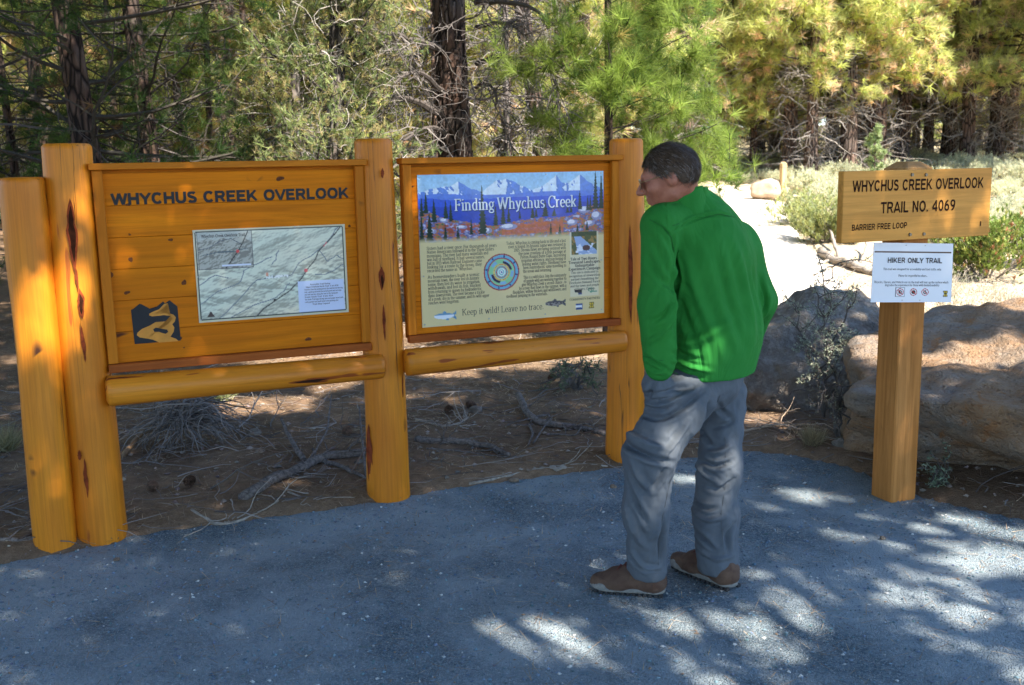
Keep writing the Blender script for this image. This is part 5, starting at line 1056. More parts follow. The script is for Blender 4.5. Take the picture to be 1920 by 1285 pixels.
# ---- sagebrush and other shrubs
def shrub(name, seed, R_, Hh, n, L, w_, cols, wts, nneedle=9, stems=26, spread=(.1, 1.0), stemcol=(.22, .19, .16), mat=M_LEAF, flat=1.0):
    rng = np.random.default_rng(seed); root = thing(name, None, 'shrub'); B = Acc(); TP = []; TD = []
    for b in range(stems):
        a = rng.uniform(0, 6.28); tl = rng.uniform(.1, 1.0); d = V3([math.cos(a)*tl*R_/Hh, math.sin(a)*tl*R_/Hh, rng.uniform(.6, 1.1)]); l = math.hypot(tl*R_, Hh)*rng.uniform(.65, 1.05)
        p = crooked((math.cos(a)*R_*.1, math.sin(a)*R_*.1, -.02), d, l, 6, rng, .14, .02); B.tube(p, np.linspace(.007*Hh/.6, .002, 7), 3, V3(stemcol)*rng.uniform(.6, 1.3), False)
        k = n//stems; u = rng.uniform(.3, 1, k)**.8*6; ii = np.minimum(5, u.astype(int)); pp = p[ii]+(p[ii+1]-p[ii])*(u-ii)[:, None]; o_ = rng.normal(0, Hh*.10, (k, 3)); TP.append(pp+o_); TD.append(nrm(o_)*.5+V3([0, 0, .8])+d*.3)
        for q in range(3): i = rng.integers(1, 6); B.tube(crooked(p[i], nrm(rng.normal(size=3)+V3([0, 0, 1])), l*.3, 3, rng, .2, .02), np.linspace(.003, .001, 4), 3, V3(stemcol)*rng.uniform(.6, 1.3), False)
    TP = np.concatenate(TP); TP[:, 2] = np.abs(TP[:, 2])+.01; TD = np.concatenate(TD); col = pal(rng, len(TP), cols, wts); V, F, C_ = needle_tufts(TP, TD, L, nneedle, w_, col, rng, spread, .8); link('stems', B, M_DEAD, root); link('leaves', np_mesh('leaves', V, F, C_), mat, root); return root
SAGE = [(.54, .55, .36), (.64, .63, .43), (.44, .47, .31), (.70, .64, .44)]
sg = [shrub('sagebrush', 300+k, .55, .55, 900, .07, .011, SAGE, (3, 3, 2, 1)) for k in range(4)]
first = [True]*4; cnt = 0; tries = 0; pts = []
rng = np.random.default_rng(8)
while cnt < 298 and tries < 9000:
    tries += 1; y = 13+22*rng.random()**.8; px = rng.uniform(1235, 1970) if rng.random() < .93 else rng.uniform(-100, 1235); x = D(px, 330, y)[0]
    if px <= 1235 and y < 14: continue
    if float(trail_sd(np.array([x]), np.array([y]))[0]) < .35: continue
    if y < 15.5 and px < 1500: continue
    if min([math.hypot(x-a, y-b_) for a, b_ in pts]+[9]) < .55: continue
    pts.append((x, y)); k = cnt % 4; s = rng.uniform(.45, .95); z = H(x, y)-.02
    if first[k]: o = sg[k]; first[k] = False; o.location = (x, y, z); o.scale = (s,)*3
    else: o = copy_tree(sg[k], (x, y, z), rng.uniform(0, 6.28), (s, s, s*rng.uniform(.8, 1.2)))
    bi = int(px > 1350)+int(px > 1480)+int(px > 1570)+int(px > 1860) if px > 1235 else 5; fa = int(y > 20)+int(y > 27)
    o['label'] = ('low', 'small', 'full', 'pale')[k]+' sagebrush '+('just right of the man\'s head', 'between trail and marker post', 'right of the marker post', 'behind the trail sign boards', 'by the right edge of the clearing', 'behind the kiosk')[bi]+', '+('near side', 'midway', 'far side by the trees')[fa]; o['group'] = 'sagebrush of the clearing'; cnt += 1
print('sage', cnt)
def put(root, x, y, s, label, rz=0, cat=None):
    root.location = (x, y, H(x, y)-.01); root.scale = (s,)*3; root.rotation_euler = (0, 0, rz); root['label'] = label
    if cat: root['category'] = cat
GRN = [(.17, .25, .05), (.25, .33, .07), (.34, .36, .09), (.42, .20, .10)]
q = Gh(1850, 520); put(shrub('green_shrub', 320, .75, .62, 2200, .045, .016, GRN, (3, 3, 3, .6), 8, 40), q[0], q[1], 1.15, 'leafy green bush with reddish tips directly right of the trail sign boards')
q = Gh(1940, 500); put(shrub('green_shrub', 321, .7, .6, 1500, .045, .016, GRN, (3, 3, 3, .6), 8, 34), q[0], q[1], 1.1, 'leafy green bush cut by the right edge of the picture, above the large boulder')
q = Gh(1545, 452); put(shrub('rabbitbrush', 322, .6, .55, 1500, .06, .012, [(.34, .38, .12), (.42, .42, .15), (.28, .32, .14)], (1, 1, 1), 8, 34), q[0], q[1], 1.1, 'yellowish green bush between the trail and the left end of the trail sign board')
q = Gh(1500, 425); put(shrub('rabbitbrush', 323, .6, .6, 1300, .06, .012, [(.34, .38, .12), (.42, .42, .18), (.28, .32, .18)], (1, 1, 1), 8, 34), q[0], q[1], 1.0, 'pale bush beside the trail, just right of the marker post foot')
for i, (px, py, sc_, lb) in enumerate([(1790, 612, .6, 'airy dry bush of thin stems behind the large boulder, right of the white notice'), (1870, 590, .5, 'thin dry sprigs behind the right part of the large boulder'), (1765, 560, .45, 'low dry sprigs on the sand close to the lower corner of the white notice')]):
    q = Gh(px, py); put(shrub('dry_shrub', 330+i, .6, .6, 380, .04, .007, [(.36, .36, .22), (.45, .42, .28)], (1, 1), 5, 46, stemcol=(.40, .34, .27)), q[0], q[1], sc_*1.2, lb)
# bitterbrush between the boulders
def leafy_branching(name, seed, base, tips, label, leafcol, cat='shrub', y=None, w0=.012, nleaf=46, lsz=.012, tw=.35):
    rng = np.random.default_rng(seed); root = thing(name, label, cat, base); B = Acc(); TP = []; TD = []; b0 = V3(base)
    for tp in tips:
        e = V3(tp)-b0; n = 10; s = np.linspace(0, 1, n+1)[:, None]; mid = e*s+np.concatenate([rng.normal(0, .022, (n+1, 3))], 0)*np.sin(s*3.1)*1.5+V3([0, 0, .08])*np.sin(s*3.14); p = mid; c_ = V3((.11, .095, .085))*rng.uniform(.7, 1.4); B.tube(p, np.linspace(w0, .003, n+1), 5, c_, False)
        for q in range(9):
            i = rng.integers(3, n+1); l = np.linalg.norm(e)*rng.uniform(.12, tw); p2 = crooked(p[i], nrm(e)*.6+rng.normal(0, .6, 3)+V3([0, 0, .2]), l, 6, rng, .25, .02); B.tube(p2, np.linspace(.005, .0015, 7), 3, c_, False)
            k = nleaf; u = rng.uniform(.15, 1, k)*6; ii = np.minimum(5, u.astype(int)); TP.append(p2[ii]+(p2[ii+1]-p2[ii])*(u-ii)[:, None]+rng.normal(0, .012, (k, 3))); TD.append(rng.normal(size=(k, 3))+V3([0, 0, .6]))
            for m in range(2): B.tube(crooked(p2[rng.integers(1, 6)], rng.normal(size=3), l*.35, 3, rng, .3, .02), np.linspace(.0025, .001, 4), 3, c_, False)
    TP = np.concatenate(TP); TD = np.concatenate(TD); col = pal(rng, len(TP), leafcol, [1]*len(leafcol)); V, F, C_ = needle_tufts(TP, TD, lsz*1.6, 4, lsz*.45, col, rng, (.3, 1.2), .3); link('stems', B, M_DEAD, root); link('leaves', np_mesh('leaves', V, F, C_), M_LEAF, root); return root
q = G(1545, 800); yb = q[1]; bl = (q[0], yb, H(q[0], yb))
leafy_branching('bitterbrush', 340, bl, [D(1535, 560, yb-.05), D(1560, 500, yb+.05), D(1505, 640, yb), D(1600, 560, yb), D(1585, 640, yb-.1), D(1490, 580, yb+.1), D(1555, 610, yb-.15)], 'open grey green bush growing between the two boulders beside the trail sign', [(.30, .33, .24), (.40, .41, .30), (.22, .25, .19)], nleaf=20, w0=.008)
q = G(1575, 850); bl = (q[0], q[1], H(q[0], q[1])); leafy_branching('dry_bush', 341, bl, [D(1540, 720, q[1]), D(1575, 700, q[1]), D(1600, 740, q[1]+.05), D(1520, 760, q[1]), D(1560, 760, q[1]-.05)], 'brittle leafless bush at the foot of the large boulder', [(.26, .24, .17)], nleaf=3, w0=.007)
q = G(1755, 925); bl = (q[0]+.06, q[1]+.06, 0); leafy_branching('weed', 342, bl, [D(1748, 900, q[1]), D(1762, 905, q[1]), D(1756, 912, q[1]-.02)], 'small dusty green weed between the sign post foot and the large boulder', [(.20, .26, .17), (.28, .32, .22)], cat='plant', w0=.002, nleaf=5, lsz=.014, tw=.6)
q = G(1080, 745); bl = (q[0], q[1], H(q[0], q[1])); leafy_branching('sparse_bush', 343, bl, [D(1030, 700, q[1]+.2), D(1060, 690, q[1]), D(1100, 695, q[1]+.1), D(1130, 700, q[1]), D(1010, 735, q[1]), D(1120, 740, q[1]-.2), D(1050, 730, q[1]-.3)], 'thin green wispy bush behind the right log rail of the kiosk', [(.12, .17, .09), (.17, .22, .12)], nleaf=9, lsz=.013)
q = Gh(1645, 312); jn = pine('pine_seedling', 350, 1.5, .02, (.1, 1.5), .42, 26, 420, 14, .08, .02, cols=[(.32, .40, .18), (.40, .46, .24)], wts=(1, 1), loc=(D(1643, 300, 21)[0], 21.0), label='small bright green pine seedling just left of the trail sign post cap', up=.6)

# tufts of dry grass
def grass_tuft(seed, x, y, n, h, label, c=(.42, .33, .19)):
    rng = np.random.default_rng(seed); P = np.zeros((n, 3)); P[:, :2] = rng.normal(0, h*.12, (n, 2)); Dn = rng.normal(0, .55, (n, 3)); Dn[:, 2] = 1; col = V3(c)*(1+rng.uniform(-.4, .4, (n, 1))); V, F, C_ = needle_tufts(P, Dn, h, 3, .0035, col, rng, (.0, .25), 0); return link('grass_tuft', np_mesh('grass_tuft', V, F, C_), M_LEAF, None, label, 'grass').__setattr__('location', (x, y, H(x, y)))
q = G(1522, 850); grass_tuft(1, q[0], q[1], 150, .14, 'tuft of dry straw-coloured grass at the gravel edge behind the man')
q = G(420, 765); grass_tuft(2, q[0], q[1], 60, .16, 'small tuft of pale grass seen under the left log rail', (.30, .32, .14))
q = G(12, 860); grass_tuft(3, q[0], q[1], 110, .2, 'tuft of dry grass left of the short end post', (.32, .29, .15))

# ================================================================ ROCKS
def rock(name, loc, size, seed, mat, label, flat=.25, sub=6, amp=.28, facets=7, rz=0.0, cat='rock', rough=1.0):
    import bmesh
    bm = bmesh.new(); bmesh.ops.create_icosphere(bm, subdivisions=sub, radius=1); V = np.array([v.co[:] for v in bm.verts]); F = np.array([[v.index for v in f.verts] for f in bm.faces]); bm.free()
    rng = np.random.default_rng(seed); d = nrm(V); r = np.ones(len(V))*1.25
    for k in range(facets):                 # cut by planes: broad worn faces
        n_ = nrm(rng.normal(size=3)); h_ = rng.uniform(.72, .98); c = d@n_; r = np.where(c > .05, np.minimum(r, h_/np.maximum(c, .05)), r)
    V = d*r[:, None]; V = V*(1+amp*.45*fbm(d*1.3+seed, 3, seed))[:, None]
    S_ = V3(size); W = V*S_
    W += d*(rough*(.045*fbm(W*4.5+seed, 4, seed+1)+.020*fbm(W*15, 3, seed+2)-.02*np.maximum(0, fbm(W*8+3, 2, seed+5)-.15)))[:, None]
    W[:, 2] += S_[2]*.72
    o = link(name, np_mesh(name, W, F, smooth=True), mat, None, label, cat); o.location = loc; o.rotation_euler = (0, 0, rz); return o
t = NT('rusty_basalt_tuff'); P = t.co.outputs['Object']
n1 = t.noise(P, 2.4, 5, .65, .4); n2 = t.noise(P, 11, 6, .75); n3 = t.noise(P, 48, 4, .75); vv = t.vor(P, 30)
col = t.mix(t.ramp(n1, [(.38, 0), (.55, 1)]), (.34, .29, .24), (.37, .22, .12)); col = t.mix(t.ramp(n2, [(.45, 0), (.65, .75)]), col, (.42, .30, .20)); col = t.mix(t.ramp(n2, [(.3, .8), (.42, 0)]), col, (.12, .095, .08)); col = t.mix(t.ramp(n3, [(.3, .6), (.45, 0)]), col, (.10, .08, .07))
col = t.mix(t.ramp(t.noise(P, 5, 4, .6, 1), [(.62, 0), (.68, .8)]), col, (.42, .20, .085))
h = t.math('ADD', t.math('MULTIPLY', n2, 1.0), t.math('ADD', t.math('MULTIPLY', n3, .45), t.math('MULTIPLY', t.ramp(vv, [(0, 0), (.35, 1)]), .25)))
M_ROCK = t.done(col, .92, t.bump(h, 1.0, .06), spec=.12)
t = NT('grey_lichen_basalt'); P = t.co.outputs['Object']; n1 = t.noise(P, 2.2, 5, .6); n2 = t.noise(P, 14, 6, .7); n3 = t.noise(P, 50, 3, .7)
col = t.mix(t.ramp(n1, [(.4, 0), (.6, 1)]), (.20, .17, .14), (.30, .245, .19)); col = t.mix(t.ramp(n2, [(.5, 0), (.62, .8)]), col, (.37, .33, .28)); col = t.mix(t.ramp(n2, [(.32, .8), (.42, 0)]), col, (.075, .07, .065)); col = t.mix(t.ramp(n1, [(.6, 0), (.7, .6)]), col, (.30, .20, .12))
M_ROCK2 = t.done(col, .92, t.bump(t.math('ADD', n2, t.math('MULTIPLY', n3, .5)), 1.0, .06), spec=.12)
rock('boulder', (3.15, 5.50, -.05), (1.36, .98, .46), 41, M_ROCK, 'large rust-brown boulder filling the right edge behind the trail sign post', rz=.0, facets=9, amp=.3, rough=1.7)
rock('boulder', (2.62, 6.10, -.03), (.36, .40, .33), 47, M_ROCK, 'pale topped hump of rock just behind the upper part of the sign post', rz=.5, facets=8, amp=.4, rough=1.4)
rock('boulder', (2.02, 6.75, -.02), (.64, .52, .415), 44, M_ROCK2, 'grey boulder between the man and the trail sign post', rz=.2, facets=9, amp=.45, rough=1.5)
q = Gh(1440, 376); rock('pale_rock', (q[0], q[1], H(q[0], q[1])), (.34, .30, .24), 45, mat_plain('sunlit_pale_rock', (.50, .38, .27), .9, .1, .35, 5, .02), 'pale rock beside the small marker post along the trail', sub=4, rough=1)
q = G(1590, 858); rock('stone', (q[0], q[1]+.05, 0), (.075, .07, .055), 51, M_ROCK2, 'fist-sized grey stone at the left foot of the large boulder', sub=3, rough=.25)
for i, (px, py, s, lb) in enumerate([(965, 905, .022, 'small pale stone at the gravel edge between the kiosk posts'), (478, 832, .028, 'flat tan stone lying above the big fallen limb'), (488, 868, .018, 'whitish pebble beside the brush pile'), (895, 790, .035, 'round grey stone under the right log rail'), (962, 819, .016, 'light pebble on the bare soil seen below the right log rail'), (672, 880, .02, 'pale stone next to the base of the middle post'), (221, 1055, .012, 'white pebble on the gravel near the left post base'), (1655, 1016, .012, 'tan pebble on the sunlit gravel in front of the sign post'), (1150, 916, .01, 'rust pebble on the gravel behind the man\'s leg')]):
    q = G(px, py); rock('stone', (q[0], q[1], H(q[0], q[1]) if float(poly_sd(q[0:1], q[1:2], APR)[0]) > 0 else gz(q[0:1], q[1:2])[0]), (s*1.3, s, s*.7), 60+i, M_ROCK2 if i % 2 else M_ROCK, lb, sub=2, rough=.15)

# ---- marker post by the trail
q = D(1467, 384, 21.4); mz = H(q[0], 21.4); mk = thing('marker_post', 'short square wooden marker post beside the trail in the sunny clearing', 'post', (q[0], 21.4, mz), .3, scale=.82)
A = Acc(); A.box(-.07, .07, -.07, .07, -.05, .95, bev=.012); M_MK = mat_plank('pale_post_wood', (.62, .46, .24), (.52, .36, .17), 'Z', False, .7); link('post', fixn(A.mesh('post')), M_MK, mk); A = Acc(); A.box(-.074, .074, -.074, .074, .84, .87, bev=.004); link('band', fixn(A.mesh('band')), mat_plain('post_band', (.35, .25, .15), .7), mk); A = Acc(); A.tube([(0, 0, .951), (0, 0, .99)], [.085, .04], 4); link('cap', fixn(A.mesh('cap')), M_MK, mk)

# ---- fallen wood
M_FALL = mat_plain('grey_fallen_bark', (.15, .125, .11), .9, .15, .6, 55, .004)
M_FALL2 = mat_plain('sun_bleached_wood', (.31, .26, .21), .85, .15, .4, 40, .004)
def branch_thing(pts, r0, r1, label, mat, subs=(), seed=0, yoff=0.0, twigs=8, lift=.0, cat='branch'):
    rng = np.random.default_rng(seed); q = np.array([Gh(*p[:2])+V3([0, 0, (p[2] if len(p) > 2 else 0)+lift+r0*.8]) for p in pts]); A = Acc()
    def spl(q, n): s = np.linspace(0, len(q)-1, n); i = np.minimum(s.astype(int), len(q)-2); f = (s-i)[:, None]; return q[i]*(1-f)+q[i+1]*f
    def tubed(q, a, b, n=22):
        p = spl(q, n)
        for _ in range(2): p[1:-1] = (p[:-2]+2*p[1:-1]+p[2:])/4
        s = np.arange(n)*.7; p = p+a*.35*np.stack([vnoise(np.stack([s, s*0+k, s*0+seed], -1), k) for k in range(3)], -1); rr = np.linspace(a, b, n)*(1+.07*vnoise(np.stack([s*1.3, s*0, s*0+seed], -1), 9)); A.tube(p, rr, 10); return p
    o0 = q[0].copy(); p = tubed(q, r0, r1)
    for sb in subs: tubed(np.array([Gh(*w_[:2])+V3([0, 0, (w_[2] if len(w_) > 2 else 0)+lift+r0*.6]) for w_ in sb[2]]), sb[0], sb[1], 16)
    for k in range(twigs):
        i = rng.integers(4, 21); d = nrm(p[i]-p[i-1]); dd = perp(d[None], rng)[0]; dd[2] = abs(dd[2])*.6; tw = crooked(p[i], d*.7+dd, rng.uniform(.1, .35), 6, rng, .25, -.03); tw[:, 2] = np.maximum(tw[:, 2], H(p[i][0], p[i][1])+.003); A.tube(tw, np.linspace(min(.005, r0*.4), .0015, 7), 4, None, False)
    me = A.mesh('branch', True); co = np.array([v.co[:] for v in me.vertices])-o0; me.vertices.foreach_set('co', co.astype(np.float32).ravel()); me.update()
    o = link('fallen_branch', me, mat, None, label, cat); o.location = o0; return o
branch_thing([(455, 942), (500, 912), (560, 888), (600, 868), (660, 858), (735, 850)], .030, .020, 'thick crooked fallen limb lying on the soil behind the middle post', M_FALL, [(.016, .008, [(570, 868), (545, 845, .05), (530, 822, .10)]), (.014, .008, [(600, 868), (640, 880), (690, 905)]), (.009, .004, [(580, 870), (615, 840, .08), (625, 800, .18)]), (.008, .005, [(688, 905), (680, 850, .05), (676, 805, .12)])], 1)
branch_thing([(232, 858), (265, 832, .05), (320, 826, .08), (360, 815, .10), (395, 795, .14)], .014, .012, 'smooth tan bent branch leaning over the brush pile', mat_plain('tan_smooth_bark', (.24, .15, .085), .75, .2, .3, 20), [(.008, .003, [(395, 795, .14), (430, 790, .10), (480, 785, .05)])], 2, twigs=5)
branch_thing([(782, 828), (830, 833), (880, 835), (925, 845), (955, 858)], .022, .012, 'dark split log lying behind the middle post on the bare soil', M_FALL, [(.006, .003, [(800, 845), (860, 850), (950, 862)])], 3)
branch_thing([(780, 790), (830, 802), (860, 798), (880, 785)], .010, .006, 'forked grey branch lying right of the middle post', M_FALL2, [(.006, .003, [(830, 802), (870, 800), (895, 798)])], 4, twigs=8)
branch_thing([(972, 755, .04), (985, 785, .02), (1010, 798), (1060, 805), (1110, 812), (1148, 822)], .024, .013, 'jagged broken root end with a long bare stem behind the right log rail', M_FALL, [(.010, .004, [(990, 790), (1030, 790, .03), (1035, 800)]), (.009, .004, [(992, 800), (1000, 820), (990, 840)]), (.006, .003, [(1000, 835), (1020, 815, .03), (1035, 800, .04)]), (.006, .003, [(1030, 818), (1080, 822), (1090, 815, .03)])], 5, twigs=12)
branch_thing([(880, 910), (960, 893), (1030, 880), (1090, 872), (1155, 878)], .008, .006, 'long thin stick along the gravel edge before the right post', M_FALL2, (), 6, twigs=4)
branch_thing([(1030, 880), (1045, 884), (1060, 880)], .014, .010, 'short chunky tan piece of wood at the gravel edge', M_FALL2, (), 7, twigs=0, cat='wood chip')
branch_thing([(360, 960), (400, 985), (430, 985), (480, 968), (540, 940)], .010, .005, 'grey crooked stick at the gravel edge below the map panel', M_FALL2, [(.006, .003, [(400, 985), (440, 990), (500, 985)])], 8, twigs=8)
branch_thing([(540, 925), (575, 940), (600, 950)], .007, .004, 'pale forked twig just left of the middle post foot', M_FALL2, (), 9, twigs=4, cat='twig')
branch_thing([(1540, 478), (1565, 492), (1585, 500, .03), (1615, 512, .02), (1650, 520)], .065, .035, 'bleached fallen branch lying on the sunlit sand left of the sign boards', M_FALL2, [(.03, .012, [(1575, 492), (1560, 465, .15), (1545, 450, .25)]), (.025, .01, [(1610, 505), (1625, 480, .1), (1620, 470, .15)]), (.025, .01, [(1560, 490), (1530, 500), (1510, 510)])], 10, twigs=10, lift=-.02)
for i, (P_, lb) in enumerate([([(1385, 812), (1420, 806), (1460, 800), (1500, 808)], 'pale dry root strand on the soil right of the man\'s legs, nearest the gravel'), ([(1400, 790), (1440, 800), (1480, 815), (1500, 830)], 'reddish dry root strand crossing the others right of the man\'s legs'), ([(1395, 760), (1430, 752), (1450, 770)], 'dark curved root at the foot of the grey boulder')]):
    branch_thing(P_, .009, .004, lb, mat_plain('dry_root', (.34, .22, .15) if i else (.42, .31, .22), .8, .2, .3) if i < 2 else M_FALL, (), 20+i, twigs=14, cat='root')
branch_thing([(250, 1229), (285, 1222), (318, 1210)], .004, .003, 'small pale stick lying on the gravel at the lower left', M_FALL2, (), 30, twigs=0, cat='twig')
branch_thing([(905, 1195), (925, 1180), (942, 1162)], .0022, .0012, 'thin dark twig on the gravel right of the small sunlit oval', M_FALL, (), 31, twigs=0, cat='twig')
branch_thing([(0, 1015), (40, 1018), (75, 1012)], .012, .008, 'dark stick on the soil at the far left, before the short end post', M_FALL, (), 32, twigs=5)
# brush pile of fine drooping twigs
q = G(358, 850); b0 = V3([q[0], q[1], H(q[0], q[1])]); A = Acc(); rng = np.random.default_rng(5)
for k in range(210):
    a = rng.uniform(0, 6.28); p = crooked(b0*0+V3([rng.normal(0, .06), rng.normal(0, .06), rng.uniform(.10, .26)]), (math.cos(a), math.sin(a)*.8, rng.uniform(-.1, .5)), rng.uniform(.2, .55), 8, rng, .22, -.16); p[:, 2] = np.maximum(p[:, 2], .006); c_ = V3((.15, .135, .125))*rng.uniform(.4, 1.8); A.tube(p, np.linspace(.005, .0013, 9)*rng.uniform(.5, 1.2), 3, c_, False)
    if k % 2: A.tube(crooked(p[4], rng.normal(size=3)*.7+V3([0, 0, -.3]), .15, 4, rng, .3, -.1), np.linspace(.002, .001, 5), 3, c_, False)
o = link('brush_pile', A, M_DEAD, None, 'tangled pile of fine dead branches behind the left log rail', 'brush pile'); o.location = b0
# pine cones
def cone_mesh():
    A = Acc(); rng = np.random.default_rng(2)
    for i in range(70):
        t_ = i/70; a = i*2.4; r = .028*math.sin(math.pi*(.12+.83*t_)); z = -.035+.07*t_; d = V3([math.cos(a), math.sin(a), .25]); s_ = V3([-math.sin(a), math.cos(a), 0]); c = V3([0, 0, z]); A.add([c+d*r*.3-s_*.003, c+d*r*.3+s_*.003, c+d*r+s_*.007+V3([0, 0, .002]), c+d*r*1.15+V3([0, 0, .006]), c+d*r-s_*.007+V3([0, 0, .002])], [(0, 1, 2), (0, 2, 4), (2, 3, 4)], None, V3((.12, .07, .045))*rng.uniform(.6, 1.4))
    A.tube([(0, 0, -.034), (0, 0, 0), (0, 0, .034)], [.008, .014, .004], 6, (.07, .045, .03)); return A.mesh('pine_cone')
cm = cone_mesh()
for px, py, lb in ((286, 925, 'pine cone on the soil right of the left log post'), (358, 915, 'pine cone below the brush pile'), (842, 778, 'pine cone on the soil under the left part of the right rail'), (884, 770, 'dark pine cone near the round grey stone'), (650, 820, 'pine cone just left of the middle post'), (1036, 717, 'pine cone in the shade below the right rail')):
    q = Gh(px, py); o = link('pine_cone', cm, M_LIT, None, lb, 'pine cone'); o.location = (q[0], q[1], H(q[0], q[1])+.03); o.rotation_euler = (1.4, px*.1, px)

# ================================================================ TALL PINES BEHIND THE CAMERA THAT SHADE THE FOREGROUND
K_ = SUN[:2]/SUN[2]
def shade_needles():
    rng = np.random.default_rng(900)
    REG = [(-13, -3.5), (5.2, -3.5), (5.2, 3.0), (3.9, 4.3), (2.8, 5.3), (2.55, 6.4), (2.1, 7.6), (1.2, 8.0), (-.2, 7.7), (-1.2, 7.4), (-2.6, 8.4), (-3.5, 9.4), (-4.3, 11.2), (-5.6, 13.0), (-13, 13.8)]
    cs = .21; gx, gy = np.meshgrid(np.arange(-13, 5.4, cs), np.arange(-3.5, 16, cs)); gx = gx.ravel(); gy = gy.ravel(); k = poly_sd(gx, gy, REG)+.25*fbm2(gx*1.2, gy*1.2, 3, 4) < 0; k &= ~((gx < -9) & (gy < 3)); gx = gx[k]; gy = gy[k]; P = []
    for layer in range(7):
        if layer == 5: k2 = (gx < 2.3) & (gy < 6.4) & (gy > 1.0) & (gx > -4.5); gx = gx[k2]; gy = gy[k2]
        z = rng.uniform(4.6, 9.2, len(gx)); z = np.maximum(z, 1.0+.0*z); x = gx+rng.uniform(-.1, .1, len(gx))+K_[0]*z; y = gy+rng.uniform(-.1, .1, len(gx))+K_[1]*z
        lim = 1.9+.25*np.maximum(y, 0); bad = z < lim+.5; z = np.where(bad, z+3, z); x = np.where(bad, x+K_[0]*3, x); y = np.where(bad, y+K_[1]*3, y); P.append(np.stack([x, y, z], -1))
    return np.concatenate(P), rng
SPOTS = []   # (x,y,z, radius, strength)
def sp(px, py, rpx, z=0.0, k=1.0, y=None):
    P = G(px, py, z) if y is None else D(px, py, y); d = np.linalg.norm(P-CAM); SPOTS.append((*P, rpx*d/FPX, k))
for q in ((845, 1188, 27), (1070, 1075, 38, .75), (1505, 932, 34, .9), (1645, 965, 22, .5), (1560, 1008, 24, .8), (1650, 1018, 24, .8), (1470, 1040, 34, .35), (1480, 1098, 52, .7), (1550, 1092, 24, .5), (1640, 1090, 34, .6), (1460, 1140, 40, .8), (1700, 1130, 36, .75), (1740, 1195, 28, .85),
          (1480, 1180, 55, .95), (1300, 1168, 34, 1), (1350, 1162, 32, 1), (1400, 1180, 34, 1), (1438, 1215, 36, 1), (1440, 1250, 30, .7), (1350, 1275, 36, .9), (1300, 1275, 26, .7), (1240, 1190, 38, .7), (1255, 1225, 30, .5), (1150, 1240, 50, .55), (1010, 1190, 60, 1), (990, 1240, 56, 1), (1050, 1205, 52, 1), (970, 1205, 30, .8), (1080, 1160, 30, .4),
          (1810, 1160, 32, .8), (1785, 1105, 32, .7), (1775, 1055, 24, .9), (1830, 1072, 28, 1), (1855, 1040, 42, .9), (1910, 1060, 28, 1), (1810, 980, 32, .9), (1900, 1005, 38, .9), (1890, 1145, 36, .6), (1910, 1260, 36, .8), (1800, 1220, 18, .6), (1285, 900, 24, .9), (1320, 905, 20, .9), (1720, 985, 26, .5), (1600, 935, 26, .4), (1840, 1110, 26, .5), (310, 1050, 24, .2), (420, 1150, 30, .15), (440, 1165, 24, .25), (1170, 1140, 30, .4), (1700, 1080, 22, .5), (1660, 1170, 26, .5)):
    sp(q[0], q[1], q[2]*(1.1 if q[0] > 960 else 1.0), 0, q[3] if len(q) > 3 else 1.0)
for q in ((500, 765, 70, 1), (600, 720, 60, 1), (430, 775, 40, .8), (670, 705, 40, .9), (20, 600, 40, .6), (25, 940, 50, .9), (60, 900, 30, .6), (250, 850, 26, .6), (1090, 770, 24, .4), (1100, 690, 26, .8), (900, 760, 24, .3), (790, 745, 30, .3), (1470, 790, 50, .9), (1420, 800, 34, .8), (1510, 815, 30, .9), (560, 830, 24, .5), (20, 560, 30, .8), (15, 690, 40, .5)): sp(q[0], q[1], q[2], .02, q[3])
yk = 4.3
for q in ((430, 372, 42, .45, 4.40), (500, 360, 30, .3, 4.45), (560, 470, 30, .25, 4.5), (25, 420, 26, .35, 4.0), (20, 470, 24, .2, 4.0), (120, 800, 34, .3, 4.05), (130, 900, 26, .35, 4.05), (100, 720, 26, .25, 4.05), (330, 315, 24, .4, 4.4), (230, 420, 24, .25, 4.3), (640, 690, 26, .5, 4.45), (500, 705, 30, .35, 4.4),
          (1312, 662, 32, .75, 3.53), (1325, 690, 16, .9, 3.53), (1285, 392, 20, .22, 3.62), (1300, 750, 18, .45, 3.48), (1230, 900, 34, .75, 3.45), (1225, 960, 30, .55, 3.5), (1240, 850, 16, .5, 3.45), (1350, 810, 24, .7, 3.7), (1350, 860, 24, .6, 3.7), (1345, 930, 26, .6, 3.7), (1335, 980, 26, .55, 3.7), (1350, 1010, 16, .4, 3.7), (1270, 760, 24, .4, 3.5), (1200, 820, 18, .4, 3.45),
          (1760, 640, 40, 1, 5.3), (1840, 640, 44, 1, 5.3), (1900, 640, 44, 1, 5.3), (1800, 680, 34, .8, 5.2), (1880, 700, 34, .6, 5.2), (1690, 720, 26, .35, 5.2), (1700, 640, 24, .3, 4.6), (1700, 800, 16, .3, 4.6), (1640, 680, 30, .5, 5.3), (1450, 590, 30, .35, 6.5), (1620, 590, 30, .3, 6.5), (1700, 360, 70, .22, 4.55), (1800, 370, 60, .28, 4.6), (1860, 400, 26, .5, 4.7), (1250, 320, 20, .25, 3.6), (1790, 760, 40, .3, 5.0), (1870, 800, 40, .25, 5.0)): sp(q[0], q[1], q[2], 0, q[3], q[4])
P, rng = shade_needles(); FILL = [D(1306, 477, 3.56), D(1300, 440, 3.58), D(1330, 500, 3.56), D(1345, 560, 3.56), D(1290, 530, 3.54), D(1360, 480, 3.6), D(1380, 600, 3.6)]; P = np.concatenate([P]+[(q+SUN*rng.uniform(7, 9.5, (7, 1))+rng.normal(0, .07, (7, 3))) for q in FILL]); n_t = 17  # FILL: extra tufts added to keep stray sun off the shirt back
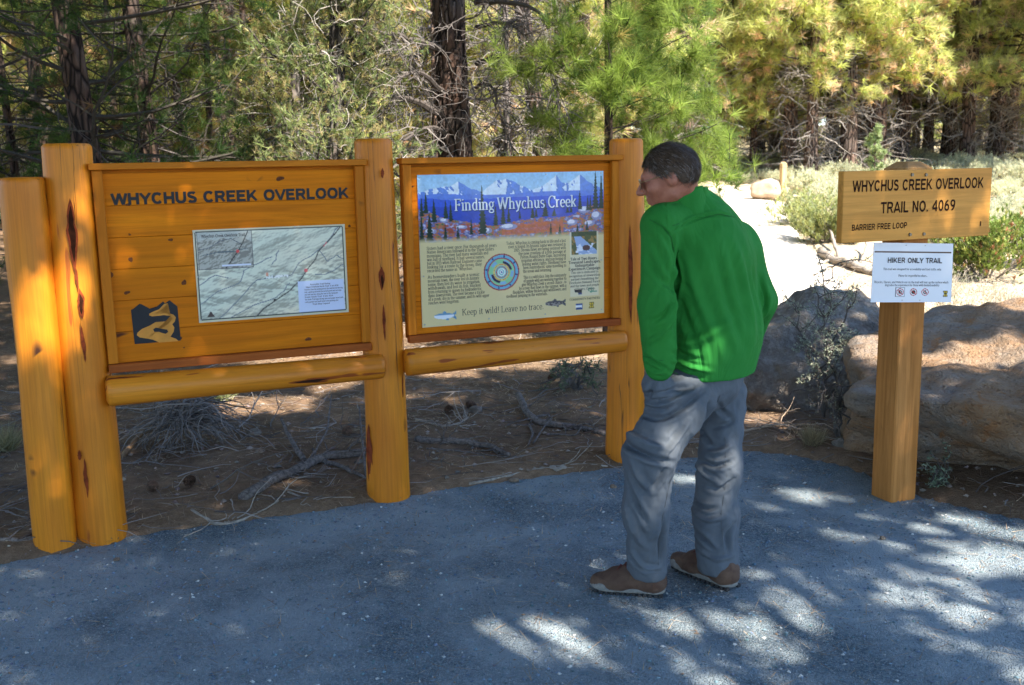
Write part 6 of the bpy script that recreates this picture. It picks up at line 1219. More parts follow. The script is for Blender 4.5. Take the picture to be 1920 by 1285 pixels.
Dn = rng.normal(0, 1, (len(P), 3)); colr = pal(rng, len(P), PG, (4, 4, 2, .6, 1)); V, F, C_ = needle_tufts(P, Dn, .23, n_t, .050, colr, rng, (.2, 1.5), .4)
cen = V.reshape(-1, 3, 3).mean(1); keepm = np.ones(len(cen), bool); rr_ = rng.random(len(cen))
for (x, y, z, r, k) in SPOTS:
    rel = cen-V3([x, y, z]); tl = rel@SUN; perp_ = rel-tl[:, None]*SUN; dd = np.linalg.norm(perp_, axis=1); an = np.arctan2(perp_[:, 2], perp_[:, 0]); rj = r*(1+.22*np.sin(an*2+x*40)+.14*np.sin(an*5+y*31))+.027
    keepm &= ~((dd < rj) & (rr_ < .5+.55*k if k > .6 else (dd < rj) & (rr_ < k*1.15+.08)))  # crown needles cut away along the sun rays to shape the sun patches
tr_of = np.repeat(np.arange(len(P)), n_t); TR = [(4.4, -2.2), (-3.6, -2.4), (-8.2, 2.6), (.6, -4.5)]; own = np.argmin([np.hypot(P[:, 0]-a, P[:, 1]-b_) for a, b_ in TR], 0)
M_CANOPY = mat_leaf('shading_pine_needles', trans=.12, var=.1)
LB = ['tall pine out of view behind the camera on the right, shading the gravel', 'tall pine out of view behind the camera on the left', 'tall pine beyond the left edge, shading the dark pines', 'tall pine directly behind the camera']
for ti, (tx, ty) in enumerate(TR):
    root = thing('shade_pine_tree', LB[ti], 'tree', (tx, ty, -.02)); Vt, Qt, ax, rad = trunk_mesh(12.5, .22, .05, 70+ti); link('trunk', np_mesh('trunk', Vt, Qt, smooth=True), M_BARK, root)
    m = keepm & (own[tr_of] == ti); VV = V.reshape(-1, 3, 3)[m].reshape(-1, 3)-V3([tx, ty, -.02]); CC = C_.reshape(-1, 3, 3)[m].reshape(-1, 3); link('crown', np_mesh('crown', VV, np.arange(len(VV)).reshape(-1, 3), CC), M_CANOPY, root)
    B = Acc(); pp = P[own == ti]-V3([tx, ty, 0])
    for k in rng.choice(len(pp), min(70, len(pp)), False):
        e = pp[k]; a = ax(min(11.5, e[2]*.9)); s = np.linspace(0, 1, 7)[:, None]; B.tube(a*(1-s)+e*s+rng.normal(0, .05, (7, 3))*s*(1-s)*4, np.linspace(.035, .008, 7), 5, None, False)
    link('branches', B, M_TWIG, root)
print('shade tris', int(keepm.sum()))

# ================================================================ THE MAN
def sd_cone(P, a, b, ra, rb, axis=None, k=1.0):
    """round cone; 'axis' squashes it by 1/k along one direction"""
    a = V3(a); b = V3(b)
    if axis is not None:
        ax_ = nrm(V3(axis)); f = 1/k-1; P = P+(((P-a)@ax_)*f)[..., None]*ax_; b = b+((b-a)@ax_)*f*ax_
    e = b-a; t_ = np.clip(((P-a)@e)/(e@e+1e-9), 0, 1); return np.linalg.norm(P-a-t_[..., None]*e, axis=-1)-(ra+(rb-ra)*t_)
def sd_ell(P, c, r, Rm=None):
    q = P-V3(c)
    if Rm is not None: q = q@Rm
    r = V3(r); k0 = np.linalg.norm(q/r, axis=-1); k1 = np.linalg.norm(q/(r*r), axis=-1); return k0*(k0-1)/np.maximum(k1, 1e-6)
def smin(a, b, k):
    h = np.maximum(k-np.abs(a-b), 0)/k; return np.minimum(a, b)-h*h*k*.25
def sgrid(lo, hi, h):
    ax_ = [np.arange(lo[i], hi[i]+h, h) for i in range(3)]; return ax_, np.stack(np.meshgrid(*ax_, indexing='ij'), -1)
def surf_nets(f, lo, h):
    nx, ny, nz = f.shape; s = f < 0; acc = np.zeros((nx-1, ny-1, nz-1, 3)); cnt = np.zeros((nx-1, ny-1, nz-1))
    cn = [(i, j, k) for i in (0, 1) for j in (0, 1) for k in (0, 1)]
    def cut(a): return f[a[0]:nx-1+a[0], a[1]:ny-1+a[1], a[2]:nz-1+a[2]]
    for a in cn:
        for d in range(3):
            if a[d] == 0:
                b = list(a); b[d] = 1; fa = cut(a); fb = cut(b); m = (fa < 0) != (fb < 0); t_ = np.where(m, fa/np.where(m, fa-fb, 1), 0)
                for c in range(3): acc[..., c] += np.where(m, a[c]+(t_ if c == d else 0), 0)
                cnt += m
    act = cnt > 0; idx = -np.ones(act.shape, int); idx[act] = np.arange(act.sum()); g = np.argwhere(act); V = (acc[act]/cnt[act][:, None]+g)*h+V3(lo); Q = []
    for d in range(3):
        sl0 = [slice(None)]*3; sl1 = [slice(None)]*3; sl0[d] = slice(0, -1); sl1[d] = slice(1, None); m = s[tuple(sl0)] != s[tuple(sl1)]; e = np.argwhere(m); o1, o2 = [(1, 2), (2, 0), (0, 1)][d]
        ok = (e[:, o1] > 0) & (e[:, o2] > 0) & (e[:, o1] < f.shape[o1]-1) & (e[:, o2] < f.shape[o2]-1); e = e[ok]
        def at_(da, db): q = e.copy(); q[:, o1] -= da; q[:, o2] -= db; return idx[q[:, 0], q[:, 1], q[:, 2]]
        q = np.stack([at_(0, 0), at_(1, 0), at_(1, 1), at_(0, 1)], -1); inside = s[e[:, 0], e[:, 1], e[:, 2]]; q[inside] = q[inside][:, ::-1]; Q.append(q[:, ::-1])
    Q = np.concatenate(Q); return V, Q[(Q >= 0).all(1)]
def vnormals(V, Q):
    n = np.cross(V[Q[:, 2]]-V[Q[:, 0]], V[Q[:, 3]]-V[Q[:, 1]]); N = np.zeros_like(V)
    for k in range(4): np.add.at(N, Q[:, k], n)
    return nrm(N)
def relax(V, Q, it=2, k=.5):
    for _ in range(it):
        S_ = np.zeros_like(V); c = np.zeros(len(V))
        for a in range(4): np.add.at(S_, Q[:, a], V[Q[:, (a+1) % 4]]+V[Q[:, (a+3) % 4]]); np.add.at(c, Q[:, a], 2)
        V = V*(1-k)+S_/np.maximum(c, 1)[:, None]*k
    return V
def folds(V, N, F_):
    """cloth folds: each is a curved ridge (A>0) or crease (A<0) between measured points"""
    disp = np.zeros(len(V)); toc = nrm(CAM-V); vis = np.clip((N*toc).sum(1)*2, 0, 1)
    for pts, y, A_, w_ in F_:
        P_ = np.array([D(px, py, y) for px, py in pts])
        if len(P_) > 2:
            s = np.linspace(0, len(P_)-1, 12); i = np.minimum(s.astype(int), len(P_)-2); f = (s-i)[:, None]; P_ = P_[i]*(1-f)+P_[i+1]*f
            for _ in range(3): P_[1:-1] = (P_[:-2]+2*P_[1:-1]+P_[2:])/4
        best = np.full(len(V), 1e9); para = np.zeros(len(V)); X_ = V[:, [0, 2]]; n = len(P_)-1
        for k in range(n):
            a = P_[k][[0, 2]]; e = P_[k+1][[0, 2]]-a; t_ = np.clip(((X_-a)@e)/(e@e+1e-9), 0, 1); d = np.linalg.norm(X_-a-t_[:, None]*e, axis=1); m = d < best; best = np.where(m, d, best); para = np.where(m, (k+t_)/n, para)
        env = np.sin(math.pi*np.clip(para, .02, .98))**.6; w_ = w_*.85; disp += 2.6*A_*env*(np.exp(-(best/w_)**2)-.45*np.exp(-((best-2.1*w_)/w_)**2))*vis
    return V+N*disp[:, None]
fw = nrm(V3([-.74, .67, 0])); lt = V3([-fw[1], fw[0], 0]); up = V3([0, 0, 1])       # facing, his left
P0 = G(1250, 1112); man_loc = V3([.60, 3.72, 0.0]); man = thing('person', 'person in a green long-sleeved shirt and grey trousers leaning in to read, hands in pockets', 'person', man_loc)
print('fw', fw, lt)
M_SKIN = (lambda t: t.done(t.mix(t.ramp(t.noise(t.mapn(), 40, 4), [(.35, 0), (.7, 1)]), (.33, .115, .068), (.43, .165, .098)), .5, t.bump(t.noise(t.mapn(), 220, 3), .25, .001), spec=.4, **{'Subsurface Weight': .08}))(NT('sun_tanned_skin'))
t = NT('green_shirt_fabric'); nz_ = t.noise(t.mapn(), 900, 2); M_SHIRT = t.done(t.mix(t.ramp(t.noise(t.mapn(), 6, 3), [(.3, 0), (.7, 1)]), (.022, .180, .028), (.030, .215, .036)), .8, t.bump(t.math('ABSOLUTE', t.math('SUBTRACT', t.noise(t.mapn(scale=(1.2, 1.2, .6), rot=(.3, .5, .2)), 5.5, 3, .45, 1.2), .5)), .55, .05, t.bump(nz_, .2, .0008)), spec=.12)
t = NT('grey_trouser_nylon'); M_TROU = t.done(t.mix(t.ramp(t.noise(t.mapn(), 7, 4), [(.3, 0), (.7, 1)]), (.088, .102, .120), (.115, .126, .138)), .8, t.bump(t.math('ABSOLUTE', t.math('SUBTRACT', t.noise(t.mapn(scale=(1, 1, .8)), 6, 3, .45, 1.2), .5)), .5, .03), spec=.15)

# joints -------------------------------------------------------------------
hipL = D(1286, 745, 3.60); hipR = D(1357, 738, 3.80); knL = D(1219, 850, 3.50); knR = D(1349, 875, 3.75); anL = D(1214, 1070, 3.60); anR = D(1346, 1055, 3.70)
shL = D(1238, 425, 3.58); shR = D(1378, 452, 3.88); elL = D(1230, 560, 3.52); elR = D(1428, 566, 3.80); wrL = D(1236, 690, 3.50); wrR = D(1402, 645, 3.96)
neck = D(1280, 385, 3.74); pel = D(1332, 700, 3.70); wai = D(1342, 620, 3.70); che = D(1328, 500, 3.72); upc = D(1312, 440, 3.73)
def local(V): return V-man_loc

# shirt --------------------------------------------------------------------
h_ = .0062; lo = V3([.28, 3.25, .76]); hi = V3([1.18, 4.25, 1.62]); ax_, GP = sgrid(lo, hi, h_)
f = sd_cone(GP, pel, wai, .190, .192, fw, .80); f = smin(f, sd_cone(GP, wai, che, .192, .192, fw, .76), .06); f = smin(f, sd_cone(GP, che, upc, .19, .150, fw, .76), .06)
f = smin(f, sd_cone(GP, shL+up*.006, shR+up*.004, .066, .066), .05); f = smin(f, sd_cone(GP, neck+up*.0-fw*.02, upc, .068, .11), .06)
arml = smin(sd_cone(GP, shL, elL, .066, .057), sd_cone(GP, elL, wrL, .060, .048), .02); armr = smin(sd_cone(GP, shR, elR, .068, .058), sd_cone(GP, elR, wrR, .058, .046), .02)
bag = sd_cone(GP, elL+up*.0+V3([.0, -.005, -.03]), wrL+V3([.003, 0, .04]), .058, .054); arml = smin(arml, bag, .03)
f = smin(f, arml, .018); f = smin(f, armr, .022); f = smin(f, sd_cone(GP, D(1395, 470, 3.84), D(1410, 560, 3.80), .06, .05), .05); f = smin(f, sd_cone(GP, D(1325, 418, 3.76), D(1375, 462, 3.84), .070, .075), .07); f = smin(f, sd_cone(GP, D(1252, 412, 3.62), D(1290, 396, 3.70), .052, .062), .05)
col_dir = nrm(fw*.30+up); c0 = neck+V3([.0, 0, -.03])
ctop = D(1294, 364, 3.70); cbot = D(1292, 400, 3.73); cdir = nrm(fw*.35+up*.95); f = smin(f, np.maximum(sd_cone(GP, cbot, ctop+up*.02, .074, .063), ((GP-ctop)@cdir)-.004), .012)
# open the collar, cut the hem and the cuffs
ins = sd_cone(GP, cbot+up*.02, ctop+up*.12, .056, .056); f = np.maximum(f, -ins)
pxh = (GP[..., 0]-pel[0])*nrm(lt)[0]+(GP[..., 1]-pel[1])*lt[1]            # left-right position
hemz = D(1330, 728, 3.6)[2]+.055*np.clip(np.abs(pxh)/.19, 0, 1.4)**2.2
torso_only = np.minimum(arml, 1)
f = np.maximum(f, np.where(arml < .004, -1, hemz-GP[..., 2]))
cutz = D(1238, 722, 3.5)[2]; f = np.maximum(f, cutz-GP[..., 2])
V, Q = surf_nets(f, lo, h_); V = relax(V, Q, 3, .5); N = vnormals(V, Q)
V = folds(V, N, [([(1262, 445), (1278, 510), (1272, 560), (1262, 620)], 3.5, -.011, .008), ([(1265, 505), (1272, 530), (1268, 555)], 3.5, .010, .009), ([(1258, 560), (1240, 590), (1215, 600)], 3.5, -.006, .010), ([(1262, 590), (1235, 625), (1208, 640)], 3.5, .006, .010), ([(1268, 540), (1290, 600), (1320, 680)], 3.5, -.004, .014),
                 ([(1285, 470), (1310, 560), (1360, 680)], 3.5, .004, .018), ([(1330, 450), (1360, 560), (1395, 660)], 3.6, -.004, .018), ([(1375, 450), (1400, 540), (1415, 640)], 3.6, .005, .016), ([(1255, 670), (1290, 690), (1340, 700)], 3.5, .006, .008), ([(1250, 690), (1290, 712), (1330, 712)], 3.5, -.006, .008), ([(1252, 655), (1280, 670), (1320, 678)], 3.5, -.004, .009),
                 ([(1258, 650), (1300, 648), (1380, 600)], 3.5, .004, .016), ([(1210, 470), (1235, 520), (1260, 540)], 3.5, -.004, .012), ([(1225, 430), (1250, 470), (1262, 520)], 3.5, .004, .012), ([(1205, 665), (1225, 680), (1248, 690)], 3.45, -.006, .006), ([(1208, 690), (1228, 700), (1245, 700)], 3.45, .006, .007), ([(1430, 520), (1440, 570), (1425, 610)], 3.7, -.005, .010), ([(1405, 500), (1422, 560), (1430, 640)], 3.7, -.009, .008),
                 ([(1245, 438), (1300, 410), (1350, 400), (1390, 412)], 3.6, -.0030, .0045), ([(1245, 432), (1300, 404), (1350, 394)], 3.6, .002, .004), ([(1222, 415), (1245, 428), (1262, 450)], 3.5, -.003, .005), ([(1260, 700), (1300, 722), (1340, 730), (1400, 716)], 3.55, .003, .004)])
V = V+N*(.006*fbm(V@np.array([[7, 3, 0], [3, 7, 0], [0, 0, 3.5]]), 3, 6)+.003*fbm(V*V3([22, 22, 12]), 2, 7))[:, None]
link('shirt', np_mesh('shirt', local(V), Q, smooth=True), M_SHIRT, man)
def seam(V, N, pts, name, mat, r=.0013, lift=.0006, parent=man):
    """a stitched seam laid on the cloth along measured points"""
    q = (V-CAM)@_R; pxy = np.stack([960+FPX*q[:, 0]/-q[:, 2], 642.5-FPX*q[:, 1]/-q[:, 2]], -1); vis = (N*nrm(CAM-V)).sum(1) > .05
    p = V3(pts); s_ = np.linspace(0, len(p)-1, 30); i = np.minimum(s_.astype(int), len(p)-2); f_ = (s_-i)[:, None]; p = p[i]*(1-f_)+p[i+1]*f_; out = []
    for a in p:
        d = np.hypot(pxy[:, 0]-a[0], pxy[:, 1]-a[1])+np.where(vis, 0, 1e6); k = np.argsort(d)[:6]; out.append((V[k]+N[k]*lift).mean(0))
    out = np.array(out)
    for _ in range(2): out[1:-1] = (out[:-2]+2*out[1:-1]+out[2:])/4
    A = Acc(); A.tube(local(out), r, 5); link(name, A, mat, parent)
N = vnormals(V, Q); M_SEAM = mat_plain('dark_green_seam', (.010, .11, .016), .7)
seam(V, N, [(1262, 424), (1300, 410), (1350, 401), (1388, 410)], 'yoke_seam', M_SEAM); seam(V, N, [(1218, 412), (1243, 424), (1260, 446), (1266, 480), (1264, 520)], 'sleeve_seam', M_SEAM)
seam(V, N, [(1258, 696), (1300, 716), (1345, 721), (1400, 708), (1424, 696)], 'hem_seam', M_SEAM, .0010); seam(V, N, [(1206, 668), (1228, 676), (1250, 676)], 'cuff_seam', M_SEAM); seam(V, N, [(1268, 384), (1295, 378), (1324, 370)], 'collar_seam', M_SEAM)

# stand-up collar, open at the throat
cc = hp_c = None
def make_collar(c, fdir):
    ldir = nrm(np.cross(up, fdir)); ph = np.radians(np.linspace(38, 322, 40)); rows = []
    for r, dz, tl in ((.090, -.075, .0), (.076, -.025, .25), (.0665, .006, .8), (.0665, .012, 1.0), (.0625, .011, 1.0), (.062, -.004, .8), (.064, -.03, .2)):
        wv = 1+.03*np.sin(ph*5+dz*60); rows.append(np.stack([c+fdir*(math.cos(a)*r*w_)+ldir*(math.sin(a)*r*w_)+up*(dz+tl*(.006-.016*math.cos(a))) for a, w_ in zip(ph, wv)]))
    V = np.concatenate(rows); n = len(ph); i = np.arange(6)[:, None]*n+np.arange(n-1)[None]; Q = np.stack([i, i+1, i+n+1, i+n], -1).reshape(-1, 4); return V, Q
_hf = nrm(V3([-.955, .16, -.26])); _hc = D(1254, 329, 3.66); _hu = np.cross(_hf, nrm(np.cross(up, _hf))); ntop = _hc-_hf*.036-_hu*.045; nbot = D(1293, 400, 3.73); cpos = ntop+(nbot-ntop)*.36
Vc, Qc = make_collar(cpos, nrm(V3([-.9, .43, 0]))); link('collar', fixn(np_mesh('collar', local(Vc), Qc, smooth=True)), M_SHIRT, man)

# trousers -----------------------------------------------------------------
lo = V3([.20, 3.20, .02]); hi = V3([1.10, 4.15, 1.10]); ax_, GP = sgrid(lo, hi, h_)
f = sd_cone(GP, pel+up*.02-V3([.02, 0, 0]), pel-up*.01-V3([.02, 0, 0]), .145, .125, fw, .82); seat = sd_ell(GP, pel-V3([.025, 0, 0])-fw*.02-up*.015, (.125, .115, .105)); f = smin(f, seat, .05)
legL = smin(sd_cone(GP, hipL, knL, .104, .087), sd_cone(GP, knL, D(1211, 960, 3.54), .087, .078), .05); legL = smin(legL, sd_cone(GP, D(1213, 960, 3.54), D(1214, 1062, 3.60), .080, .073), .04)
legR = smin(sd_cone(GP, hipR, knR, .086, .074), sd_cone(GP, knR, D(1342, 960, 3.73), .078, .082), .05); legR = smin(legR, sd_cone(GP, D(1342, 960, 3.73), D(1346, 1056, 3.70), .082, .080), .04)
f = smin(smin(f, legL, .04), legR, .015); pk = sd_cone(GP, D(1232, 720, 3.53), D(1245, 790, 3.54), .052, .040); f = smin(f, pk, .04)
f = np.maximum(f, (.052+.035*np.clip((.65-GP[..., 0])*4, 0, 1)*0)-GP[..., 2])
hemL = D(1215, 1080, 3.6)[2]; hemR = D(1345, 1072, 3.70)[2]; f = np.maximum(f, np.where(legL < legR, hemL+.05*(GP[..., 0]-anL[0])*-1.2, hemR)-GP[..., 2])
V, Q = surf_nets(f, lo, h_); V = relax(V, Q, 3, .5); N = vnormals(V, Q)
V = folds(V, N, [([(1170, 842), (1200, 852), (1262, 870)], 3.4, -.012, .010), ([(1172, 825), (1205, 835), (1255, 845)], 3.4, .010, .012), ([(1190, 790), (1240, 800), (1300, 770), (1330, 745)], 3.4, -.007, .010), ([(1200, 770), (1250, 772), (1325, 742)], 3.4, .007, .010), ([(1215, 750), (1260, 745), (1320, 735)], 3.4, -.005, .008), ([(1240, 860), (1270, 835), (1300, 800)], 3.4, .006, .010),
                 ([(1172, 880), (1180, 920), (1200, 960), (1220, 1000)], 3.4, -.006, .010), ([(1185, 860), (1200, 900), (1225, 930)], 3.4, .005, .012), ([(1175, 950), (1190, 1000), (1215, 1045)], 3.4, .006, .012), ([(1250, 870), (1240, 900), (1225, 925)], 3.4, -.005, .010), ([(1245, 960), (1238, 1010), (1240, 1060)], 3.5, -.006, .010), ([(1170, 1010), (1185, 1050), (1215, 1075)], 3.5, -.006, .009), ([(1180, 1030), (1200, 1062), (1240, 1072)], 3.5, .006, .008),
                 ([(1312, 800), (1330, 830), (1345, 850)], 3.6, -.007, .009), ([(1390, 800), (1370, 810), (1345, 815)], 3.6, -.005, .009), ([(1385, 845), (1360, 860), (1335, 865)], 3.6, .007, .010), ([(1383, 875), (1350, 885), (1325, 880)], 3.6, -.008, .009), ([(1310, 880), (1330, 905), (1355, 915)], 3.6, .006, .009), ([(1385, 910), (1355, 930), (1330, 925)], 3.6, -.006, .009), ([(1300, 950), (1325, 965), (1350, 960)], 3.6, -.007, .008), ([(1300, 970), (1330, 985), (1365, 975)], 3.6, .007, .009),
                 ([(1298, 1000), (1320, 1015), (1345, 1040)], 3.6, -.008, .009), ([(1383, 990), (1365, 1010), (1370, 1045)], 3.6, -.006, .009), ([(1310, 1040), (1340, 1055), (1380, 1050)], 3.6, .006, .008), ([(1325, 740), (1318, 780), (1312, 830)], 3.6, -.010, .012), ([(1340, 745), (1360, 780), (1385, 800)], 3.6, -.004, .010), ([(1235, 720), (1222, 760), (1200, 790)], 3.4, -.006, .008)])
rg = 1-np.abs(fbm(V@np.array([[14, 5, -6], [5, 14, 4], [5, -3, 13]]), 3, 16))*3; V = V+N*(.0045*np.clip(rg, -.5, 1)+.004*fbm(V*V3([26, 26, 20]), 2, 26))[:, None]
link('trousers', np_mesh('trousers', local(V), Q, smooth=True), M_TROU, man)

N = vnormals(V, Q); M_SEAM2 = mat_plain('dark_grey_seam', (.085, .09, .095), .7)
seam(V, N, [(1222, 735), (1250, 760), (1262, 790)], 'pocket_seam', M_SEAM2); seam(V, N, [(1262, 880), (1250, 930), (1238, 990), (1234, 1060)], 'leg_seam', M_SEAM2); seam(V, N, [(1350, 742), (1338, 770), (1322, 800)], 'seat_seam', M_SEAM2); seam(V, N, [(1360, 820), (1362, 900), (1352, 960), (1356, 1040)], 'leg_seam', M_SEAM2); seam(V, N, [(1178, 1060), (1205, 1078), (1245, 1074)], 'hem_seam', M_SEAM2, .001)

# head ---------------------------------------------------------------------
hf = nrm(V3([-.955, .16, -.26])); hl = nrm(np.cross(up, hf)); hu = np.cross(hf, hl); Rm = np.stack([hf, hl, hu], 1)     # columns: forward, left, up
hc = D(1254, 329, 3.66)
def hp(a, b, c): return hc+Rm@V3([a, b, c])
lo = hc-V3([.17, .17, .19]); hi = hc+V3([.17, .17, .16]); hh_ = .0034; ax_, GP = sgrid(lo, hi, hh_)
f = sd_ell(GP, hp(-.012, 0, .018), (.096, .076, .088), Rm); f = smin(f, sd_ell(GP, hp(.030, 0, -.035), (.066, .062, .078), Rm), .03)         # cranium, face
f = smin(f, sd_cone(GP, hp(.060, 0, -.098), hp(.052, 0, -.075), .021, .03), .03); f = smin(f, sd_cone(GP, hp(.0, .045, -.070), hp(.055, .015, -.098), .018, .016), .022); f = smin(f, sd_cone(GP, hp(.0, -.045, -.070), hp(.055, -.015, -.098), .018, .016), .022)   # chin, jaw
f = smin(f, sd_cone(GP, hp(.092, 0, .006), hp(.116, 0, -.031), .0075, .0125), .014); f = smin(f, sd_cone(GP, hp(.105, .009, -.035), hp(.105, -.009, -.035), .009, .009), .008)     # nose
f = smin(f, sd_cone(GP, hp(.082, .030, .020), hp(.088, -.030, .020), .009, .009), .016)                                                                      # brow
f = smin(f, sd_cone(GP, hp(.091, .015, -.062), hp(.091, -.015, -.062), .0075, .0075), .007); f = smin(f, sd_cone(GP, hp(.089, .013, -.075), hp(.089, -.013, -.075), .008, .008), .006)    # lips
for s_ in (1, -1):
    f = np.maximum(f, -sd_ell(GP, hp(.096, .030*s_, .002), (.012, .017, .010), Rm)*1.0) if False else smin(f, sd_ell(GP, hp(.078, .030*s_, .000), (.013, .014, .012), Rm), .006)
    f = smin(f, sd_ell(GP, hp(.064, .045*s_, -.030), (.022, .018, .020), Rm), .02)
    ear = sd_ell(GP, hp(-.008, .076*s_, -.008), (.020, .013, .034), Rm); ear = np.maximum(ear, -sd_ell(GP, hp(-.003, .092*s_, -.006), (.010, .008, .020), Rm)); f = smin(f, ear, .008)
nb = D(1293, 400, 3.73); f = smin(f, sd_cone(GP, hp(-.036, 0, -.045), nb, .053, .052), .03)
V, Q = surf_nets(f, lo, hh_); V = relax(V, Q, 2, .5); keep = np.ones(len(Q), bool)
# body under the clothes, one continuous surface with the head
hb = .0105; lo2 = V3([.20, 3.20, .02]); hi2 = V3([1.18, 4.25, 1.74]); _, GB = sgrid(lo2, hi2, hb)
fb = sd_cone(GB, pel-V3([.025, 0, -.02]), wai, .100, .12, fw, .8); fb = smin(fb, sd_cone(GB, wai, che, .12, .13, fw, .75), .05); fb = smin(fb, sd_cone(GB, che, upc, .13, .09, fw, .75), .05); fb = smin(fb, sd_cone(GB, shL, shR, .045, .045), .04); fb = smin(fb, sd_cone(GB, upc, neck+up*.03, .07, .05), .04)
haL = D(1248, 760, 3.57); haR = D(1362, 728, 3.82)
for a, b, ra, rb in ((shL, elL, .045, .036), (elL, wrL, .036, .026), (wrL, haL, .026, .030), (shR, elR, .045, .036), (elR, wrR, .036, .026), (wrR, haR, .026, .030), (hipL, knL, .070, .048), (knL, anL, .048, .034), (hipR, knR, .060, .046), (knR, anR, .046, .034), (anL, anL-up*.03, .036, .036), (anR, anR-up*.02, .036, .036)): fb = smin(fb, sd_cone(GB, a, b, ra, rb), .02)
for hh2, wr_ in ((haL, wrL), (haR, wrR)):                               # hands inside the pockets: four fingers and a thumb
    d = nrm(hh2-wr_); s2 = nrm(np.cross(d, lt)); 
    for k in range(4): a = hh2+s2*(.024-.016*k)+d*.01; b = a+d*(.062-.008*abs(k-1.3))+fw*.006; fb = smin(fb, sd_cone(GB, a, b, .0095, .0085), .004)
    a = hh2+s2*.026-d*.02; fb = smin(fb, sd_cone(GB, a, a+d*.045+s2*.022, .011, .009), .006)
fh = smin(sd_ell(GB, hp(-.012, 0, .018), (.090, .070, .080), Rm), sd_cone(GB, hp(-.036, 0, -.045), nb, .046, .048), .03); fb = smin(fb, fh, .02)
Vb, Qb = surf_nets(fb, lo2, hb); Vb = relax(Vb, Qb, 2, .5)
# merge into one mesh: detailed head surface + body
link('body', np_mesh('body', local(np.concatenate([Vb, V])), np.concatenate([Qb, Q+len(Vb)]), smooth=True), M_SKIN, man)
# hair: shell over the skull plus many strands
def hair_region(q):   # q local to head (forward,left,up)
    line = .030+.055*sstep(-.03, .06, q[:, 0])  # front hairline climbs
    side = q[:, 2]-(-.055+.070*sstep(-.045, .02, q[:, 0])+.045*sstep(.03, .075, q[:, 0])); return side
rng = np.random.default_rng(3)
d = nrm(rng.normal(size=(75000, 3))); base = V3([-.012, 0, .018])+d*V3([.0985, .0785, .0905])*(1+.035*vnoise(d*7, 5))[:, None]; side = hair_region(base); top = np.hypot((base[:, 0]+.045)/.036, (base[:, 1]-.006)/.030); bald = (base[:, 2] > .06)
fr = base[:, 0] > .070
nape = (base[:, 0] < .0) & (base[:, 2] > -.075); ok = ((side > 0) | (nape & (base[:, 2] > -.075))) & ~(fr & (base[:, 2] < .062)) & ~(bald & (top < 1) & (rng.random(len(d)) < .72)) & ~((np.abs(base[:, 1]) > .05) & (base[:, 2] < .004) & (base[:, 0] > -.024))
base = base[ok][:19000]; dn = nrm(base-V3([-.012, 0, .018])); flow = nrm(V3([-.55, 0, -.62])+np.stack([np.zeros(len(base)), np.sign(base[:, 1])*.22, np.zeros(len(base))], -1)+rng.normal(0, .16, base.shape)); flow -= (flow*dn).sum(1, keepdims=True)*dn; flow = nrm(flow)
L_ = rng.uniform(.018, .05, len(base))[:, None]; p0 = base-dn*.004; p1 = base+flow*L_*.5+dn*.0055; p2 = base+flow*L_+dn*(rng.uniform(-.002, .009, (len(base), 1))); sdv = nrm(np.cross(flow, dn))*.0010
Vh = np.stack([p0-sdv, p0+sdv, p1-sdv*.8, p1+sdv*.8, p2], 1); Vh = hc+Vh.reshape(-1, 3)@Rm.T; n = len(base); i5 = np.arange(n)[:, None]*5
ch = np.where(rng.random((n, 1)) < .10, [[.16, .14, .13]], [[.075, .048, .030]])*(1+rng.uniform(-.65, 1.1, (n, 1)))
# scalp shell
import bmesh
bm = bmesh.new(); bmesh.ops.create_icosphere(bm, subdivisions=5, radius=1); dv = np.array([v.co[:] for v in bm.verts]); ff = np.array([[v.index for v in f_.verts] for f_ in bm.faces]); bm.free()
bs = V3([-.012, 0, .018])+nrm(dv)*V3([.0975, .0775, .0895]); sid = hair_region(bs); okv = ((sid > .002) | ((bs[:, 0] < -.004) & (bs[:, 2] > -.070))) & ~((bs[:, 0] > .068) & (bs[:, 2] < .066)) & ~((bs[:, 2] > .062) & (np.hypot((bs[:, 0]+.045)/.036, (bs[:, 1]-.006)/.030) < .9)) & ~((np.abs(bs[:, 1]) > .05) & (bs[:, 2] < .006) & (bs[:, 0] > -.024))
fk = ff[okv[ff].all(1)]; Vs = hc+bs@Rm.T
A = Acc(); A.add(Vs, fk, None, (.030, .020, .013)); A.V.append(Vh); A.C.append(np.repeat(ch, 5, 0)); A.T.append((i5+np.array([[2, 3, 4]]))+A.n); A.Q = [(i5+np.array([[0, 1, 3, 2]]))+A.n]
for k in range(len(A.V)): A.V[k] = local(A.V[k])
t = NT('dark_greying_hair'); M_HAIR = t.done(t.attr(), .55, spec=.3); link('hair', A, M_HAIR, man)
A = Acc()
for s_ in (1, -1):      # thin wire spectacles: rims, lens, temple
    a = np.linspace(0, 2*math.pi, 25); rim = np.array([hp(.104, .034*s_+.024*math.cos(q), -.004+.019*math.sin(q)) for q in a]); A.tube(rim, .0011, 5, None, False)
    A.tube([hp(.100, .058*s_, .002), hp(.06, .074*s_, .004), hp(.01, .083*s_, .006), hp(-.012, .085*s_, .0)], .0012, 5)
A.tube([hp(.106, .010, .002), hp(.110, 0, .005), hp(.106, -.010, .002)], .001, 5)
for k in range(len(A.V)): A.V[k] = local(A.V[k])
gl = link('spectacles', A, mat_plain('gold_wire', (.55, .40, .18), .3, .5, Metallic=.8), man)
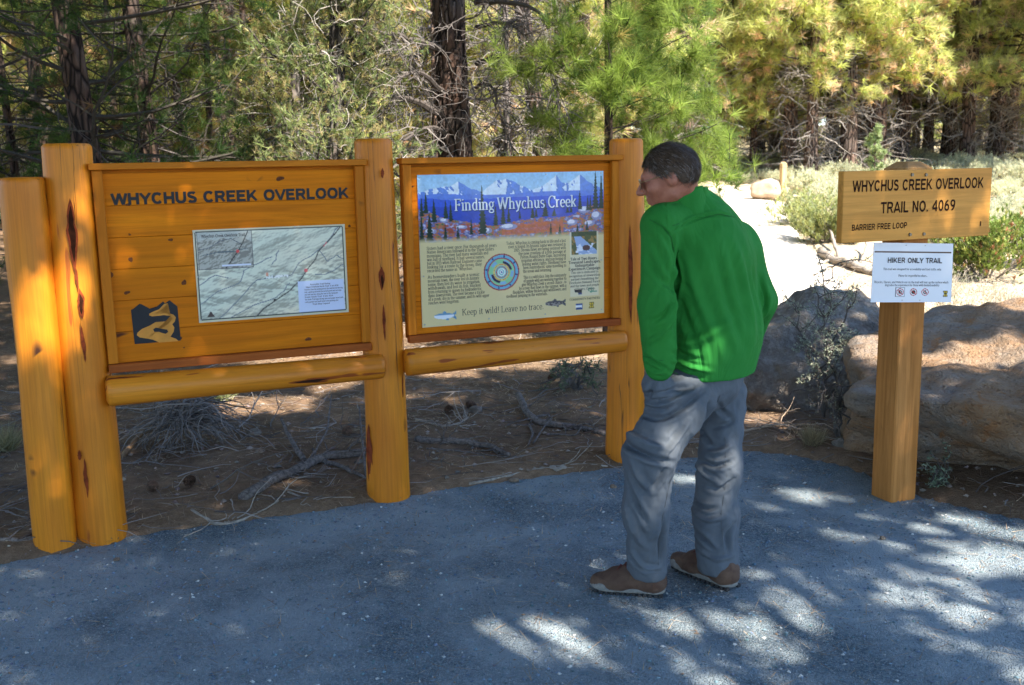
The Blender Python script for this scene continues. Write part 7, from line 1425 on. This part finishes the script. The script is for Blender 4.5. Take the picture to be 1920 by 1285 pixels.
for s_ in (1, -1):
    A = Acc(); pts = [hp(.104, .034*s_+.0235*math.cos(q), -.004+.0185*math.sin(q)) for q in np.linspace(0, 2*math.pi, 25)[:-1]]; pts2 = [p_-hf*.0012 for p_ in pts]; A.add(np.array(pts+pts2)-man_loc, [(0, i, i+1) for i in range(1, 23)]+[(24, 25+i, 24+i) for i in range(1, 23)], [(i, (i+1) % 24, 24+(i+1) % 24, 24+i) for i in range(24)])
    M_LENS = bpy.data.materials.get('spectacle_lens') or mat_plain('spectacle_lens', (.35, .30, .24), .05, .6, **{'Transmission Weight': .85}); link('lens', A, M_LENS, gl)

# boots --------------------------------------------------------------------
t = NT('brown_boot_leather'); P = t.co.outputs['Object']; n1 = t.noise(P, 16, 4, .6, .6); n2 = t.noise(P, 160, 3); M_BOOT = t.done(t.mix(t.ramp(n1, [(.35, 0), (.65, 1)]), (.085, .045, .03), (.135, .08, .052)), .8, t.bump(n2, .5, .002), spec=.2)
M_SOLE = mat_plain('grey_boot_sole', (.21, .195, .17), .85, .2, .25, 60, .002); M_TREAD = mat_plain('dark_boot_tread', (.045, .042, .04), .9, .2); M_LACE = mat_plain('dark_red_lace', (.13, .03, .025), .8, .2)
def boot(heel, toe, name_lab, tilt=0.0):
    heel = V3(heel); toe = V3(toe); heel[2] = toe[2] = 0; fx = nrm(toe-heel); fy = V3([-fx[1], fx[0], 0]); L = np.linalg.norm(toe-heel); B_ = np.stack([fx, fy, up], 1)
    def w2(q): q = np.asarray(q, float); return heel+q@B_.T+V3([0, 0, .006])
    h3 = .0042; lo3 = V3([-.03, -.075, -.005]); hi3 = V3([L+.03, .075, .165]); _, GQ = sgrid(lo3, hi3, h3)
    fo = sd_cone(GQ, (.045, 0, .055), (.045, 0, .045), .042, .042); fo = smin(fo, sd_cone(GQ, (.05, 0, .05), (L*.62, .004, .045), .043, .044), .03); fo = smin(fo, sd_cone(GQ, (L*.62, .004, .040), (L-.040, .006, .036), .046, .036, (0, 0, 1), .85), .03); fo = smin(fo, sd_cone(GQ, (.055, 0, .06), (.075, 0, .125), .046, .044), .03); fo = smin(fo, sd_cone(GQ, (.09, 0, .095), (L*.62, 0, .065), .032, .026), .03)
    fo = np.maximum(fo, .018-GQ[..., 2]); fo = np.maximum(fo, GQ[..., 2]-.150); Vv, Qq = surf_nets(fo, lo3, h3); Vv = relax(Vv, Qq, 2, .5); Nn = vnormals(Vv, Qq)
    ov = np.sin(Vv[:, 0]*95+Vv[:, 2]*70)*.0016*(Vv[:, 2] > .035)+np.where((Vv[:, 2] < .052+.01*np.sin(Vv[:, 0]*30)) & (Vv[:, 0] > L*.7), .0028, 0)+np.where((Vv[:, 0] < .045) & (Vv[:, 2] < .08), .0025, 0); Vv = Vv+Nn*ov[:, None]
    b = link('boot', np_mesh('boot', local(w2(Vv)), Qq, smooth=True), M_BOOT, man, name_lab)
    fs = sd_cone(GQ, (.040, 0, .018), (L*.5, 0, .018), .043, .040); fs = smin(fs, sd_cone(GQ, (L*.5, 0, .018), (L-.048, .006, .018), .041, .047), .02); zc = GQ[..., 2]
    rise_ = .020*sstep(L*.72, L*1.02, GQ[..., 0]); fs = np.maximum(fs, np.maximum(.010+rise_*.7-zc, zc-.040-rise_*.9-.010*sstep(.10, .02, GQ[..., 0]))); Vs_, Qs_ = surf_nets(fs, lo3, h3); Vs_ = relax(Vs_, Qs_, 2, .45); link('sole', np_mesh('sole', local(w2(Vs_)), Qs_, smooth=True), M_SOLE, b)
    A = Acc()
    for s_ in (-1, 1):
        for k in range(13):
            x = .012+k*(L-.03)/12.5; wdt = .036+.008*sstep(L*.4, L*.75, V3(x))-.03*sstep(L*.86, L*1.0, V3(x)); zz = .012*sstep(L*.75, L*1.0, V3(x)); A.box(x-.007, x+.006, s_*(wdt-.004)-.009, s_*(wdt-.004)+.009, zz-.005, zz+.010, bev=.002)
    for k in range(len(A.V)): A.V[k] = local(w2(A.V[k]))
    o_ = link('tread', A, M_TREAD, b); o_['kind'] = 'stuff'
    A = Acc()
    for k in range(6):
        x = L*.66-k*.020; z = .088+k*.0105; s_ = 1 if k % 2 else -1; A.tube([w2((x-.004*s_, -.025, z-.008)), w2((x, -.01, z+.003)), w2((x+.002, .01, z+.003)), w2((x+.010*s_, .025, z-.008))], .0021, 5); A.tube([w2((x-.012, .026, z-.006)), w2((x-.004, .0, z+.006)), w2((x+.004, -.026, z-.008))], .0021, 5)
    for s_ in (-1, 1): A.tube([w2((L*.66-.12, 0, .138)), w2((L*.66-.10, s_*.02, .142)), w2((L*.66-.085, s_*.035, .125)), w2((L*.66-.10, s_*.018, .130))], .002, 5)
    for k in range(len(A.V)): A.V[k] = local(A.V[k])
    link('lace', A, M_LACE, b)
boot(G(1247, 1117), G(1106, 1106), 'near brown hiking boot pointing left'); boot(G(1378, 1108), G(1263, 1062), 'far brown hiking boot pointing away to the left')
